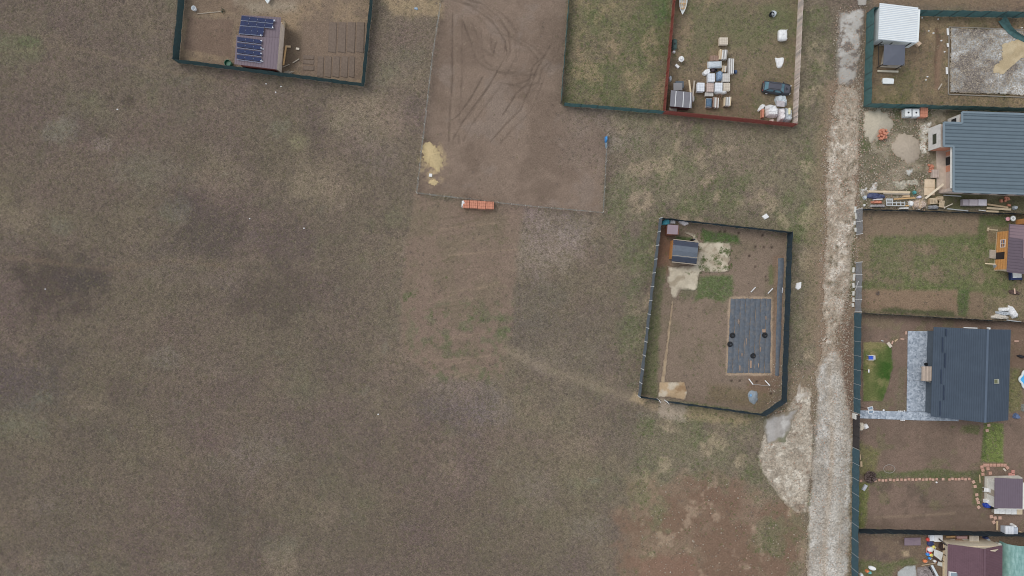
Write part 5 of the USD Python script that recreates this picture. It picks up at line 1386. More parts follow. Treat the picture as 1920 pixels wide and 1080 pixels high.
t = Thing('white_bulk_bag', 'full white bulk bag standing near the plank fence', 'bulk bag')
mb = MB(); c = P(1468.5, 65, .9); prof = [(.52, 0), (.62, .25), (.66, .6), (.62, .85), (.5, .96), (.25, 1.0), (0, .98)]
n = 24; Vv = []; F = []
for r_, z in prof:
    for a in np.linspace(0, 2 * math.pi, n, endpoint=False):
        k = 1 / max(abs(math.cos(a)), abs(math.sin(a))) ** .75
        Vv.append([c[0] + r_ * k * math.cos(a), c[1] + 1.25 * r_ * k * math.sin(a), z + .02 * math.sin(7 * a)])
for i in range(len(prof) - 1):
    for j in range(n):
        l = (j + 1) % n; F.append([i * n + j, i * n + l, (i + 1) * n + l, (i + 1) * n + j])
mb.add(Vv, F); t.add('sack', mb, FILMW, smooth=True)
for sx, sy in ((-1, -1), (1, -1), (1, 1), (-1, 1)):
    mb = MB(); p = np.append(c + np.array([sx * .5, sy * .6]), .9); mb.tube([p, p + [sx * .08, sy * .05, .22], p + [-sx * .15, sy * .02, .2], p + [-sx * .2, 0, .04]], .025, 6); t.add('loop', mb, SHEETW)
t.done()
t = Thing('round_bin', 'round black bin beside a grey mound at the top of the pallet yard', 'bin')
mb = MB(); mb.lathe([(.3, 0), (.36, .55), (.32, .55), (.28, .1), (0, .1)], P(1445, 28.5), 18); t.add('bin', mb, BLACK); t.done()
H1('grey_sack', 'slumped grey sack next to the round black bin', 'sack', rpoly(1450, 26, 6.5, 6), .4, FILMG, 'bag', .12, seed=14)

# ---------------------------------------------------------------- pallets
PALW = M('pallet_wood', (170, 140, 108), .85, .18, 4)
PAVG = M('grey_pavers', (182, 178, 172), .9, .1, 3, dirt=(160, 152, 142))
PAVB = M('beige_pavers', (190, 178, 160), .9, .1, 3, dirt=(164, 150, 132))
PAVP = M('pinkish_pavers', (180, 160, 150), .9, .1, 3)
PAVW = M('whitish_pavers', (202, 206, 212), .8, .08, 3, dirt=(176, 178, 182))
BOARDW = M('white_board', (200, 198, 194), .7, .08, 4)
BOARDG = M('grey_board', (150, 146, 142), .8, .15, 4)
BOARDB = M('brown_board', (140, 112, 96), .8, .18, 4)
def pallet(label, x0, y0, x1, y1, h, style, mats, tilt=.05, group=None):
    """a wooden pallet with its load; the pixel rectangle is the top of the load"""
    c = P((x0 + x1) / 2, (y0 + y1) / 2, h); k = S * (1 - h / H); lx, ly = (x1 - x0) * k, (y1 - y0) * k
    d = np.array([math.cos(tilt), -math.sin(tilt)]); e = np.array([-d[1], d[0]])
    t = Thing('loaded_pallet', label, 'pallet', group)
    mb = MB()
    for s_ in (-.42, 0, .42):
        mb.obox(c + d * lx * s_, e[0], e[1], ly * .98, .1, 0, .1)
    bs = t.add('pallet_base', mb, PALW)
    n = max(4, int(ly / .18))
    for i in range(n):
        mb = MB(); mb.obox(c + e * ly * ((i + .5) / n - .5), d[0], d[1], lx, ly / n * .75, .1, .13); t.add('slat', mb, PALW, parent=bs)
    r = np.random.default_rng(int(x0 * 3 + y0))
    if style == 'paver':
        layers = max(3, int(h / .16)); mb = MB(); nx_, ny_ = max(3, round(lx / .27)), max(4, round(ly / .24)); z0 = .13; dz = (h - z0) / layers
        for L_ in range(layers):
            if L_ < layers - 1:
                mb.obox(c + r.uniform(-.01, .01, 2), d[0], d[1], lx - .03, ly - .03, z0 + L_ * dz + .005, z0 + (L_ + 1) * dz - .012)
            else:
                for i in range(nx_):
                    for j in range(ny_):
                        mb.obox(c + d * lx * ((i + .5) / nx_ - .5) + e * ly * ((j + .5) / ny_ - .5), d[0], d[1], lx / nx_ - .018, ly / ny_ - .018, z0 + L_ * dz, h + r.uniform(-.012, .006))
        t.add('paver_load', mb, mats[0], kind='stuff')
    elif style == 'boards':
        n = len(mats)
        for i, m in enumerate(mats):
            mb = MB(); w = lx / n
            mb.obox(c + d * lx * ((i + .5) / n - .5) + e * r.uniform(-.04, .04), e[0], e[1], ly * r.uniform(.95, 1.02), w * .84, .13, h + r.uniform(-.12, .0)); t.add('board', mb, m)
    elif style == 'film':
        mb = MB(); g = 11; V = []
        for i in range(g):
            for j in range(g):
                u, v_ = i / (g - 1) - .5, j / (g - 1) - .5
                ed = max(abs(u), abs(v_)) * 2; p = c + d * lx * u + e * ly * v_
                V.append([p[0], p[1], h - (0 if ed < .98 else .28) + .07 * (r.random() - .5)])
        F = [[i * g + j, (i + 1) * g + j, (i + 1) * g + j + 1, i * g + j + 1] for i in range(g - 1) for j in range(g - 1)]
        mb.add(V, F); 
        m2 = MB(); m2.obox(c, d[0], d[1], lx - .1, ly - .1, .13, h - .12); t.add('load', m2, PAVG)
        t.add('film', mb, mats[0], smooth=True)
    return t.done()
G1 = None
pallet('single pallet of beige pavers standing alone at the head of the pallet yard', 1349, 70, 1365, 83.3, .8, 'paver', [PAVB], .0)
pallet('pallet of white and yellowish boards next to the lone paver pallet', 1349, 92.5, 1364, 110.5, .9, 'boards', [TIMBER, TIMBER2, BOARDW, BOARDG, BOARDW, BOARDG], .1)
pallet('pallet of brown slatted boards tucked behind the grey blocks', 1332, 103.5, 1348, 113, .75, 'boards', [BOARDB] * 5, .0)
pallet('long pallet of grey blocks under torn film at the centre of the stacks', 1327.5, 114, 1354.5, 126.5, .8, 'film', [FILMG], -.04)
pallet('pallet of long white beams at the outer side of the stacks', 1365.5, 109, 1376.5, 137.5, .8, 'boards', [BOARDG, BOARDW, BOARDG, BOARDW, BOARDG, BOARDW], .02)
pallet('short pallet of beige beams beside the long white beams', 1354.5, 123, 1362, 134.5, .55, 'boards', [TIMBER, BOARDG, TIMBER, BOARDW], .05)
pallet('pale grey paver pallet beside the crumpled white tarpaulin', 1328, 137.5, 1340.4, 153, 1.0, 'paver', [PAVW], -.02)
pallet('pale pinkish-grey paver pallet next to the blue bundle', 1355.4, 137.5, 1368.8, 153, 1.0, 'paver', [PAVG], -.01)
pallet('grey-white paver pallet standing apart near the shed', 1307.5, 155, 1321, 171, 1.0, 'paver', [PAVW], .03)
pallet('pinkish paver pallet with the white roll at its corner', 1325.5, 156, 1338.3, 171.7, .9, 'paver', [PAVP], .03)
pallet('whitest paver pallet at the middle of the stacks', 1341, 155, 1354.6, 171.7, 1.0, 'paver', [PAVW], .03)
pallet('beige-topped paver pallet below the pinkish-grey one', 1356.5, 155.5, 1369, 170, .9, 'paver', [PAVB], .0)
pallet('low grey block pallet with a white edge below the pinkish pavers', 1322, 173.5, 1337.5, 180, .6, 'paver', [PAVG], .03)
pallet('pallet under dark blue film at the bottom of the stacks', 1324.5, 183, 1335.4, 201, .9, 'film', [M('dark_blue_film', (72, 98, 122), .45, .15, 4)], .04)
pallet('pallet of brown and white striped boards below the white roll', 1336.7, 182, 1348.3, 201, .8, 'boards', [BOARDB, BOARDG, BOARDW, BOARDB, BOARDW], .05)
pallet('pallet of pale narrow boards furthest out at the bottom of the stacks', 1358.5, 181.5, 1371, 198, .9, 'boards', [TIMBER, BOARDG, BOARDW, BOARDG, BOARDW, TIMBER], .07)
sheetq('white_tarp', 'crumpled white tarpaulin beside the paver pallets', 'tarpaulin', [(1316, 137), (1322, 131), (1330, 130), (1331, 137), (1327, 141), (1321, 143), (1316, 140)], FILMW, .5, .25, 8)
H1('blue_bundle', 'blue-grey film bundle between two pale paver pallets', 'film bundle', [(1342, 137), (1348, 133), (1354, 136), (1355, 152), (1342, 153)], .75, M('blue_grey_film', (122, 146, 172), .4, .3, 2, bump=.04, bscale=4), 'bag', .2, seed=16)
H1('white_roll', 'long crumpled roll of white film across the lower pallets', 'film roll', [(1338, 174), (1346, 172), (1361, 171), (1363, 174), (1358, 177), (1345, 177), (1339, 177)], .8, FILMW, 'bag', .12, seed=17)
mb = MB(); mb.lathe([(.16, 0), (.2, .6), (.18, .6), (.14, .08), (0, .08)], P(1342, 131.5, .5), 14); single('black_bucket', 'round black bucket below the grey block pallet', 'bucket', mb, BLACK)
mb = MB(); mb.obox(P(1336.5, 132.5), 1, .1, .6, .4, 0, .4); single('dark_crate', 'small dark crate next to the black bucket', 'crate', mb, M('dark_plum_crate', (74, 60, 66), .7, .2))
H1('blue_bag', 'dark blue bag at the end of the long white beams', 'bag', rpoly(1379, 135, 2.8, 4), .4, M('navy_bag', (52, 74, 108), .6, .15), 'bag', .06, seed=18)
for k, (p, q) in enumerate([((1351, 176), (1346, 188)), ((1354, 177), (1351, 186)), ((1349, 176), (1342, 181))]):
    mb = MB(); mb.bar(P3(*p, .3), P3(*q, .05), .12, .05); single('brown_batten', 'loose brown batten lying between the striped board pallets', 'batten', mb, BROWNW, group='loose brown battens among the pallets')
# film heap by the plank fence
for nm, lab, pts, h, m, sd in [
    ('film_heap', 'film-covered stack with flap of white plastic in the yard corner', [(1434, 200), (1440, 197), (1452, 199), (1457, 206), (1455, 222), (1443, 222), (1434, 219)], 1.1, FILMW, 21),
    ('film_heap', 'film-wrapped stack nearest the parked car', [(1451, 186), (1455, 180), (1470, 180), (1473, 188), (1473, 199), (1456, 199)], 1.0, FILMG, 22),
    ('film_heap', 'narrow pinkish-white wrapped stack in the middle of the corner heap', [(1457, 203), (1467, 202), (1468, 225), (1466, 230), (1457, 229)], 1.1, M('pinkish_white_film', (208, 200, 200), .45, .16, 4, bump=.03), 23),
    ('film_heap', 'grey wrapped stack close to the foot of the plank fence', [(1470, 202), (1482, 206), (1483, 227), (1478, 231), (1468, 229)], .9, FILMG, 24),
    ('film_flap', 'loose flap of white plastic stretching from the corner heap', [(1419, 208), (1425, 198), (1430, 195), (1436, 198), (1430, 205), (1422, 210)], .3, FILMW, 25),
    ('film_bundle', 'small pale bundle at the foot of the red fence', [(1442, 225), (1449, 224), (1450, 230), (1443, 230)], .4, M('beige_pink_bundle', (190, 172, 162), .7, .3, 6), 26)]:
    H1(nm, lab, 'film heap', pts, h, m, 'bag', .25, seed=sd, na=48, nr=12)
t = Thing('board_stack', 'flat grey boards on top of the wrapped stack by the car', 'board stack')
for i in range(5):
    mb = MB(); mb.obox(P(1464, 190 + i * 2.1, 1.25), 1, -.1, 1.15, .13, 1.0, 1.25); t.add('board', mb, M('mauve_grey_board', (176, 170, 172), .8, .1))
t.done()
mb = MB(); mb.obox(P(1481, 208, 1.1), .03, 1, .95, .28, .8, 1.05, bev=.03); single('yellow_plank', 'short cream timber on the stack by the plank fence', 'timber', mb, M('cream_timber', (222, 206, 160), .8, .1))
def bricks(label, x0, y0, x1, y1, h, tilt=.05, mat=None, group=None, film=False):
    c = P((x0 + x1) / 2, (y0 + y1) / 2, h); k = S * (1 - h / H); lx, ly = (x1 - x0) * k, (y1 - y0) * k; mat = mat or BRICKO
    d = np.array([math.cos(tilt), -math.sin(tilt)]); e = np.array([-d[1], d[0]]); r = np.random.default_rng(int(x0))
    t = Thing('brick_pallet', label, 'brick pallet', group)
    mb = MB()
    for s_ in (-.42, 0, .42):
        mb.obox(c + d * lx * s_, e[0], e[1], ly, .1, 0, .12)
    t.add('pallet_base', mb, PALW)
    nx_, ny_, nl = max(2, round(lx / .26)), max(2, round(ly / .4)), max(2, round((h - .12) / .24)); mb = MB()
    for L_ in range(nl):
        z0 = .12 + (h - .12) * L_ / nl
        for i in range(nx_):
            for j in range(ny_):
                mb.obox(c + d * lx * ((i + .5) / nx_ - .5) + e * ly * ((j + .5) / ny_ - .5) + r.uniform(-.008, .008, 2), d[0], d[1], lx / nx_ - .02, ly / ny_ - .02, z0, z0 + (h - .12) / nl - .012)
    t.add('brick_load', mb, mat, kind='stuff')
    if film:
        mb = heap([(x0 - 2, y0 + 1), (x0 + 5, y0), (x0 + 6, y0 + 5), (x0 + 2, y1), (x0 - 3, y1 - 1)], h + .05, 'bag', .12, 5); t.add('film', mb, FILMW, smooth=True)
    t.done()
bricks('orange block pallet with torn white film at its end', 868, 375.5, 880, 389.5, .95, film=True)
bricks('orange block pallet next to the film-wrapped one, its top divided by a dark gap', 880.8, 375.8, 895.4, 390, 1.05)
bricks('orange block pallet sitting lowest in the row of four', 896, 376.6, 910.6, 391.3, 1.05)
bricks('orange block pallet at the free end of the row of four', 911.2, 377.6, 926, 391.5, .95)
bricks('stacked orange bricks beside the two white liquid tanks', 1726, 201.5, 1740, 219, 1.1)
bricks('thin stack of orange bricks at the edge of the film heap', 1429, 204, 1433, 220, .8, .02)
mb = MB(); mb.obox(P(807.5, 329), 1, -.1, .46, .46, 0, .3, bev=.03); single('white_box', 'small white box between the two patches of yellow sand', 'box', mb, SHEETW)
# blue bag on the wire fence
t = Thing('blue_sack', 'bright blue sheet hung on the last wire fence stake', 'sheet')
t.add('sheet', heap([(1133.5, 257), (1138, 256), (1138, 266), (1134, 268)], .9, 'bag', .2, 31), M('bright_blue_sheet', (44, 140, 208), .5, .12, 5), smooth=True)
t.add('grey_end', heap([(1134, 268), (1138, 267), (1138, 277), (1135, 279)], .6, 'bag', .15, 32), M('blue_grey_sheet', (120, 142, 158), .6, .15, 5), smooth=True); t.done()
sheetq('blue_scrap', 'small pale blue scrap of plastic near the bright sand at the top edge', 'plastic scrap', rpoly(780, 16, 4, 2.5), M('pale_blue_plastic', (128, 150, 170), .5, .15), .12, .06, 9)

# ---------------------------------------------------------------- parked car
def car():
    t = Thing('parked_car', 'dark blue-black hatchback parked in the pallet yard beside the film heap', 'car')
    c = P(1457, 165, .8); ang = -0.135; d = np.array([math.cos(ang), math.sin(ang)]); e = np.array([-d[1], d[0]])
    PAINT = M('dark_blue_car_paint', (36, 40, 48), .3, .06, 1, spec=.4, coat=.25)
    ROOFP = M('car_roof_paint', (70, 70, 80), .35, .05, 1, spec=.4, coat=.2)
    CG = M('car_glass', (70, 110, 124), .08, .25, 1.2, spec=.6)
    TYRE = M('tyre_rubber', (40, 40, 42), .9, .1)
    def w(x, y, z): return np.append(c + d * x + e * y, z)
    xs = np.array([-2.14, -2.08, -1.9, -1.5, -1.0, -.4, .3, .9, 1.3, 1.7, 1.98, 2.12, 2.17])
    wid = np.array([.55, .74, .83, .86, .87, .88, .88, .87, .86, .83, .76, .62, .45])
    belt = np.array([.72, .86, .93, .95, .95, .95, .95, .96, .93, .86, .76, .66, .56])
    def loft(rows):
        """rows: per station a list of (y, z) from one side over the top to the other"""
        V = []; n = len(rows[0])
        for x, r in zip(xs, rows):
            V += [w(x, y, z) for y, z in r]
        F = []
        for i in range(len(rows) - 1):
            for j in range(n - 1):
                F.append([i * n + j, (i + 1) * n + j, (i + 1) * n + j + 1, i * n + j + 1])
        V = np.array(V); m = len(rows) - 1
        capA = [[0, j, j + 1] for j in range(1, n - 1)]; capB = [[m * n, m * n + j + 1, m * n + j] for j in range(1, n - 1)]
        return V, np.vstack([np.array(F)[:, [0, 1, 2]], np.array(F)[:, [0, 2, 3]], capA, capB])
    rows = []
    for wv, b in zip(wid, belt):
        rows.append([(-wv * .94, .22), (-wv, .42), (-wv, .62), (-wv * .97, b - .08), (-wv * .88, b), (-wv * .4, b + .035), (0, b + .045), (wv * .4, b + .035), (wv * .88, b), (wv * .97, b - .08), (wv, .62), (wv, .42), (wv * .94, .22)])
    V, F = loft(rows); mb = MB().add(V, F[:, ::-1]); t.add('body', mb, PAINT, smooth=35)
    # greenhouse: lower and upper outlines
    lo = [(-1.95, .62), (.98, .66)]; 
    def ringpts(x0, x1, y0, y1, z):
        return [w(x0, -y0, z), w(x1, -y1, z), w(x1, y1, z), w(x0, y0, z)]
    low, top = ringpts(-1.92, 1.02, .70, .74, .96), ringpts(-1.42, .38, .55, .58, 1.45)
    mb = MB(); V = np.array(low + top); mb.add(V, [[0, 1, 5, 4], [1, 2, 6, 5], [2, 3, 7, 6], [3, 0, 4, 7], [4, 5, 6, 7]]); t.add('cabin_frame', mb, PAINT)
    rp = [w(x, y, z) for x, y, z in [(-1.5, -.5, 1.455), (-.5, -.56, 1.49), (.42, -.53, 1.455), (.42, .53, 1.455), (-.5, .56, 1.49), (-1.5, .5, 1.455)]]
    mb = MB(); ctr = w(-.5, 0, 1.51); V = np.array(rp + [ctr]); mb.add(np.vstack([V, V - [0, 0, .05]]), [[i, (i + 1) % 6, 6] for i in range(6)] + [[i, 7 + i, 7 + (i + 1) % 6] for i in range(6)] + [[i, 7 + (i + 1) % 6, (i + 1) % 6] for i in range(6)]); t.add('roof', mb, ROOFP)
    for y in (-.42, .42):
        mb = MB(); mb.bar(w(-1.35, y, 1.5), w(.25, y, 1.5), .04, .04); t.add('roof_rail', mb, BLACK)
    def pane(name, quad4, sh=.9):
        q = np.array(quad4); cc = q.mean(0); q = cc + (q - cc) * sh; n = np.cross(q[1] - q[0], q[3] - q[0]); n /= np.linalg.norm(n)
        if np.dot(n, cc - w(-.5, 0, .9)) < 0: n = -n
        mb = MB(); V = np.vstack([q - n * .01, q + n * .012]); mb.add(V, [[4, 5, 6, 7], [3, 2, 1, 0], [0, 1, 5, 4], [1, 2, 6, 5], [2, 3, 7, 6], [3, 0, 4, 7]]); t.add(name, mb, CG)
    pane('windscreen', [low[1], low[2], top[2], top[1]]); pane('rear_window', [low[3], low[0], top[0], top[3]])
    for a, b in ((0, 1), (2, 3)):
        for s0, s1 in ((.04, .47), (.51, .93)):
            L, T = np.array(low), np.array(top); f = lambda P_, s: P_[a] * (1 - s) + P_[b] * s
            pane('side_window', [f(L, s0), f(L, s1), f(T, s1), f(T, s0)], .84)
    mb = MB(); V = [w(1.05, -.62, .985), w(1.9, -.5, .855), w(1.9, .5, .855), w(1.05, .62, .985)]; slab3(mb, [v_ + [0, 0, .02] for v_ in V], .03); t.add('bonnet', mb, ROOFP)
    for x in (-1.32, 1.3):
        for y in (-.79, .79):
            mb = MB(); mb.tube([w(x, y - .1, .31), w(x, y + .1, .31)], .31, 18); tw = t.add('wheel', mb, TYRE)
            m2 = MB(); s_ = 1 if y > 0 else -1; m2.tube([w(x, y + s_ * .1, .31), w(x, y + s_ * .115, .31)], .19, 12); t.add('rim', m2, ALU, parent=tw)
    for y in (-.93, .93):
        mb = MB(); mb.bar(w(.78, y - .09 * np.sign(y), .98), w(.78, y + .05 * np.sign(y), 1.0), .16, .12); t.add('mirror', mb, PAINT)
    for y in (-.6, .6):
        mb = MB(); mb.bar(w(1.96, y - .12, .68), w(2.03, y + .12, .68), .16, .12); t.add('headlight', mb, WHITEF)
        mb = MB(); mb.bar(w(-2.05, y - .1, .78), w(-2.05, y + .1, .78), .14, .14); t.add('tail_light', mb, M('red_tail_light', (150, 40, 40), .3))
    t.done()
car()

# ---------------------------------------------------------------- building plot beside the track
def ibc(label, x0, y0, x1, y1, h=1.15, cap=True):
    t = Thing('liquid_tank', label, 'liquid tank'); k = S * (1 - h / H); c = P((x0 + x1) / 2, (y0 + y1) / 2, h); lx, ly = (x1 - x0) * k, (y1 - y0) * k
    mb = MB(); mb.obox(c, 1, .03, lx * .93, ly * .93, .14, h, bev=.06); t.add('bottle', mb, M('white_plastic_tank', (210, 216, 224), .35, .05, 3))
    mb = MB(); mb.obox(c, 1, .03, lx, ly, 0, .13); t.add('pallet_base', mb, PALW)
    mb = MB(); 
    for z in (.3, .6, .9, h):
        q = [np.append(c + np.array([a * lx / 2, b * ly / 2]), z) for a, b in ((-1, -1), (1, -1), (1, 1), (-1, 1))]
        for i in range(4): mb.bar(q[i], q[(i + 1) % 4], .03)
    for u in np.linspace(-.5, .5, 6):
        for b in (-.5, .5):
            mb.bar([c[0] + u * lx, c[1] + b * ly, .1], [c[0] + u * lx, c[1] + b * ly, h], .025); mb.bar([c[0] + b * lx, c[1] + u * ly, .1], [c[0] + b * lx, c[1] + u * ly, h], .025)
    t.add('cage', mb, GALV)
    if cap:
        mb = MB(); mb.lathe([(.12, h), (.12, h + .05), (0, h + .05)], c, 14); t.add('cap', mb, BLACK)
        for s_ in (-1, 1):
            mb = MB(); mb.obox(c + np.array([0, s_ * ly * .33]), 1, 0, .3, .07, h, h + .02); t.add('label_plate', mb, FILMG)
    return t.done()
ibc('white caged liquid tank with black cap beside the one touching the bricks', 1697, 203.5, 1710, 218.5)
ibc('white caged liquid tank with black cap touching the orange bricks', 1711.5, 203.8, 1724.5, 218.8)
boards = [  # (name, label, category, p, q, width, height, material)
    ('long_board', 'long pale board along the top of the scrap row', 'board', (1628, 359), (1706, 360.5), .30, .35, TIMBER),
    ('long_board', 'second long board just below the top one in the scrap row', 'board', (1656, 362), (1705, 363), .34, .3, OLDTIM),
    ('ochre_board', 'ochre plank across the middle of the scrap row', 'plank', (1676, 373.5), (1716, 371), .18, .5, OCHRE),
    ('ochre_board', 'shorter ochre plank near the white round tub in the scrap row', 'plank', (1680, 386), (1704, 385.5), .16, .5, OCHRE),
    ('metal_rail', 'thin pale rail lying beneath the unfinished house wall', 'rail', (1769, 366), (1802, 368), .1, .12, GALV),
    ('metal_rail', 'long grey rail lying along the lower boundary of the scrap row', 'rail', (1776, 391.5), (1815, 395.5), .14, .12, GALV),
    ('leaning_beam', 'long pale beam leaning diagonally from the porch towards the scrap row', 'beam', (1735, 372), (1769, 345), .28, 1.0, M('pale_beam', (208, 192, 166), .8, .1, 3)),
    ('crossed_slat', 'slat lying crossways at the end of the pallet scrap', 'slat', (1765, 374), (1771, 391), .12, .35, M('pale_slat', (196, 184, 166), .8, .1)),
    ('crossed_slat', 'slat pointing outward from the pallet scrap', 'slat', (1771, 389), (1786, 382), .12, .35, M('pale_slat', (196, 184, 166), .8, .1)),
    ('timber_length', 'topmost yellowish timber length below the mauve blocks', 'timber', (1851, 383), (1890, 389), .25, .3, TIMBER2),
    ('timber_length', 'middle yellowish timber length on the boundary line', 'timber', (1850, 390), (1895, 393), .3, .35, TIMBER),
    ('timber_length', 'lowest pale timber length on the boundary line', 'timber', (1849, 396), (1872, 397), .26, .25, TIMBER),
    ('pale_rail', 'thin white rail beside the yellowish timber lengths', 'rail', (1835, 394), (1848, 395.5), .12, .15, WHITEP)]
for nm, lab, cat, p, q, wd, h, m in boards:
    mb = MB(); mb.bar(P3(*p, h * .5), P3(*q, h), wd, .12); single(nm, lab, cat, mb, m)
t = Thing('tan_board', 'large tan board lying before the porch of the unfinished house', 'board')
mb = MB(); mb.poly(pq([(1734, 336), (1753, 336), (1752.5, 366), (1733, 366)], .15), .05, .15); t.add('board', mb, M('tan_plywood', (198, 176, 146), .85, .12, 2)); 
mb = MB(); mb.bar(P3(1734, 351, .16), P3(1753, 351, .16), .06, .03); t.add('batten', mb, TIMBER2); t.done()
t = Thing('brick_stack', 'small stack of striped brown bricks above the tan board', 'brick stack')
for i in range(4):
    mb = MB(); mb.obox(P(1746 + i * 2.9, 326.5), 0, 1, 1.2, .2, 0, .55 + .03 * (i % 2)); t.add('brick_row', mb, TERRA2)
t.done()
t = Thing('brick_pile', 'scattered orange brick ends beside the porch', 'brick pile')
r = np.random.default_rng(31)
for i in range(18):
    u = r.uniform(0, 3); mb = MB(); mb.obox(P(1746 + r.normal(0, 4), 315 + r.normal(0, 4)), math.cos(u), math.sin(u), .3, .2, -.02, r.uniform(.08, .3)); t.add('brick', mb, BRICKO)
t.done()
for lab, x0, x1, m in [('mauve-grey wrapped block at the track end of the three by the house', 1806, 1817, M('mauve_block', (158, 148, 154), .7, .1, 2)), ('middle wrapped block of the three by the house', 1817.6, 1834, M('lilac_block', (176, 166, 170), .6, .1, 2)), ('whitest wrapped block of the three by the house', 1834.8, 1851, M('white_lilac_block', (192, 186, 192), .6, .1, 2, dirt=(150, 144, 148)))]:
    mb = MB(); mb.obox(P((x0 + x1) / 2, 379.5, .7), 1, -.03, (x1 - x0) * S * .97, .95, 0, .7, bev=.05); single('wrapped_block', lab, 'block', mb, m)
for i, (x, y) in enumerate([(1885, 371), (1889, 373), (1884, 376), (1890, 385), (1876, 377)]):
    mb = MB(); mb.obox(P(x, y), math.cos(i * 2), math.sin(i * 2), .45, .3, 0, .3, bev=.02); single('orange_brick', 'loose orange brick lying below the far end of the unfinished house', 'brick', mb, BRICKO, group='loose orange bricks below the unfinished house')
H1('grey_bag', 'grey-white bag at the end of the yellowish timber lengths', 'bag', rpoly(1902, 389, 5, 4.5), .4, FILMG, 'bag', .12, seed=41)
# scrap row
NAVY = M('navy_tarp', (66, 74, 108), .6, .3, 5, bump=.02)
scrap = [('navy_tarp', 'navy tarpaulin bundled at the track end of the scrap row', 'tarpaulin', [(1626, 363), (1637, 361), (1658, 366), (1660, 372), (1640, 374), (1624, 371)], .5, NAVY, .2),
         ('grey_sack', 'grey sack at the very corner of the scrap row by the track', 'sack', rpoly(1620.5, 371, 3.8, 4), .4, FILMG, .1),
         ('white_film', 'strip of white film below the navy tarpaulin', 'film', [(1636, 373), (1655, 372), (1656, 375), (1637, 376)], .25, FILMW, .12),
         ('orange_stack', 'orange brick scrap below the white film strip', 'brick scrap', [(1632, 377), (1653, 376.5), (1654, 382), (1632, 382)], .4, BRICKO, .2),
         ('grey_scrap', 'grey mixed scrap along the boundary line of the scrap row', 'scrap', [(1630, 384), (1660, 383), (1661, 389), (1632, 389)], .3, M('mixed_grey_scrap', (150, 146, 146), .8, .4, 9), .2),
         ('stick_heap', 'pinkish heap of broken sticks and rubble in the scrap row', 'stick heap', [(1711, 378), (1722, 374), (1735, 378), (1737, 388), (1722, 394), (1711, 390)], .4, M('pinkish_sticks', (176, 156, 140), .9, .4, 9), .25),
         ('round_tub', 'round white tub lying beside the stick heap', 'tub', rpoly(1707, 382, 5, 6, 12, 2, .08), .4, M('white_round_tub', (208, 214, 218), .4, .1), .06),
         ('white_sheet', 'pale sheet folded under the round white tub', 'sheet', [(1686, 389), (1704, 388), (1704, 392.5), (1685, 392.5)], .2, SHEETW, .08),
         ('grey_scrap', 'grey plastic scrap between the crates and the crossed slats', 'scrap', [(1739, 386), (1752, 384), (1760, 388), (1758, 393), (1740, 393)], .35, M('dark_mixed_scrap', (132, 134, 138), .8, .45, 9), .3),
         ('tan_sheet', 'tan plywood offcut above the ochre plank', 'plywood', [(1692, 366), (1706, 365), (1707, 371), (1690, 371)], .3, TIMBER2, .05),
         ('white_bag', 'pale lilac bag at the end of the ochre plank', 'bag', rpoly(1723, 369.5, 5, 2.5), .3, M('lilac_bag', (190, 190, 210), .5, .12), .06),
         ('paper_scrap', 'white block at the foot of the scrap row by the track', 'block', rpoly(1620, 385, 2.2, 2.5), .25, SHEETW, .03),
         ('teal_bucket_rag', 'teal plastic canister beside the tan plywood', 'canister', rpoly(1713.5, 361.5, 3.2, 3.6), .4, M('teal_plastic', (58, 140, 140), .5, .15), .08)]
for k, (nm, lab, cat, pts, h, m, rg_) in enumerate(scrap):
    H1(nm, lab, cat, pts, h, m, 'bag', rg_, seed=50 + k)
# thin stick litter over the stick heap
t = Thing('stick_pile', 'loose pale sticks strewn over the pinkish heap', 'stick pile'); r = np.random.default_rng(61)
for i in range(46):
    c = P(1723 + r.normal(0, 6), 383.5 + r.normal(0, 4.2)); u = r.uniform(0, 3.14); l_ = r.uniform(.3, .9); z = r.uniform(.25, .5)
    mb = MB(); mb.bar(np.append(c - l_ / 2 * np.array([math.cos(u), math.sin(u)]), z), np.append(c + l_ / 2 * np.array([math.cos(u), math.sin(u)]), z + r.uniform(-.1, .1)), .06); t.add('stick', mb, pyr.choice([TIMBER, OLDTIM, TIMBER2, BOARDW]))
t.done()
t = Thing('steel_grid', 'grey steel frame of bars lying in the scrap row', 'frame')
for x in (1662, 1673, 1680.5, 1688.5, 1696):
    mb = MB(); mb.bar(P3(x, 372.5 if x < 1675 else 378, .5), P3(x + .5, 385, .45), .12, .06); t.add('bar', mb, GALV)
for y in (373, 380, 385.5):
    mb = MB(); mb.bar(P3(1662 if y > 372 else 1662, y, .47), P3(1674 if y < 375 else 1697, y + .3, .45), .12, .06); t.add('bar', mb, GALV)
for i in range(5):
    mb = MB(); mb.bar(P3(1663.5, 374.5 + i * 2, .46), P3(1671.5, 374.5 + i * 2, .46), .07, .04); t.add('bar', mb, GALV)
t.done()
def crate(label, x, y, wd, ln, ang, h=.5):
    t = Thing('wooden_crate', label, 'crate'); c = P(x, y); d = np.array([math.cos(ang), math.sin(ang)]); e = np.array([-d[1], d[0]])
    for i in range(5):
        f = (i + .5) / 5 - .5
        mb = MB(); mb.obox(c + e * f * wd, d[0], d[1], ln, wd / 5 * .6, h - .04, h); t.add('slat', mb, TIMBER)
    for s_ in (-.46, 0, .46):
        mb = MB(); mb.obox(c + d * s_ * ln, e[0], e[1], wd, .1, .02, h - .04); t.add('bearer', mb, TIMBER2)
    t.done()
crate('open wooden crate frame beside the stick heap', 1746, 377.5, .9, 1.1, .1, .6)
crate('grey-brown pallet standing among the crossed slats', 1762, 383, .8, 1.0, 1.45, .5)
crate('wooden pallet frame tucked against the porch step', 1760, 372, .5, .9, .05, .4)
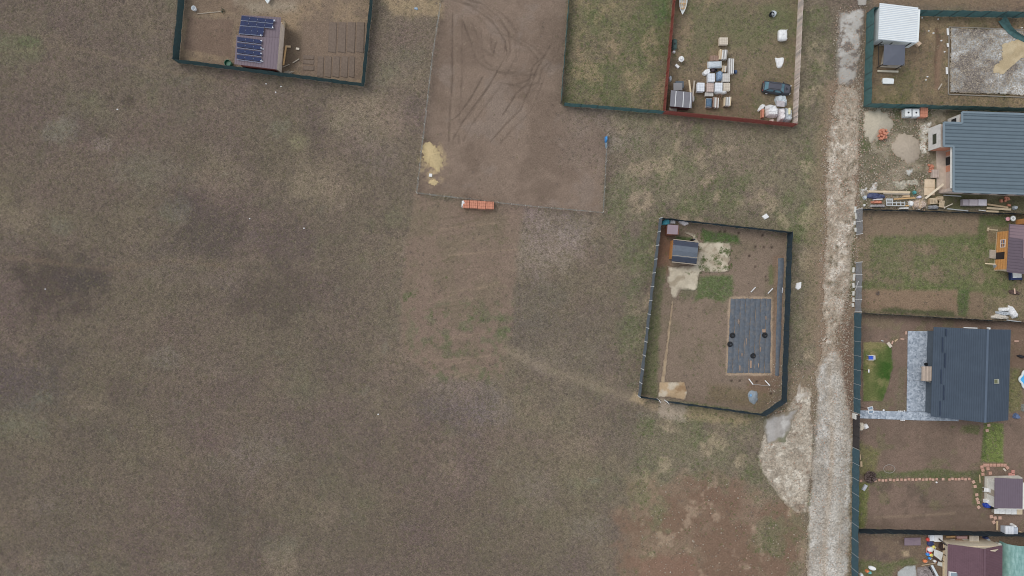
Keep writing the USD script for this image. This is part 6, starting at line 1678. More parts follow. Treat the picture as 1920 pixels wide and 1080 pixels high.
for (nm, lab, pts, m, h, z) in [('tan_box', 'tan board propped by the corner of the white metal shed', [(1719, 73), (1728.5, 81), (1723, 87), (1715, 80)], M('tan_card', (196, 168, 140), .8, .1), .4, .0)]:
    mb = MB(); mb.poly(pq(pts, h), z, h); single(nm, lab, 'board', mb, m)
mb = MB(); mb.poly([P(x, y, .3) for x, y in [(1655.5, 146.5), (1663, 146), (1675.5, 147.5), (1676.5, 150), (1675.5, 157), (1656, 156.5), (1655, 152)]], .02, .3); single('white_tub', 'white shallow tub lying on the grass below the lean-to', 'tub', mb, M('white_tub_plastic', (208, 214, 216), .4, .05))
for k, (p, q, lab) in enumerate([((1776.5, 53), (1777.5, 66), 'upper'), ((1776.5, 81), (1777.5, 88), 'middle'), ((1774.8, 126), (1775.5, 139), 'lower')]):
    mb = MB(); mb.bar(P3(*p, .1), P3(*q, .1), .22, .15); single('white_kerb_piece', {'upper': 'longest white kerb piece at the upper corner of the stone pad', 'middle': 'short white kerb piece beside the stone pad edge', 'lower': 'white kerb piece near the lower edge of the stone pad'}[lab], 'kerb piece', mb, SHEETW)
mb = MB(); mb.bar(P3(1759, 168, .1), P3(1766, 157, .12), .18, .08); single('pale_plank', 'pale plank lying diagonally in the grass by the soil trench', 'plank', mb, OLDTIM)
for k, (x, y) in enumerate([(1729, 33), (1759, 36), (1765, 76), (1741, 58), (1750, 62), (1739, 144), (1736, 150), (1771, 97), (1916, 52)]):
    H1('white_scrap', 'small white scrap on the grass of the plot with the white metal shed', 'scrap', rpoly(x, y, 2, 1.6, 6, k), .08, SHEETW, 'bag', .03, seed=k, group='white scraps round the white metal shed', na=10, nr=3)
t = Thing('kerb_frame', 'low concrete kerb holding the stone foundation pad', 'kerb')
for p, q in [((1779, 51), (1778, 177)), ((1779, 51), (1930, 56)), ((1778, 177), (1930, 183))]:
    mb = MB(); mb.bar(P3(*p, .04), P3(*q, .04), .1, .22); t.add('kerb_side', mb, M('dull_kerb', (138, 131, 122), .9, .15, 3))
t.done()
# small plants round things
# ---------------------------------------------------------------- gardens in the middle and right
FILMB = M('black_mulch_film', (84, 91, 100), .6, .2, 3.2, spec=.2, dirt=(118, 110, 102), dirt_amt=.55, bump=.04, bscale=5)
def strips(t, x00, x01, x10, x11, y0, y1, n, z, seed):
    r = np.random.default_rng(seed)
    for k in range(n):
        g = 24; V = []; 
        for i in range(g + 1):
            f = i / g; xl = x00 + (x10 - x00) * f; xr = x01 + (x11 - x01) * f; y = y0 + (y1 - y0) * f
            a, b = xl + (xr - xl) * (k + .0) / n + .25 * math.sin(i * .7 + k) + r.uniform(-.4, .4), xl + (xr - xl) * (k + .96) / n + .55 * math.sin(i * .5 + 2 * k) + r.uniform(-.5, .4)
            for j in range(5):
                u = j / 4; p = P(a + (b - a) * u, y + (r.uniform(-.8, .8) if i in (0, g) else 0)); V.append([p[0], p[1], z + .07 * math.sin(math.pi * u) + r.uniform(-.03, .035)])
        F = [[i * 5 + j, (i + 1) * 5 + j, (i + 1) * 5 + j + 1, i * 5 + j + 1] for i in range(g) for j in range(4)]
        V = np.array(V); mb = MB(); mb.add(np.vstack([V, V - [0, 0, .02]]), F + [[q + len(V) for q in f[::-1]] for f in F]); t.add('film_strip', mb, FILMB, smooth=True)
t = Thing('mulch_film', 'wide bed covered by strips of dark blue-grey mulch film', 'mulch film'); strips(t, 1370, 1446, 1363.5, 1444, 560, 699, 8, .05, 1); t.done()
t = Thing('mulch_film', 'narrow single strip of dark mulch film beside the garden fence', 'mulch film'); strips(t, 1459, 1470, 1453, 1461, 484, 704, 1, .05, 2); t.done()
tyre = None
for lab, x, y in [('dark coiled hose ring at the upper edge of the mulch film', 1373, 629), ('dark coiled hose ring just below another at the mulch film edge', 1368.5, 645.5), ('dark coiled hose ring beside a torn hole in the mulch film', 1433.5, 628.5), ('dark coiled hose ring low in the middle of the mulch film', 1411.5, 667)]:
    t = Thing('hose_coil', lab, 'hose coil'); c = P(x, y)
    for k, (rr, z) in enumerate([(.36, .1), (.3, .2), (.22, .28)]):
        mb = MB(); mb.tube([[c[0] + rr * math.cos(a) + .02 * k, c[1] + rr * math.sin(a), z + .02 * math.sin(a * 2)] for a in np.linspace(0, 2 * math.pi, 18, endpoint=False)], .07, 6, closed=True); t.add('loop', mb, BLACK)
    t.done()
for k, (x, y, w_, h_) in enumerate([(1432, 620, 7, 6), (1407.5, 683, 3.5, 14), (1387, 690, 2.2, 10), (1422, 685, 2, 8), (1384, 603, 1.6, 9), (1399, 640, 1.5, 12), (1436, 596, 1.8, 7), (1391, 665, 2, 6), (1426, 655, 1.6, 9)]):
    mb = MB(); mb.poly(pq([(x - w_ / 2, y - h_ / 2), (x + w_ / 2, y - h_ / 2 + .5), (x + w_ / 2 - .4, y + h_ / 2), (x - w_ / 2 + .4, y + h_ / 2)], .1), .0, .185)
    single('soil_patch', ['square of bare soil showing in the torn mulch film', 'long slit of bare soil in the lower mulch film', 'thin slit of soil near the corner of the mulch film', 'thin slit of soil between two lower film strips', 'short slit of soil high on the mulch film near its garden side', 'hair-thin slit of soil in the middle of the mulch film', 'short slit of soil high on the mulch film near the narrow strip', 'small tear of soil left of the long lower slit', 'thin slit of soil below the square of bare soil'][k], 'soil', mb, M('soil_in_film', (150, 124, 104), .95, .15, 4))
for k, (p, q, lab) in enumerate([((1408, 547.5), (1416.5, 538.5), 'white stake leaning above the mulch film, the one standing alone by bare soil'), ((1440, 550), (1449, 540.5), 'white stake leaning above the mulch film beside the narrow strip'), ((1467, 549), (1467.3, 540), 'short white stake on the narrow mulch strip'), ((1404, 710.5), (1412, 721), 'white stake leaning below the mulch film nearer the grey heap'), ((1434.5, 713.5), (1443.5, 723), 'white stake leaning below the mulch film nearer the fence')]):
    t = Thing('garden_stake', lab, 'stake')
    mb = MB(); mb.bar(P3(*p, .05), P3(*q, .8), .13, .08); t.add('stake', mb, WHITEP); t.done()
mb = MB(); mb.bar(P3(1412.5, 721, .5), P3(1443, 723, .5), .03); single('stake_wire', 'thin wire strung between two white stakes below the mulch film', 'wire', mb, GALV)
mb = MB(); mb.box(*P(1293.5, 451.5), *P(1297.5, 449), 0, 1.9); single('stove_pipe_box', 'small dark box at the upper eave of the dark-roofed shed', 'box', mb, BLACK)
# solar plot bits
def bed(poly_px, label):
    pts = [P(*p) for p in poly_px]; c = np.mean(pts, 0); top = [c + (p - c) * np.array([.8, .93]) for p in pts]
    mb = MB(); mb.poly(pts, -.1, .065, top=top); single('garden_bed', label, 'garden bed', mb, SOILM, group='dug garden beds of the solar cabin plot')
SOILM = M('dug_bed_soil', (108, 92, 79), .95, .2, 3.5, bump=.05, bscale=9)
ux = [615.5, 633.5, 651, 668.5, 685.5]
NTH = ['first', 'second', 'third', 'fourth', 'fifth']
for nn, (a, b) in zip(NTH, zip(ux[:-1], ux[1:])):
    bed([(a + .6, 40), (b - .6, 41), (b - 2.8, 101), (a - 1.6, 98)], '%s oblong soil bed of the upper row, counted from the solar cabin' % nn)
lx_ = [594.5, 609, 623.5, 639, 654.5, 667]
for nn, (a, b) in zip(NTH, zip(lx_[:-1], lx_[1:])):
    bed([(a + .6, 104), (b - .6, 105.5), (b - 2.6, 147), (a - 1.4, 144)], '%s oblong soil bed of the lower row, counted from the solar cabin' % nn)
for nn, y in (('topmost', 103), ('middle', 112), ('lowest', 123.5)):
    bed([(567, y), (591, y + .8), (590, y + 8.6), (566, y + 7.8)], '%s of the short soil beds lying crossways beside the solar cabin' % nn)
t = Thing('rain_barrel', 'open green rain barrel by the lower corner of the solar cabin', 'barrel'); mb = MB(); mb.lathe([(.44, 0), (.52, .45), (.5, .9), (.46, .9), (.48, .45), (.4, .55), (0, .55)], P(431, 121.5), 22); t.add('barrel', mb, M('green_barrel', (34, 100, 76), .4, .1), smooth=40); t.done()
t = Thing('timber_angle', 'right-angled ochre timber frame lying beside the solar cabin', 'timber frame')
mb = MB(); mb.bar(P3(535.5, 87, .15), P3(545, 87.5, .15), .3, .12); t.add('beam', mb, TIMBER2)
mb = MB(); mb.bar(P3(536.5, 87, .2), P3(531.5, 122, .2), .2, .14); t.add('beam', mb, OCHRE); t.done()
mb = MB(); mb.bar(P3(555, 91, .1), P3(561, 92, .1), .3, .1); single('pale_board_end', 'short pale board beyond the ochre timber frame', 'board', mb, M('pale_slat', (196, 184, 166)))
mb = MB(); mb.bar(P3(530, 126, .1), P3(543, 120.5, .1), .08); mb2 = mb; single('thin_pole', 'thin pale pole lying towards the cabin corner', 'pole', mb, OLDTIM)
mb = MB(); mb.bar(P3(549, 118, .1), P3(561, 110.5, .1), .12); single('thin_pole', 'thicker pale pole lying past the ochre frame', 'pole', mb, OLDTIM)
t = Thing('stick_pile', 'small pile of pale sticks at the fence near the cabin corner', 'stick pile'); r = np.random.default_rng(71)
for i in range(14):
    c = P(542 + r.normal(0, 4), 137 + r.normal(0, 1.6)); u = r.uniform(-.5, .5); mb = MB(); mb.bar(np.append(c - .4 * np.array([math.cos(u), math.sin(u)]), .1 + .02 * i), np.append(c + .4 * np.array([math.cos(u), math.sin(u)]), .12 + .02 * i), .07); t.add('stick', mb, OLDTIM)
t.done()
mb = MB(); mb.obox(P(521.5, 133.5), .5, -1, .7, .3, 0, 1.0); single('orange_board', 'rust orange board at the lower cabin corner', 'board', mb, M('rust_board', (170, 106, 68), .8, .15))
H1('firewood', 'pale firewood heap against the upper cabin wall', 'firewood', rpoly(532, 47, 3.4, 7), .5, M('firewood_pale', (170, 152, 124), .9, .4, 8), 'bag', .25, seed=72)
t = Thing('white_bucket', 'white bucket tipped in the corner plot of the solar cabin', 'bucket'); c = P(365.5, 17.5); mb = MB(); mb.lathe([(.3, 0), (.36, .5), (.32, .5), (.26, .06), (0, .06)], c, 16); t.add('bucket', mb, M('white_bucket', (200, 204, 208), .4, .1)); mb = MB(); mb.tube([np.append(c + np.array([-.34, 0]), .48), np.append(c + np.array([-.2, .3]), .5), np.append(c + np.array([.2, .3]), .5), np.append(c + np.array([.34, 0]), .48)], .02, 5); t.add('handle', mb, GALV); t.done()
mb = MB(); mb.bar(P3(370, 26, .05), P3(416, 21.5, .05), .08, .06); single('garden_hose', 'pale straight hose lying from the shrub towards the white bucket', 'hose', mb, OLDTIM)

def plant(name, label, cat, c, rad, h, mat, n=60, seed=0, group=None, stem=True):
    r = np.random.default_rng(seed); t = Thing(name, label, cat, group); mb = MB()
    for i in range(n):
        a, rr, z = r.uniform(0, 6.28), rad * math.sqrt(r.random()), h * r.uniform(.25, 1)
        p = np.array([c[0] + rr * math.cos(a), c[1] + rr * math.sin(a), z]); u = r.normal(size=3); u /= np.linalg.norm(u); v_ = np.cross(u, r.normal(size=3)); v_ /= np.linalg.norm(v_); s_ = rad * r.uniform(.18, .34)
        mb.add([p - u * s_, p + v_ * s_ * .5, p + u * s_, p - v_ * s_ * .5], [[0, 1, 2], [0, 2, 3]])
    t.add('leaves', mb, mat, kind='stuff')
    if stem:
        mb = MB()
        for k in range(4):
            a = k * 1.6; mb.bar([c[0], c[1], -.05], [c[0] + rad * .5 * math.cos(a), c[1] + rad * .5 * math.sin(a), h * .7], .025)
        t.add('stem', mb, BROWNW)
    return t.done()
LEAFD = M('dark_leaves', (44, 62, 44), .7, .3, 6); LEAFB = M('brown_twigs', (96, 80, 76), .9, .3, 6); LEAFG = M('fresh_leaves', (78, 104, 44), .7, .3, 6)
plant('shrub', 'small dark shrub at the end of the pale hose', 'shrub', P(419, 21.5), .32, .4, LEAFD, 70, 1)
plant('brush_pile', 'brown heap of cut brush over the row of paving bricks', 'brush', P(1629, 893), .85, .7, LEAFB, 260, 2)
plant('shrub', 'lone dark shrub on the bare strip of the orange house garden', 'shrub', P(1644.5, 549.5), .3, .35, M('slate_leaves', (88, 84, 86), .8, .3, 6), 60, 3)

# ---------------------------------------------------------------- orange house garden
t = Thing('timber_gate_post', 'pair of pale timbers stretching from the orange gable above its window', 'timber')
mb = MB(); mb.bar(P3(1852, 430, .4), P3(1870, 431.5, 2.2), .14, .12); t.add('beam', mb, TIMBER); mb = MB(); mb.bar(P3(1853, 427, .2), P3(1852, 433.5, .2), .2, .2); t.add('foot', mb, TIMBER); t.done()
mb = MB(); mb.bar(P3(1847, 494, .3), P3(1867, 495.5, 1.0), .16, .1); single('pale_timber', 'pale timber reaching out below the orange house door', 'timber', mb, TIMBER)
H1('grey_scrap', 'grey scrap piled at the lower corner of the orange gable', 'scrap', [(1861, 496), (1870, 495), (1878, 498), (1872, 504), (1863, 502)], .5, M('striped_grey_scrap', (140, 142, 146), .7, .4, 8), 'bag', .25, seed=81)
mb = MB(); mb.obox(P(1867.5, 505), 1, 0, .55, .4, 0, .3, bev=.03); single('pale_box', 'pale brown box below the corner of the orange gable', 'box', mb, M('pale_brown_card', (190, 164, 138), .8, .1))
t = Thing('blue_cart', 'navy blue cart with a white top below the orange house', 'cart')
mb = MB(); mb.obox(P(1905.5, 517, .6), 1, .03, 1.7, 1.25, .2, .72, bev=.06); t.add('body', mb, M('navy_cart', (34, 48, 92), .5, .15)); mb = MB(); mb.obox(P(1908, 515.5, .85), 1, .05, 1.3, .85, .6, .82, bev=.04); t.add('white_top', mb, M('white_cart_top', (208, 216, 226), .4, .06))
for x in (1898, 1913):
    for y in (510, 524):
        mb = MB(); p = P(x, y); mb.tube([[p[0] - .06, p[1], .18], [p[0] + .06, p[1], .18]], .18, 12); t.add('wheel', mb, BLACK)
t.done()
t = Thing('patio_table', 'white round spoked tabletop beside a pink seat by the boundary fence', 'table')
c = P(1893, 410.5); mb = MB(); mb.lathe([(.02, .7), (.42, .7), (.42, .74), (0, .74)], c, 20); t.add('tabletop', mb, M('grey_table', (150, 158, 154), .6, .1))
for k in range(8):
    a = k * math.pi / 4; p = np.append(c + .26 * np.array([math.cos(a), math.sin(a)]), .75); mb = MB(); mb.lathe([(.1, .735), (.1, .765), (0, .765)], p, 8); t.add('petal', mb, WHITEP)
mb = MB(); mb.lathe([(.06, 0), (.05, .7)], c, 8); t.add('leg', mb, WHITEP); t.done()
t = Thing('pink_stool', 'small pink round seat beside the spoked white tabletop', 'stool'); c = P(1886, 411); mb = MB(); mb.lathe([(.2, .36), (.32, .4), (.3, .46), (0, .48)], c, 16); t.add('seat', mb, M('pink_seat', (216, 150, 158), .6, .08))
for a in (0.3, 2.4, 4.5):
    mb = MB(); mb.bar(np.append(c + .2 * np.array([math.cos(a), math.sin(a)]), .38), np.append(c + .26 * np.array([math.cos(a), math.sin(a)]), 0), .05); t.add('leg', mb, WHITEP)
t.done()
H1('brown_heap', 'dark brown heap of scrap with a pale stick across it', 'heap', [(1891, 544), (1900, 543), (1912, 548), (1911, 553), (1900, 552), (1892, 551)], .35, M('dark_brown_scrap', (84, 66, 60), .9, .3, 6), 'bag', .2, seed=83)
mb = MB(); mb.bar(P3(1902, 541, .4), P3(1903, 551, .45), .16, .08); single('pale_stick', 'pale stick laid across the dark brown scrap heap', 'stick', mb, M('pinkish_stick', (200, 166, 146), .8, .1))
for k, (nm, lab, pts, m) in enumerate([('white_scrap_sheet', 'topmost white sheet of the scrap pile at the boundary fence', [(1872, 577), (1890, 576), (1890, 583), (1873, 584)], SHEETW), ('white_scrap_sheet', 'bulging white film at the end of the scrap pile', [(1890, 573), (1897, 574), (1905, 586), (1909, 595), (1898, 597), (1890, 588)], FILMW), ('white_scrap_sheet', 'beige-white sheet lying longest at the foot of the scrap pile', [(1857, 593), (1870, 588), (1888, 592), (1895, 597), (1880, 599), (1860, 598)], M('beige_white_sheet', (186, 178, 166), .8, .2, 5)), ('grey_scrap_sheet', 'grey sheet in the middle of the scrap pile at the boundary fence', [(1865, 583), (1890, 584), (1896, 591), (1880, 592), (1866, 589)], M('grey_metal_sheet', (158, 164, 170), .6, .2, 5))]):
    H1(nm, lab, 'sheet', pts, .45 - .05 * k, m, 'bag', .2, seed=84 + k)
mb = MB(); mb.bar(P3(1887, 600, .1), P3(1914, 603.5, .1), .12); single('grey_rail', 'grey rail lying against the boundary fence under the scrap pile', 'rail', mb, GALV)
for k, (x, y) in enumerate([(1604, 393), (1606, 405), (1603, 418), (1605, 431), (1602, 520), (1601, 535), (1601, 550), (1601, 562), (1601, 506), (1600, 572)]):
    mb = MB(); c = P(x - 1.5, y); mb.obox(c, .1 * (-1) ** k, 1, pyr.uniform(.5, 1.0), .3, 0, .22, bev=.03); single('kerb_stone', 'whitish concrete lump along the foot of the thin grey net fence', 'stone', mb, M('whitish_lump', (188, 186, 178), .9, .15, 4), group='whitish lumps along the grey net fence')
for p, q, lab in [((1609, 408), (1617, 421), 'thin white brace leaning inside the upper grey net fence'), ((1604, 544), (1609.5, 527), 'thin white brace leaning inside the lower grey net fence')]:
    mb = MB(); mb.bar(P3(*p, .1), P3(*q, 1.7), .06); single('fence_brace', lab, 'brace', mb, WHITEP)

# ---------------------------------------------------------------- slate house garden
t = Thing('garden_chair', 'white chair with bright blue seat on the curved lawn', 'chair'); c = P(1630, 670)
mb = MB(); mb.obox(c, 1, .05, .62, .6, .38, .46, bev=.04); t.add('seat', mb, M('bright_blue_seat', (34, 84, 200), .5, .08))
mb = MB(); mb.obox(c + np.array([.36, .05]), .05, -1, .6, .1, .4, .95, bev=.03); t.add('backrest', mb, WHITEP)
for s_ in (-1, 1):
    mb = MB(); mb.bar(np.append(c + np.array([-.45, s_ * .33]), .62), np.append(c + np.array([.36, s_ * .33]), .66), .07); t.add('armrest', mb, WHITEP)
    for x in (-.42, .34):
        mb = MB(); mb.bar(np.append(c + np.array([x, s_ * .33]), .62), np.append(c + np.array([x, s_ * .36]), 0), .06); t.add('leg', mb, WHITEP)
t.done()
for lab, bx, by, h, lamp in [('slim lamp post with a small white head rising over the lawn', 1609, 691, 3.0, 'head'), ('solar lamp post with a two-panel top leaning over the paved path', 1608, 761, 3.55, 'solar')]:
    t = Thing('lamp_post', lab, 'lamp post'); c = P(bx, by); mb = MB(); mb.lathe([(.05, -.1), (.035, h)], c, 8); t.add('pole', mb, M('dark_red_pole', (82, 54, 50), .6, .1))
    if lamp == 'head':
        mb = MB(); mb.obox(c, 0, 1, .45, .16, h, h + .12, bev=.03); t.add('lamp_head', mb, WHITEP)
    else:
        for k in (-1, 1):
            mb = MB(); mb.obox(c + np.array([.08 + .04 * k, k * -.26]), 1, .2, .75, .46, h, h + .05); f = t.add('solar_panel', mb, WHITEP)
            m2 = MB(); m2.obox(c + np.array([.08 + .04 * k, k * -.26]), 1, .2, .62, .34, h + .05, h + .06); t.add('cell_sheet', m2, M('grey_solar_cell', (110, 128, 146), .2, .1), parent=f)
    t.done()
mb = MB(); mb.lathe([(.02, 0), (.12, .06), (.16, .16), (.12, .26), (.02, .32)], P(1655.8, 769), 14); single('ball_lamp', 'small white ball lamp at the edge of the paved path', 'lamp', mb, WHITEP)
t = None
for k, (x, y) in enumerate([(1684, 770.3), (1687, 770.5), (1690, 770.6), (1694.5, 770), (1688, 787.5), (1691, 787.7), (1694, 787.8)]):
    if t is None:
        t = Thing('path_light', 'tiny white path light at the corner of terrace and path', 'path light', 'tiny white path lights'); mb = MB(); mb.lathe([(.1, .2), (.06, .28), (0, .28)], P(x, y), 8); t.add('lamp_head', mb, WHITEP); mb = MB(); mb.lathe([(.04, 0), (.04, .2)], P(x, y), 6); t.add('stem', mb, WHITEP); t.done()
    else:
        dup(t, *P(x, y))
for k, (x, y, a, ln, wd, m, lab) in enumerate([(1667.5, 646.5, -.95, .85, .45, PAVB, 'large cream stepping slab at the tip of the lawn'), (1673, 642, 1.2, .5, .2, BRICKP, 'pinkish stepping brick next to the cream slab'), (1680, 638, .7, .55, .2, TIMBER2, 'tan stepping brick midway between lawn and terrace'), (1691.5, 635.6, -.1, .55, .2, BRICKP, 'pinkish stepping brick close to the terrace corner'), (1698.5, 624, 1.5, .5, .22, BRICKP, 'upright-lying brick at the terrace corner'), (1905.5, 639.5, .0, .65, .2, BRICKP, 'lone pinkish brick behind the slate roof')]):
    mb = MB(); mb.obox(P(x, y), math.cos(a), math.sin(a), ln, wd, -.02, .09, bev=.015); single('stepping_brick', lab, 'brick', mb, m)
mb = MB(); mb.bar(P3(1652, 638.5, .05), P3(1656, 639.5, .05), .12); single('grey_peg', 'small grey peg at the upper edge of the curved lawn', 'peg', mb, GALV)
H1('white_junk', 'beige-white boards heaped inside the dark gate', 'boards', [(1610, 793), (1618, 792), (1619, 803), (1615, 808), (1610, 807)], .3, M('beige_white_junk', (196, 184, 164), .8, .2, 5), 'bag', .15, seed=91)
H1('white_bag', 'pale bag beside the heaped boards inside the dark gate', 'bag', rpoly(1623, 799, 4.2, 5.5), .4, FILMW, 'bag', .1, seed=92)
t = Thing('plant_pot', 'dark round plant pot on the terrace above the canopy', 'plant pot'); mb = MB(); mb.lathe([(.16, .07), (.24, .45), (.2, .45), (.17, .38), (0, .38)], P(1733.5, 682.5), 14); t.add('pot', mb, BLACK); t.done()
H1('dark_pile', 'dark charred heap behind the slate roof', 'heap', [(1904, 667), (1912, 665), (1925, 668), (1915, 672)], .35, M('charred_black', (40, 38, 44), .9, .2), 'bag', .15, seed=93)
t = Thing('paddling_pool', 'bright blue inflatable pool with white scalloped rim at the picture edge', 'pool')
c = P(1927, 711); mb = MB(); ring = [[c[0] + (1.25 + .12 * math.cos(6 * a)) * math.cos(a) * 1.05, c[1] + (1.3 + .12 * math.cos(6 * a)) * math.sin(a), .22] for a in np.linspace(0, 2 * math.pi, 48, endpoint=False)]; mb.tube(ring, .16, 8, closed=True); t.add('rim', mb, M('white_pool_rim', (200, 214, 222), .3, .15, 3), smooth=True)
mb = MB(); mb.lathe([(0, .05), (1.25, .06), (1.25, .3), (0, .3)], c, 36); t.add('liner', mb, M('bright_blue_liner', (32, 160, 220), .3, .12, 1.5)); t.done()
H1('blue_scrap_heap', 'dark blue and white scrap heap at the lower back corner of the slate roof', 'scrap', [(1899, 777), (1904, 774), (1909, 778), (1910, 784), (1903, 785), (1898, 783)], .5, M('navy_white_scrap', (84, 104, 140), .6, .5, 7), 'bag', .2, seed=94)
H1('grey_rubble_heap', 'grey rubble at the picture edge behind the slate roof', 'rubble', [(1915, 758), (1926, 756), (1926, 775), (1914, 770)], .4, M('grey_edge_rubble', (120, 122, 116), .9, .3, 6), 'bag', .2, seed=95)
# paving bricks
PB = None
def pavers(spots, label, group, mat, name='paving_brick', size=(.34, .34)):
    first = None
    for k, (x, y, a) in enumerate(spots):
        if first is None:
            first = Thing(name, label, 'paving brick', group); mb = MB(); c = P(x, y); mb.obox(c, math.cos(a), math.sin(a), size[0], size[1], -.03, .1, bev=.015); first.add(name, mb, mat)
            m2 = MB(); m2.obox(c, math.cos(a), math.sin(a), size[0] * .5, .03, .1, .105); first.add('groove', m2, BROWNW); first.done(); a0 = a
        else:
            dup(first, *P(x, y), rz=a - a0)
row = []
xs = [1614, 1641, 1648, 1655, 1661, 1669, 1676, 1682.5, 1690, 1697, 1704, 1711, 1717.5, 1724, 1730.5, 1737, 1743.5, 1749, 1756, 1768, 1780, 1785.5, 1792, 1798, 1804, 1810, 1817]
for i, x in enumerate(xs):
    y = 901.5 + (899 - 901.5) * min(1, (x - 1614) / 90) - 1.0 * max(0, (x - 1704) / 110)
    row.append((x, y + .6 * math.sin(i * 2.3), .05 * math.sin(i * 1.7)))
pavers(row[0::2], 'salmon paving brick in the long edging row across the garden', 'salmon bricks of the long garden edging row', BRICKP2)
pavers(row[1::2], 'pale pink paving brick in the long edging row across the garden', 'pale bricks of the long garden edging row', BRICKP)
pavers([(1825, 903.5, .5), (1828, 912, .2), (1831, 927.5, .1), (1832, 936, .5), (1834, 942, .2), (1834.5, 951, .6)], 'paving brick in the short winding row beside the mauve-roofed cabin', 'bricks of the short winding row', BRICKP, size=(.42, .42))
pavers([(1840.5, 875.5, .2), (1842.5, 881.5, .3), (1842.5, 889, .1), (1846, 872, 0), (1851, 872, 0), (1857.5, 872, 0), (1864.5, 872, 0), (1871.5, 872, 0), (1878, 872, 0), (1884, 872.2, 0), (1888.5, 877, .7), (1852, 878.5, .1), (1856.5, 887, .1)], 'paving brick bordering the small bed above the mauve-roofed cabin', 'bricks round the small bed', BRICKP2, size=(.44, .44))
pavers([(1858.5, 968.5, .2), (1865.5, 971, .2), (1874.5, 970.8, 0), (1863, 979, .5)], 'paving brick of the loose cluster below the white-topped bench', 'bricks below the bench', BRICKP, size=(.45, .45))
pavers([(1899, 884, 0), (1893.5, 889.5, 0), (1899.5, 891, .1), (1905, 894, .2)], 'salmon paving brick stacked at the upper corner of the mauve roof', 'bricks at the cabin roof corner', M('deep_salmon_brick', (182, 122, 110), .9, .1), size=(.46, .46))
pavers([(1853.5, 797, .1), (1850.5, 807, .2)], 'paving brick beside the grass strip below the slate roof', 'bricks beside the grass strip', BRICKP, size=(.42, .42))
mb = MB(); mb.obox(P(1883, 880.5), .7, -.7, .5, .25, 0, .1); single('pale_brick', 'pale loose brick inside the small bordered bed', 'brick', mb, PAVB)
for p, q, w_, lab in [((1836.5, 890), (1837.5, 905), .14, 'tan timber length beside the path of the mauve-roofed cabin'), ((1612.8, 852), (1613.2, 862), .14, 'thin pale timber on the grass inside the fence'), ((1614.5, 865), (1614.8, 875), .3, 'short wide pale timber on the grass inside the fence'), ((1911, 996), (1925, 1004), .2, 'topmost ochre timber at the end of the black fence'), ((1909, 998), (1922, 1006), .2, 'lower ochre timber at the end of the black fence'), ((1869.5, 977), (1869.5, 994), .25, 'tan timber beside the caged white blocks')]:
    mb = MB(); mb.bar(P3(*p, .12), P3(*q, .14), w_, .1); single('timber_length', lab, 'timber', mb, TIMBER2)
mb = MB(); mb.obox(P(1620, 913.5), .6, 1, .95, .42, 0, .35, bev=.03); single('grey_block', 'tilted grey block below the brush pile', 'block', mb, M('grey_lilac_block', (164, 166, 174), .7, .1))
c = P(1667, 879); mb = MB(); mb.tube([[c[0] + .85 * math.cos(a), c[1] + .62 * math.sin(a), .06] for a in np.linspace(0, 6.283, 36, endpoint=False)], .035, 6, closed=True); single('wire_hoop', 'thin grey wire hoop lying on the bare soil', 'hoop', mb, M('grey_hoop', (150, 142, 134), .7, .1))
H1('white_pebble', 'single white stone below the brick edging row', 'stone', rpoly(1756, 904.5, 1.7, 1.5), .1, SHEETW, 'bag', .02, seed=96)
t = Thing('white_chair', 'white plastic chair beside the mauve-roofed cabin', 'chair'); c = P(1845.5, 917); mb = MB(); mb.obox(c, 1, -.1, .62, .6, .38, .46, bev=.03); t.add('seat', mb, WHITEP); mb = MB(); mb.obox(c + np.array([.3, 0]), 0, 1, .55, .08, .4, .9, bev=.02); t.add('backrest', mb, WHITEP)
for sx in (-.27, .27):
    for sy in (-.26, .26):
        mb = MB(); mb.bar(np.append(c + np.array([sx, sy]), .4), np.append(c + np.array([sx * 1.1, sy * 1.1]), 0), .05); t.add('leg', mb, WHITEP)
t.done()
sheetq('blue_tarp', 'bright blue tarpaulin bundled beside the mauve-roofed cabin', 'tarpaulin', [(1841, 944), (1848, 942), (1855, 945), (1856, 949), (1851, 952), (1844, 951)], M('deep_blue_tarp', (28, 62, 160), .5, .2, 4), .4, .2, 97)
H1('white_bag', 'white bags between the chair and the blue tarpaulin', 'bag', [(1843, 936), (1850, 934), (1853, 938), (1851, 942), (1844, 942)], .5, FILMW, 'bag', .15, seed=98)
H1('dark_bag', 'dark bag at the corner of the white-topped bench', 'bag', rpoly(1859, 951, 4, 3), .4, BLACK, 'bag', .12, seed=99)
t = Thing('caged_blocks', 'pale blue-grey cage of wrapped white blocks by the black fence', 'block cage')
mb = MB(); mb.poly(quad((1876, 985), (1900, 1001), 0), 0, .95); t.add('body', mb, M('blue_grey_wrap', (168, 176, 188), .5, .1, 3))
for i in range(3):
    mb = MB(); mb.poly(quad((1885.5 + i * 5.3, 987), (1890.2 + i * 5.3, 1001.5), 1.15), .95, 1.15); t.add('white_block', mb, PAVW)
t.done()
H1('white_bag', 'white bag lying on the cage of wrapped blocks', 'bag', rpoly(1896, 983, 3, 2.2), 1.0, SHEETW, 'bag', .08, seed=101)

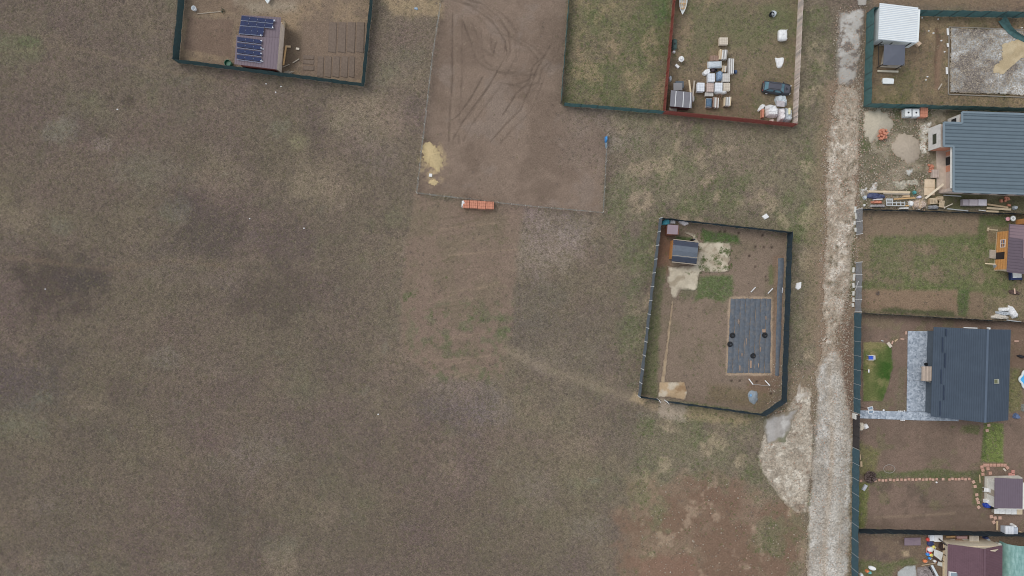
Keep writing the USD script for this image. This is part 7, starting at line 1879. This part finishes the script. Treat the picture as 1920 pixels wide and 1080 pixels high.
# ---------------------------------------------------------------- bottom corner plot
PURP = M('purple_sheet', (122, 104, 116), .6, .1, 2, dirt=(140, 128, 124))
t = Thing('sheet_stack', 'stack of purple tile-profile sheets lying on the dug soil', 'sheet stack')
for i in range(7):
    mb = MB(); slab3(mb, [P3(1696, 1008.5 + i * 2.05, .2 + .01 * i), P3(1726.5, 1008 + i * 2.05, .2 + .01 * i), P3(1726.5, 1010 + i * 2.05, .24 + .01 * i), P3(1696, 1010.4 + i * 2.05, .24 + .01 * i)], .1); t.add('sheet_course', mb, PURP)
mb = MB(); mb.poly(quad((1697, 1009), (1726, 1022.5), .08), -.02, .1); t.add('base', mb, PURP); t.done()
t = Thing('white_tub', 'oval white bathtub on the grass by the long fence', 'bathtub'); c = P(1632.5, 1063); n = 24; mb = MB()
ringf = lambda s_, z: [[c[0] + s_ * .46 * math.cos(a) * 1.12, c[1] + s_ * .27 * math.sin(a) - s_ * .12 * math.cos(a), z] for a in np.linspace(0, 6.283, n, endpoint=False)]
V = ringf(.8, 0) + ringf(1.05, .42) + ringf(1.12, .46) + ringf(.95, .44) + ringf(.75, .15) + ringf(.02, .12); F = [[i * n + j, i * n + (j + 1) % n, (i + 1) * n + (j + 1) % n, (i + 1) * n + j] for i in range(5) for j in range(n)]
mb.add(V, F); t.add('tub', mb, M('white_enamel', (216, 220, 222), .25, .04), smooth=40); t.done()
TOY = {'red': M('toy_red', (206, 60, 48), .4, .1), 'yellow': M('toy_yellow', (220, 200, 70), .4, .1), 'blue': M('toy_blue', (30, 130, 210), .4, .1), 'green': M('toy_green', (110, 160, 60), .4, .1), 'white': WHITEP, 'orange': M('toy_orange', (220, 120, 60), .4, .1), 'navy': M('toy_navy', (44, 56, 100), .5, .1), 'teal': M('toy_teal', (90, 170, 170), .4, .1)}
toys = [(1738, 1010.5, 'red', .5, 'bag', 'red'), (1743, 1018, 'navy', .7, 'bag', 'navy'), (1749, 1024.5, 'yellow', .45, 'bag', 'yellow'), (1743, 1029, 'white', .7, 'bag', 'white'), (1738, 1038, 'blue', .5, 'bag', 'bright blue'), (1744, 1039.5, 'yellow', .4, 'bag', 'second yellow'), (1741.5, 1035, 'red', .4, 'bag', 'second red'), (1733, 1051, 'orange', .45, 'bag', 'orange-red'), (1741, 1045.5, 'blue', .35, 'bag', 'deep blue'), (1751, 1051, 'white', .35, 'bag', 'pale')]
wherez = ['beside the white slab near the black fence', 'below the red one near the black fence', 'among the toys above the white panel', 'beside the red hoop toy', 'lowest of the blue toys but one', 'next to the bright blue one', 'between the hoop and the bright blue one', 'at the lower edge of the toy cluster', 'just below the bright blue one', 'below the dark panel corner']
for k, ((x, y, col, rad, _, nm), wz) in enumerate(zip(toys, wherez)):
    t = Thing('plastic_toy', '%s plastic toy %s' % (nm, wz), 'toy'); c = P(x, y); r_ = rad * .62
    mb = MB(); mb.lathe([(r_ * .7, 0), (r_, .12), (r_ * .9, .32), (r_ * .45, .4), (0, .4)], c, 12, 1.2 if k % 2 else .9, .9); t.add('body', mb, TOY[col], smooth=40)
    mb = MB(); mb.obox(c + np.array([r_ * .8, -.1]), .5, 1, r_, .12, .05, .3); t.add('handle', mb, TOY['white' if k % 3 else 'orange']); t.done()
c = P(1738, 1030); mb = MB(); mb.tube([[c[0] + .28 * math.cos(a), c[1] + .48 * math.sin(a), .3] for a in np.linspace(0, 6.283, 24, endpoint=False)], .05, 6, closed=True); single('toy_hoop', 'pinkish red hoop toy standing out of the toy cluster', 'toy hoop', mb, M('pinkish_red_hoop', (220, 130, 110), .4, .05))
t = Thing('white_slab_stack', 'white and grey slab stack below the black fence', 'slab stack')
mb = MB(); mb.poly(quad((1744, 1003.5), (1753, 1014.5), .5), 0, .5); t.add('grey_half', mb, PAVW); mb = MB(); mb.poly(quad((1752.5, 1003.5), (1767.5, 1016), .7), 0, .7); t.add('white_half', mb, M('bright_white_slab', (226, 228, 230), .5, .04)); t.done()
mb = MB(); mb.bar(P3(1760, 1010, .9), P3(1776, 1023, 1.8), .16); single('dark_pole', 'dark pole leaning over the white slab towards the plum roof', 'pole', mb, DKT)
t = Thing('slatted_table', 'pale slatted panel lying tilted beside the timber deck', 'panel')
for i in range(6):
    f0, f1 = i / 6, (i + .93) / 6
    A, B, Cc, D = np.array([1752, 1029.5]), np.array([1769, 1036.5]), np.array([1765, 1052]), np.array([1751, 1041])
    q = [A * (1 - f0) + B * f0, A * (1 - f1) + B * f1, D * (1 - f1) + Cc * f1, D * (1 - f0) + Cc * f0]
    mb = MB(); slab3(mb, [P3(*p, .75) for p in q], .04); t.add('slat', mb, M('pale_panel', (200, 200, 196), .7, .06))
for p in ((1754, 1031), (1767, 1038), (1763.5, 1049), (1752.5, 1040)):
    mb = MB(); mb.obox(P(*p), 1, 0, .08, .08, 0, .74); t.add('leg', mb, DKT)
t.done()
mb = MB(); mb.poly(pq([(1759, 1053), (1772, 1056), (1772, 1064), (1758, 1060)], .1), -.02, .1); single('grey_plate', 'grey plate on the ground beside the timber deck', 'plate', mb, M('light_grey_plate', (190, 194, 192), .7, .08))
mb = MB(); mb.poly(pq([(1749, 1044), (1760, 1049), (1763, 1058), (1752, 1054)], .05), -.02, .06); single('dark_mat', 'dark brown mat on the ground under the pale slatted panel', 'mat', mb, M('dark_brown_mat', (72, 54, 52), .9, .1))
t = Thing('brazier', 'round dark brown brazier above the pale slatted panel', 'brazier'); mb = MB(); mb.lathe([(.3, 0), (.5, .3), (.54, .6), (.48, .6), (.4, .3), (0, .25)], P(1763.5, 1022.5), 18); t.add('bowl', mb, M('dark_brown_iron', (64, 48, 46), .7, .15)); t.done()
t = Thing('patterned_bed', 'beige slatted bench standing on the grey apron by the black fence', 'bench')
for i in range(8):
    mb = MB(); x0 = 1818 + i * 2.25; mb.poly(quad((x0, 1004.5), (x0 + 1.9, 1017.5), .6), .5, .6); t.add('slat', mb, M('beige_slat', (188, 178, 164), .8, .1))
for p in ((1818, 1005), (1833, 1005), (1833, 1015), (1818, 1015)):
    mb = MB(); mb.obox(P(*p), 1, 0, .1, .1, 0, .5); t.add('leg', mb, DKT)
t.done()
mb = MB(); mb.bar(P3(1774, 1006.5, .3), P3(1791, 1006, .3), .2, .12); single('ochre_timber', 'ochre timber lying under the black fence beside the white slab', 'timber', mb, OCHRE)
mb = MB(); mb.obox(P(1801, 1006), 1, 0, 1.5, .35, 0, .4); single('pink_block_row', 'pinkish patterned block row under the black fence', 'block', mb, M('pink_pattern_block', (176, 140, 138), .8, .3, 12))
mb = MB(); mb.poly(pq([(1792, 1011), (1802, 1010), (1808, 1014), (1794, 1016)], .3), .0, .3); single('brown_board', 'brown board lying on the grey apron', 'board', mb, BROWNW)
mb = MB(); mb.lathe([(.32, 0), (.36, .7), (.3, .74), (0, .76)], P(1868, 1019.5), 18); single('pale_drum', 'pale round drum at the corner of the plum roof', 'drum', mb, M('pale_grey_drum', (180, 178, 168), .6, .08))
H1('navy_bag', 'navy bag under the black fence beside the beige slatted bench', 'bag', rpoly(1846.5, 1006.5, 4.5, 3.2), .5, TOY['navy'], 'bag', .12, seed=111)
H1('pale_cloth', 'pale grey cloth draped over the apron near the round drum', 'cloth', [(1849, 1010), (1854, 1009), (1860, 1018), (1856, 1021), (1850, 1016)], .3, FILMG, 'bag', .1, seed=112)
H1('colour_bags', 'cluster of colourful bags between plum roof and greenhouse', 'bags', [(1880, 1024), (1887, 1021), (1891, 1028), (1889, 1036), (1881, 1037)], .6, M('motley_plastic', (150, 140, 90), .5, .5, 6), 'bag', .2, seed=113)
for x, y, col, lab in [(1886.5, 1024, 'white', 'white ball-like bag on top of the colourful cluster'), (1881.5, 1031, 'yellow', 'yellow bag in the colourful cluster'), (1886, 1030, 'orange', 'orange bag in the colourful cluster')]:
    H1('small_bag', lab, 'bag', rpoly(x, y, 2.6, 2.4), .75, TOY[col], 'bag', .06, seed=int(x))
H1('grey_scrap', 'strip of grey scrap and boards between plum roof and greenhouse', 'scrap', [(1881, 1040), (1892, 1039), (1894, 1060), (1893, 1090), (1881, 1090)], .5, M('grey_beige_scrap', (150, 144, 138), .8, .4, 6), 'bag', .3, seed=116)
H1('white_bag', 'white bag on the grey scrap strip beside the greenhouse', 'bag', rpoly(1893.5, 1053, 3, 4), .7, FILMW, 'bag', .1, seed=117)
mb = MB(); mb.bar(P3(1880, 1056, .4), P3(1887, 1072, .6), .12); single('pale_stick', 'pale stick leaning on the grey scrap strip by the greenhouse', 'stick', mb, TIMBER)
H1('grey_scrap', 'mixed grey scrap beside the concrete apron at the bottom edge', 'scrap', [(1720, 1064), (1744, 1061), (1752, 1075), (1756, 1095), (1722, 1095)], .5, M('mixed_dark_scrap', (132, 122, 120), .8, .45, 5), 'bag', .35, seed=118)
mb = MB(); mb.bar(P3(1747, 1060, .5), P3(1760, 1085, .6), .3, .2); single('white_gutter', 'white gutter length lying over the mixed scrap at the bottom edge', 'gutter', mb, M('white_gutter', (196, 206, 212), .4, .08))
mb = MB(); mb.bar(P3(1742, 1063, .5), P3(1754, 1086, .6), .18, .15); single('dark_bar', 'dark bar lying beside the white gutter at the bottom edge', 'bar', mb, BLACK)
for x, y, col, lab in [(1625, 1070, 'orange', 'orange and red toy heap below the bathtub'), (1630, 1073, 'teal', 'teal plastic piece below the bathtub'), (1614, 1077, 'white', 'white bag at the foot of the long fence near the bottom edge')]:
    H1('plastic_piece', lab, 'plastic', rpoly(x, y, 3.4, 3), .35, TOY[col], 'bag', .12, seed=int(x))
mb = MB(); mb.bar(P3(1728, 1060, .1), P3(1754, 1056, .1), .08); single('thin_pole', 'thin pale pole on the grass above the mixed scrap', 'pole', mb, TIMBER)

# ---------------------------------------------------------------- grass, weeds and stones
def tuft_mat(name, cols, rough=.9):
    ramp = [(i / max(1, len(cols) - 1), C(*c)) for i, c in enumerate(cols)]
    return usdkit.material(stage, '/World/Looks/' + name, {'o': ('object_info', {}), 'r': ('rgb_ramp', {'ramp': ramp}), 'd': ('diffuse_bsdf', {}), 't': ('translucent_bsdf', {}), 'm': ('mix_closure', {'fac': .25})},
        [('o.random', 'r.fac'), ('r.color', 'd.color'), ('r.color', 't.color'), ('d.BSDF', 'm.closure1'), ('t.BSDF', 'm.closure2')], surface='m.closure')
DRY = tuft_mat('dry_blades', [(122, 108, 95), (140, 124, 104), (126, 116, 94), (166, 150, 126), (150, 134, 110)])
DRYD = tuft_mat('dark_dry_blades', [(104, 92, 86), (114, 102, 90), (100, 92, 80), (122, 110, 98), (108, 97, 93)])
OLV = tuft_mat('olive_blades', [(98, 98, 68), (120, 113, 80), (110, 106, 82), (128, 122, 90)])
GRN = tuft_mat('green_blades', [(76, 98, 46), (98, 112, 58), (84, 104, 52), (116, 120, 70)])

def tuft(mb, r, n, rad, h, flat):
    for i in range(n):
        a = r.uniform(0, 6.28); b = rad * .45 * math.sqrt(r.random()); p = np.array([b * math.cos(a), b * math.sin(a), -.02])
        a2 = a + r.uniform(-.9, .9); l_ = rad * r.uniform(.5, 1.1); up = h * r.uniform(.4, 1)
        d = np.array([math.cos(a2), math.sin(a2), 0]); s_ = np.array([-d[1], d[0], 0]) * r.uniform(.012, .03)
        m = p + d * l_ * .5 + [0, 0, up]; e = p + d * l_ + [0, 0, up * (1 - flat)]
        mb.add([p - s_, p + s_, m + s_ * .8, m - s_ * .8, e], [[0, 1, 2], [0, 2, 3], [3, 2, 4]])

def instancer(path_name, label, cat, protos, pos, idx, rot, scl, kind='stuff'):
    path = '/World/' + path_name
    pi = UsdGeom.PointInstancer.Define(stage, path)
    rel = []
    for k, (nm, mb, mat) in enumerate(protos):
        m = put(path + '/' + nm + ('' if k == 0 else '_%03d' % k), np.vstack(mb.v), np.vstack(mb.f), mat); rel.append(m.GetPath())
    pi.CreatePrototypesRel().SetTargets(rel)
    pi.CreateProtoIndicesAttr(Vt.IntArray.FromNumpy(np.asarray(idx, np.int32)))
    pi.CreatePositionsAttr(Vt.Vec3fArray.FromNumpy(np.asarray(pos, np.float32)))
    q = np.zeros((len(rot), 4)); q[:, 3] = np.cos(rot / 2); q[:, 2] = np.sin(rot / 2)
    pi.CreateOrientationsAttr(Vt.QuathArray([Gf.Quath(float(w), 0, 0, float(z)) for w, z in zip(q[:, 3], q[:, 2])]))
    pi.CreateScalesAttr(Vt.Vec3fArray.FromNumpy(np.repeat(np.asarray(scl, np.float32)[:, None], 3, 1)))
    tagprim(pi.GetPrim(), label, cat, None, kind)

def look(field, x, y):
    i = np.clip(np.searchsorted(AX, x), 0, len(AX) - 1); j = np.clip(np.searchsorted(AY, y), 0, len(AY) - 1)
    return field[j, i]

r = np.random.default_rng(99)
N = 330000
x = r.uniform(-79, 79, N); y = r.uniform(-45, 45, N)
dens = look(GRASS, x, y) * (0.65 + 0.3 * fb(1.3, 211, 3, X=x, Y=y)) * .75
keep = r.random(N) < dens
x, y = x[keep], y[keep]
g = look(GREEN, x, y); u = r.random(len(x))
wx, wy = [], []
for a_, b_, n_, s_ in [(1318, 488, 26, 4), (1341, 485, 22, 5), (1348, 493, 24, 5), (1358, 472, 14, 4), (1352, 470, 12, 3), (1316, 502, 18, 5), (1324, 507, 14, 4), (1346, 506, 10, 4), (1363, 476, 10, 3), (1315, 468, 6, 2), (1362, 503, 8, 3), (1305, 443, 5, 3), (1367, 500, 14, 4), (1368, 470, 14, 4), (1290, 512, 4, 3)]:
    wx.append((a_ + r.normal(0, s_, n_) - 960) * S); wy.append((540 - b_ - r.normal(0, s_ * .8, n_)) * S)
wx, wy = np.concatenate(wx), np.concatenate(wy)
is_green = u < g * .55; is_ol = (~is_green) & (u < .22 + g * .45)
z = look(gz, x, y)
rp = np.random.default_rng(5)
dry_p = []
for k in range(4):
    mb = MB(); tuft(mb, rp, 11, .15 + .03 * k, .06 + .01 * k, .6); dry_p.append(('dry_tuft', mb, DRY if k < 2 else DRYD))
for k in range(2):
    mb = MB(); tuft(mb, rp, 11, .16 + .03 * k, .06, .6); dry_p.append(('olive_tuft', mb, OLV))
grn_p = []
for k in range(3):
    mb = MB(); tuft(mb, rp, 14, .17 + .04 * k, .07, .5); grn_p.append(('green_tuft', mb, GRN))
sel = ~is_green
lum = look(COL.mean(-1), x, y)[sel]; dark = r.random(sel.sum()) < np.clip((.145 - lum) / .25 + .4, .15, .75)
idx = np.where(is_ol[sel], 4 + r.integers(0, 2, sel.sum()), np.where(dark, 2, 0) + r.integers(0, 2, sel.sum()))
instancer('dead_grass', 'dead brown grass and weeds standing over the field and verges', 'dead grass', dry_p, np.column_stack([x, y, z])[sel], idx, r.uniform(0, 6.28, sel.sum()), r.uniform(.5, 1.15, sel.sum()))
sel = is_green
gp = np.vstack([np.column_stack([x, y, z])[sel], np.column_stack([wx, wy, np.full(len(wx), .05)])]); n_ = len(gp)
instancer('green_grass', 'green grass tufts on the verges and in the gardens', 'green grass', grn_p, gp, r.integers(0, 3, n_), r.uniform(0, 6.28, n_), r.uniform(.5, 1.1, n_))

# stones on the rubble and along the track
def stone(rr, seed):
    s_ = trimesh.creation.icosphere(subdivisions=1, radius=1.0); v_ = s_.vertices.copy(); q = np.random.default_rng(seed)
    v_ *= (1 + q.uniform(-.25, .25, len(v_)))[:, None] * np.array([1, .8, .5]); return MB().add(v_ * rr, s_.faces)
ST = [tuft_mat('pale_stone', [(176, 163, 144), (156, 142, 124), (186, 175, 158), (146, 130, 112)]), tuft_mat('brick_stone', [(176, 140, 116), (190, 160, 138), (152, 124, 104)])]
pos = []
def scatter(poly, n, seed, soft=4):
    q = np.random.default_rng(seed); xs = [p[0] for p in poly]; ys = [p[1] for p in poly]
    px, py = q.uniform(min(xs) - 6, max(xs) + 6, n), q.uniform(min(ys) - 6, max(ys) + 6, n)
    d = sdf(poly, px, py) + 10 * (fb(1.6, 5, 4, .6, X=(px - 960) * S, Y=(540 - py) * S) - .5)
    ok = d < q.uniform(-soft, soft, n); px, py = px[ok], py[ok]
    for a, b in zip(px, py): pos.append((a, b, q.random()))
scatter([(1562, 165), (1616, 165), (1614, 300), (1606, 450), (1598, 560), (1585, 660), (1540, 690), (1545, 450), (1545, 300)], 13000, 1, 8)
scatter([(1500, 730), (1528, 700), (1520, 900), (1510, 965), (1450, 920), (1424, 870), (1432, 800)], 1800, 2, 6)
scatter([(1570, 160), (1612, 160), (1614, 205), (1566, 205)], 1800, 3)
scatter([(1567, 16), (1622, 16), (1614, 160), (1566, 160)], 2400, 14, 6)
scatter([(1432, 775), (1500, 765), (1490, 820), (1440, 835)], 500, 15, 6)
scatter([(1200, 905), (1330, 885), (1420, 930), (1505, 960), (1505, 1090), (1180, 1090)], 700, 4, 8)
scatter([(1782, 56), (1905, 58), (1935, 60), (1935, 176), (1781, 172)], 5200, 5, 2)
scatter([(1720, 230), (1748, 228), (1740, 290), (1726, 292)], 700, 6)
scatter([(1615, 205), (1675, 208), (1672, 262), (1620, 262)], 900, 7)
scatter([(1612, 205), (1750, 205), (1745, 300), (1735, 392), (1612, 392)], 3200, 8)
scatter([(1576, 600), (1603, 600), (1600, 830), (1590, 830)], 900, 9)
scatter([(1528, 700), (1590, 720), (1600, 800), (1594, 1080), (1512, 1080), (1520, 850)], 5000, 12, 8)
scatter([(1500, 900), (1530, 650), (1610, 640), (1604, 1080), (1500, 1080)], 1500, 13, 3)
scatter([(1440, 680), (1500, 680), (1500, 790), (1440, 790)], 500, 10)
pos = np.array(pos); P2 = np.column_stack([(pos[:, 0] - 960) * S, (540 - pos[:, 1]) * S])
pad = (pos[:, 0] > 1778) & (pos[:, 1] > 48) & (pos[:, 1] < 182)
sc = .04 + .075 * pos[:, 2] ** 3
zz = np.where(pad, .215, np.maximum(look(gz, P2[:, 0], P2[:, 1]), .0) + .03)
instancer('loose_stones', 'loose stones and brick bits over the track, pads and rubble', 'stones', [('pale_stone', stone(1, 1), ST[0]), ('pale_stone', stone(1, 2), ST[0]), ('brick_bit', stone(1, 3), ST[1])], np.column_stack([P2, zz]), np.where(pad, r.integers(0, 2, len(pos)), r.choice([0, 1, 2], len(pos), p=[.4, .35, .25])), r.uniform(0, 6.28, len(pos)), sc)
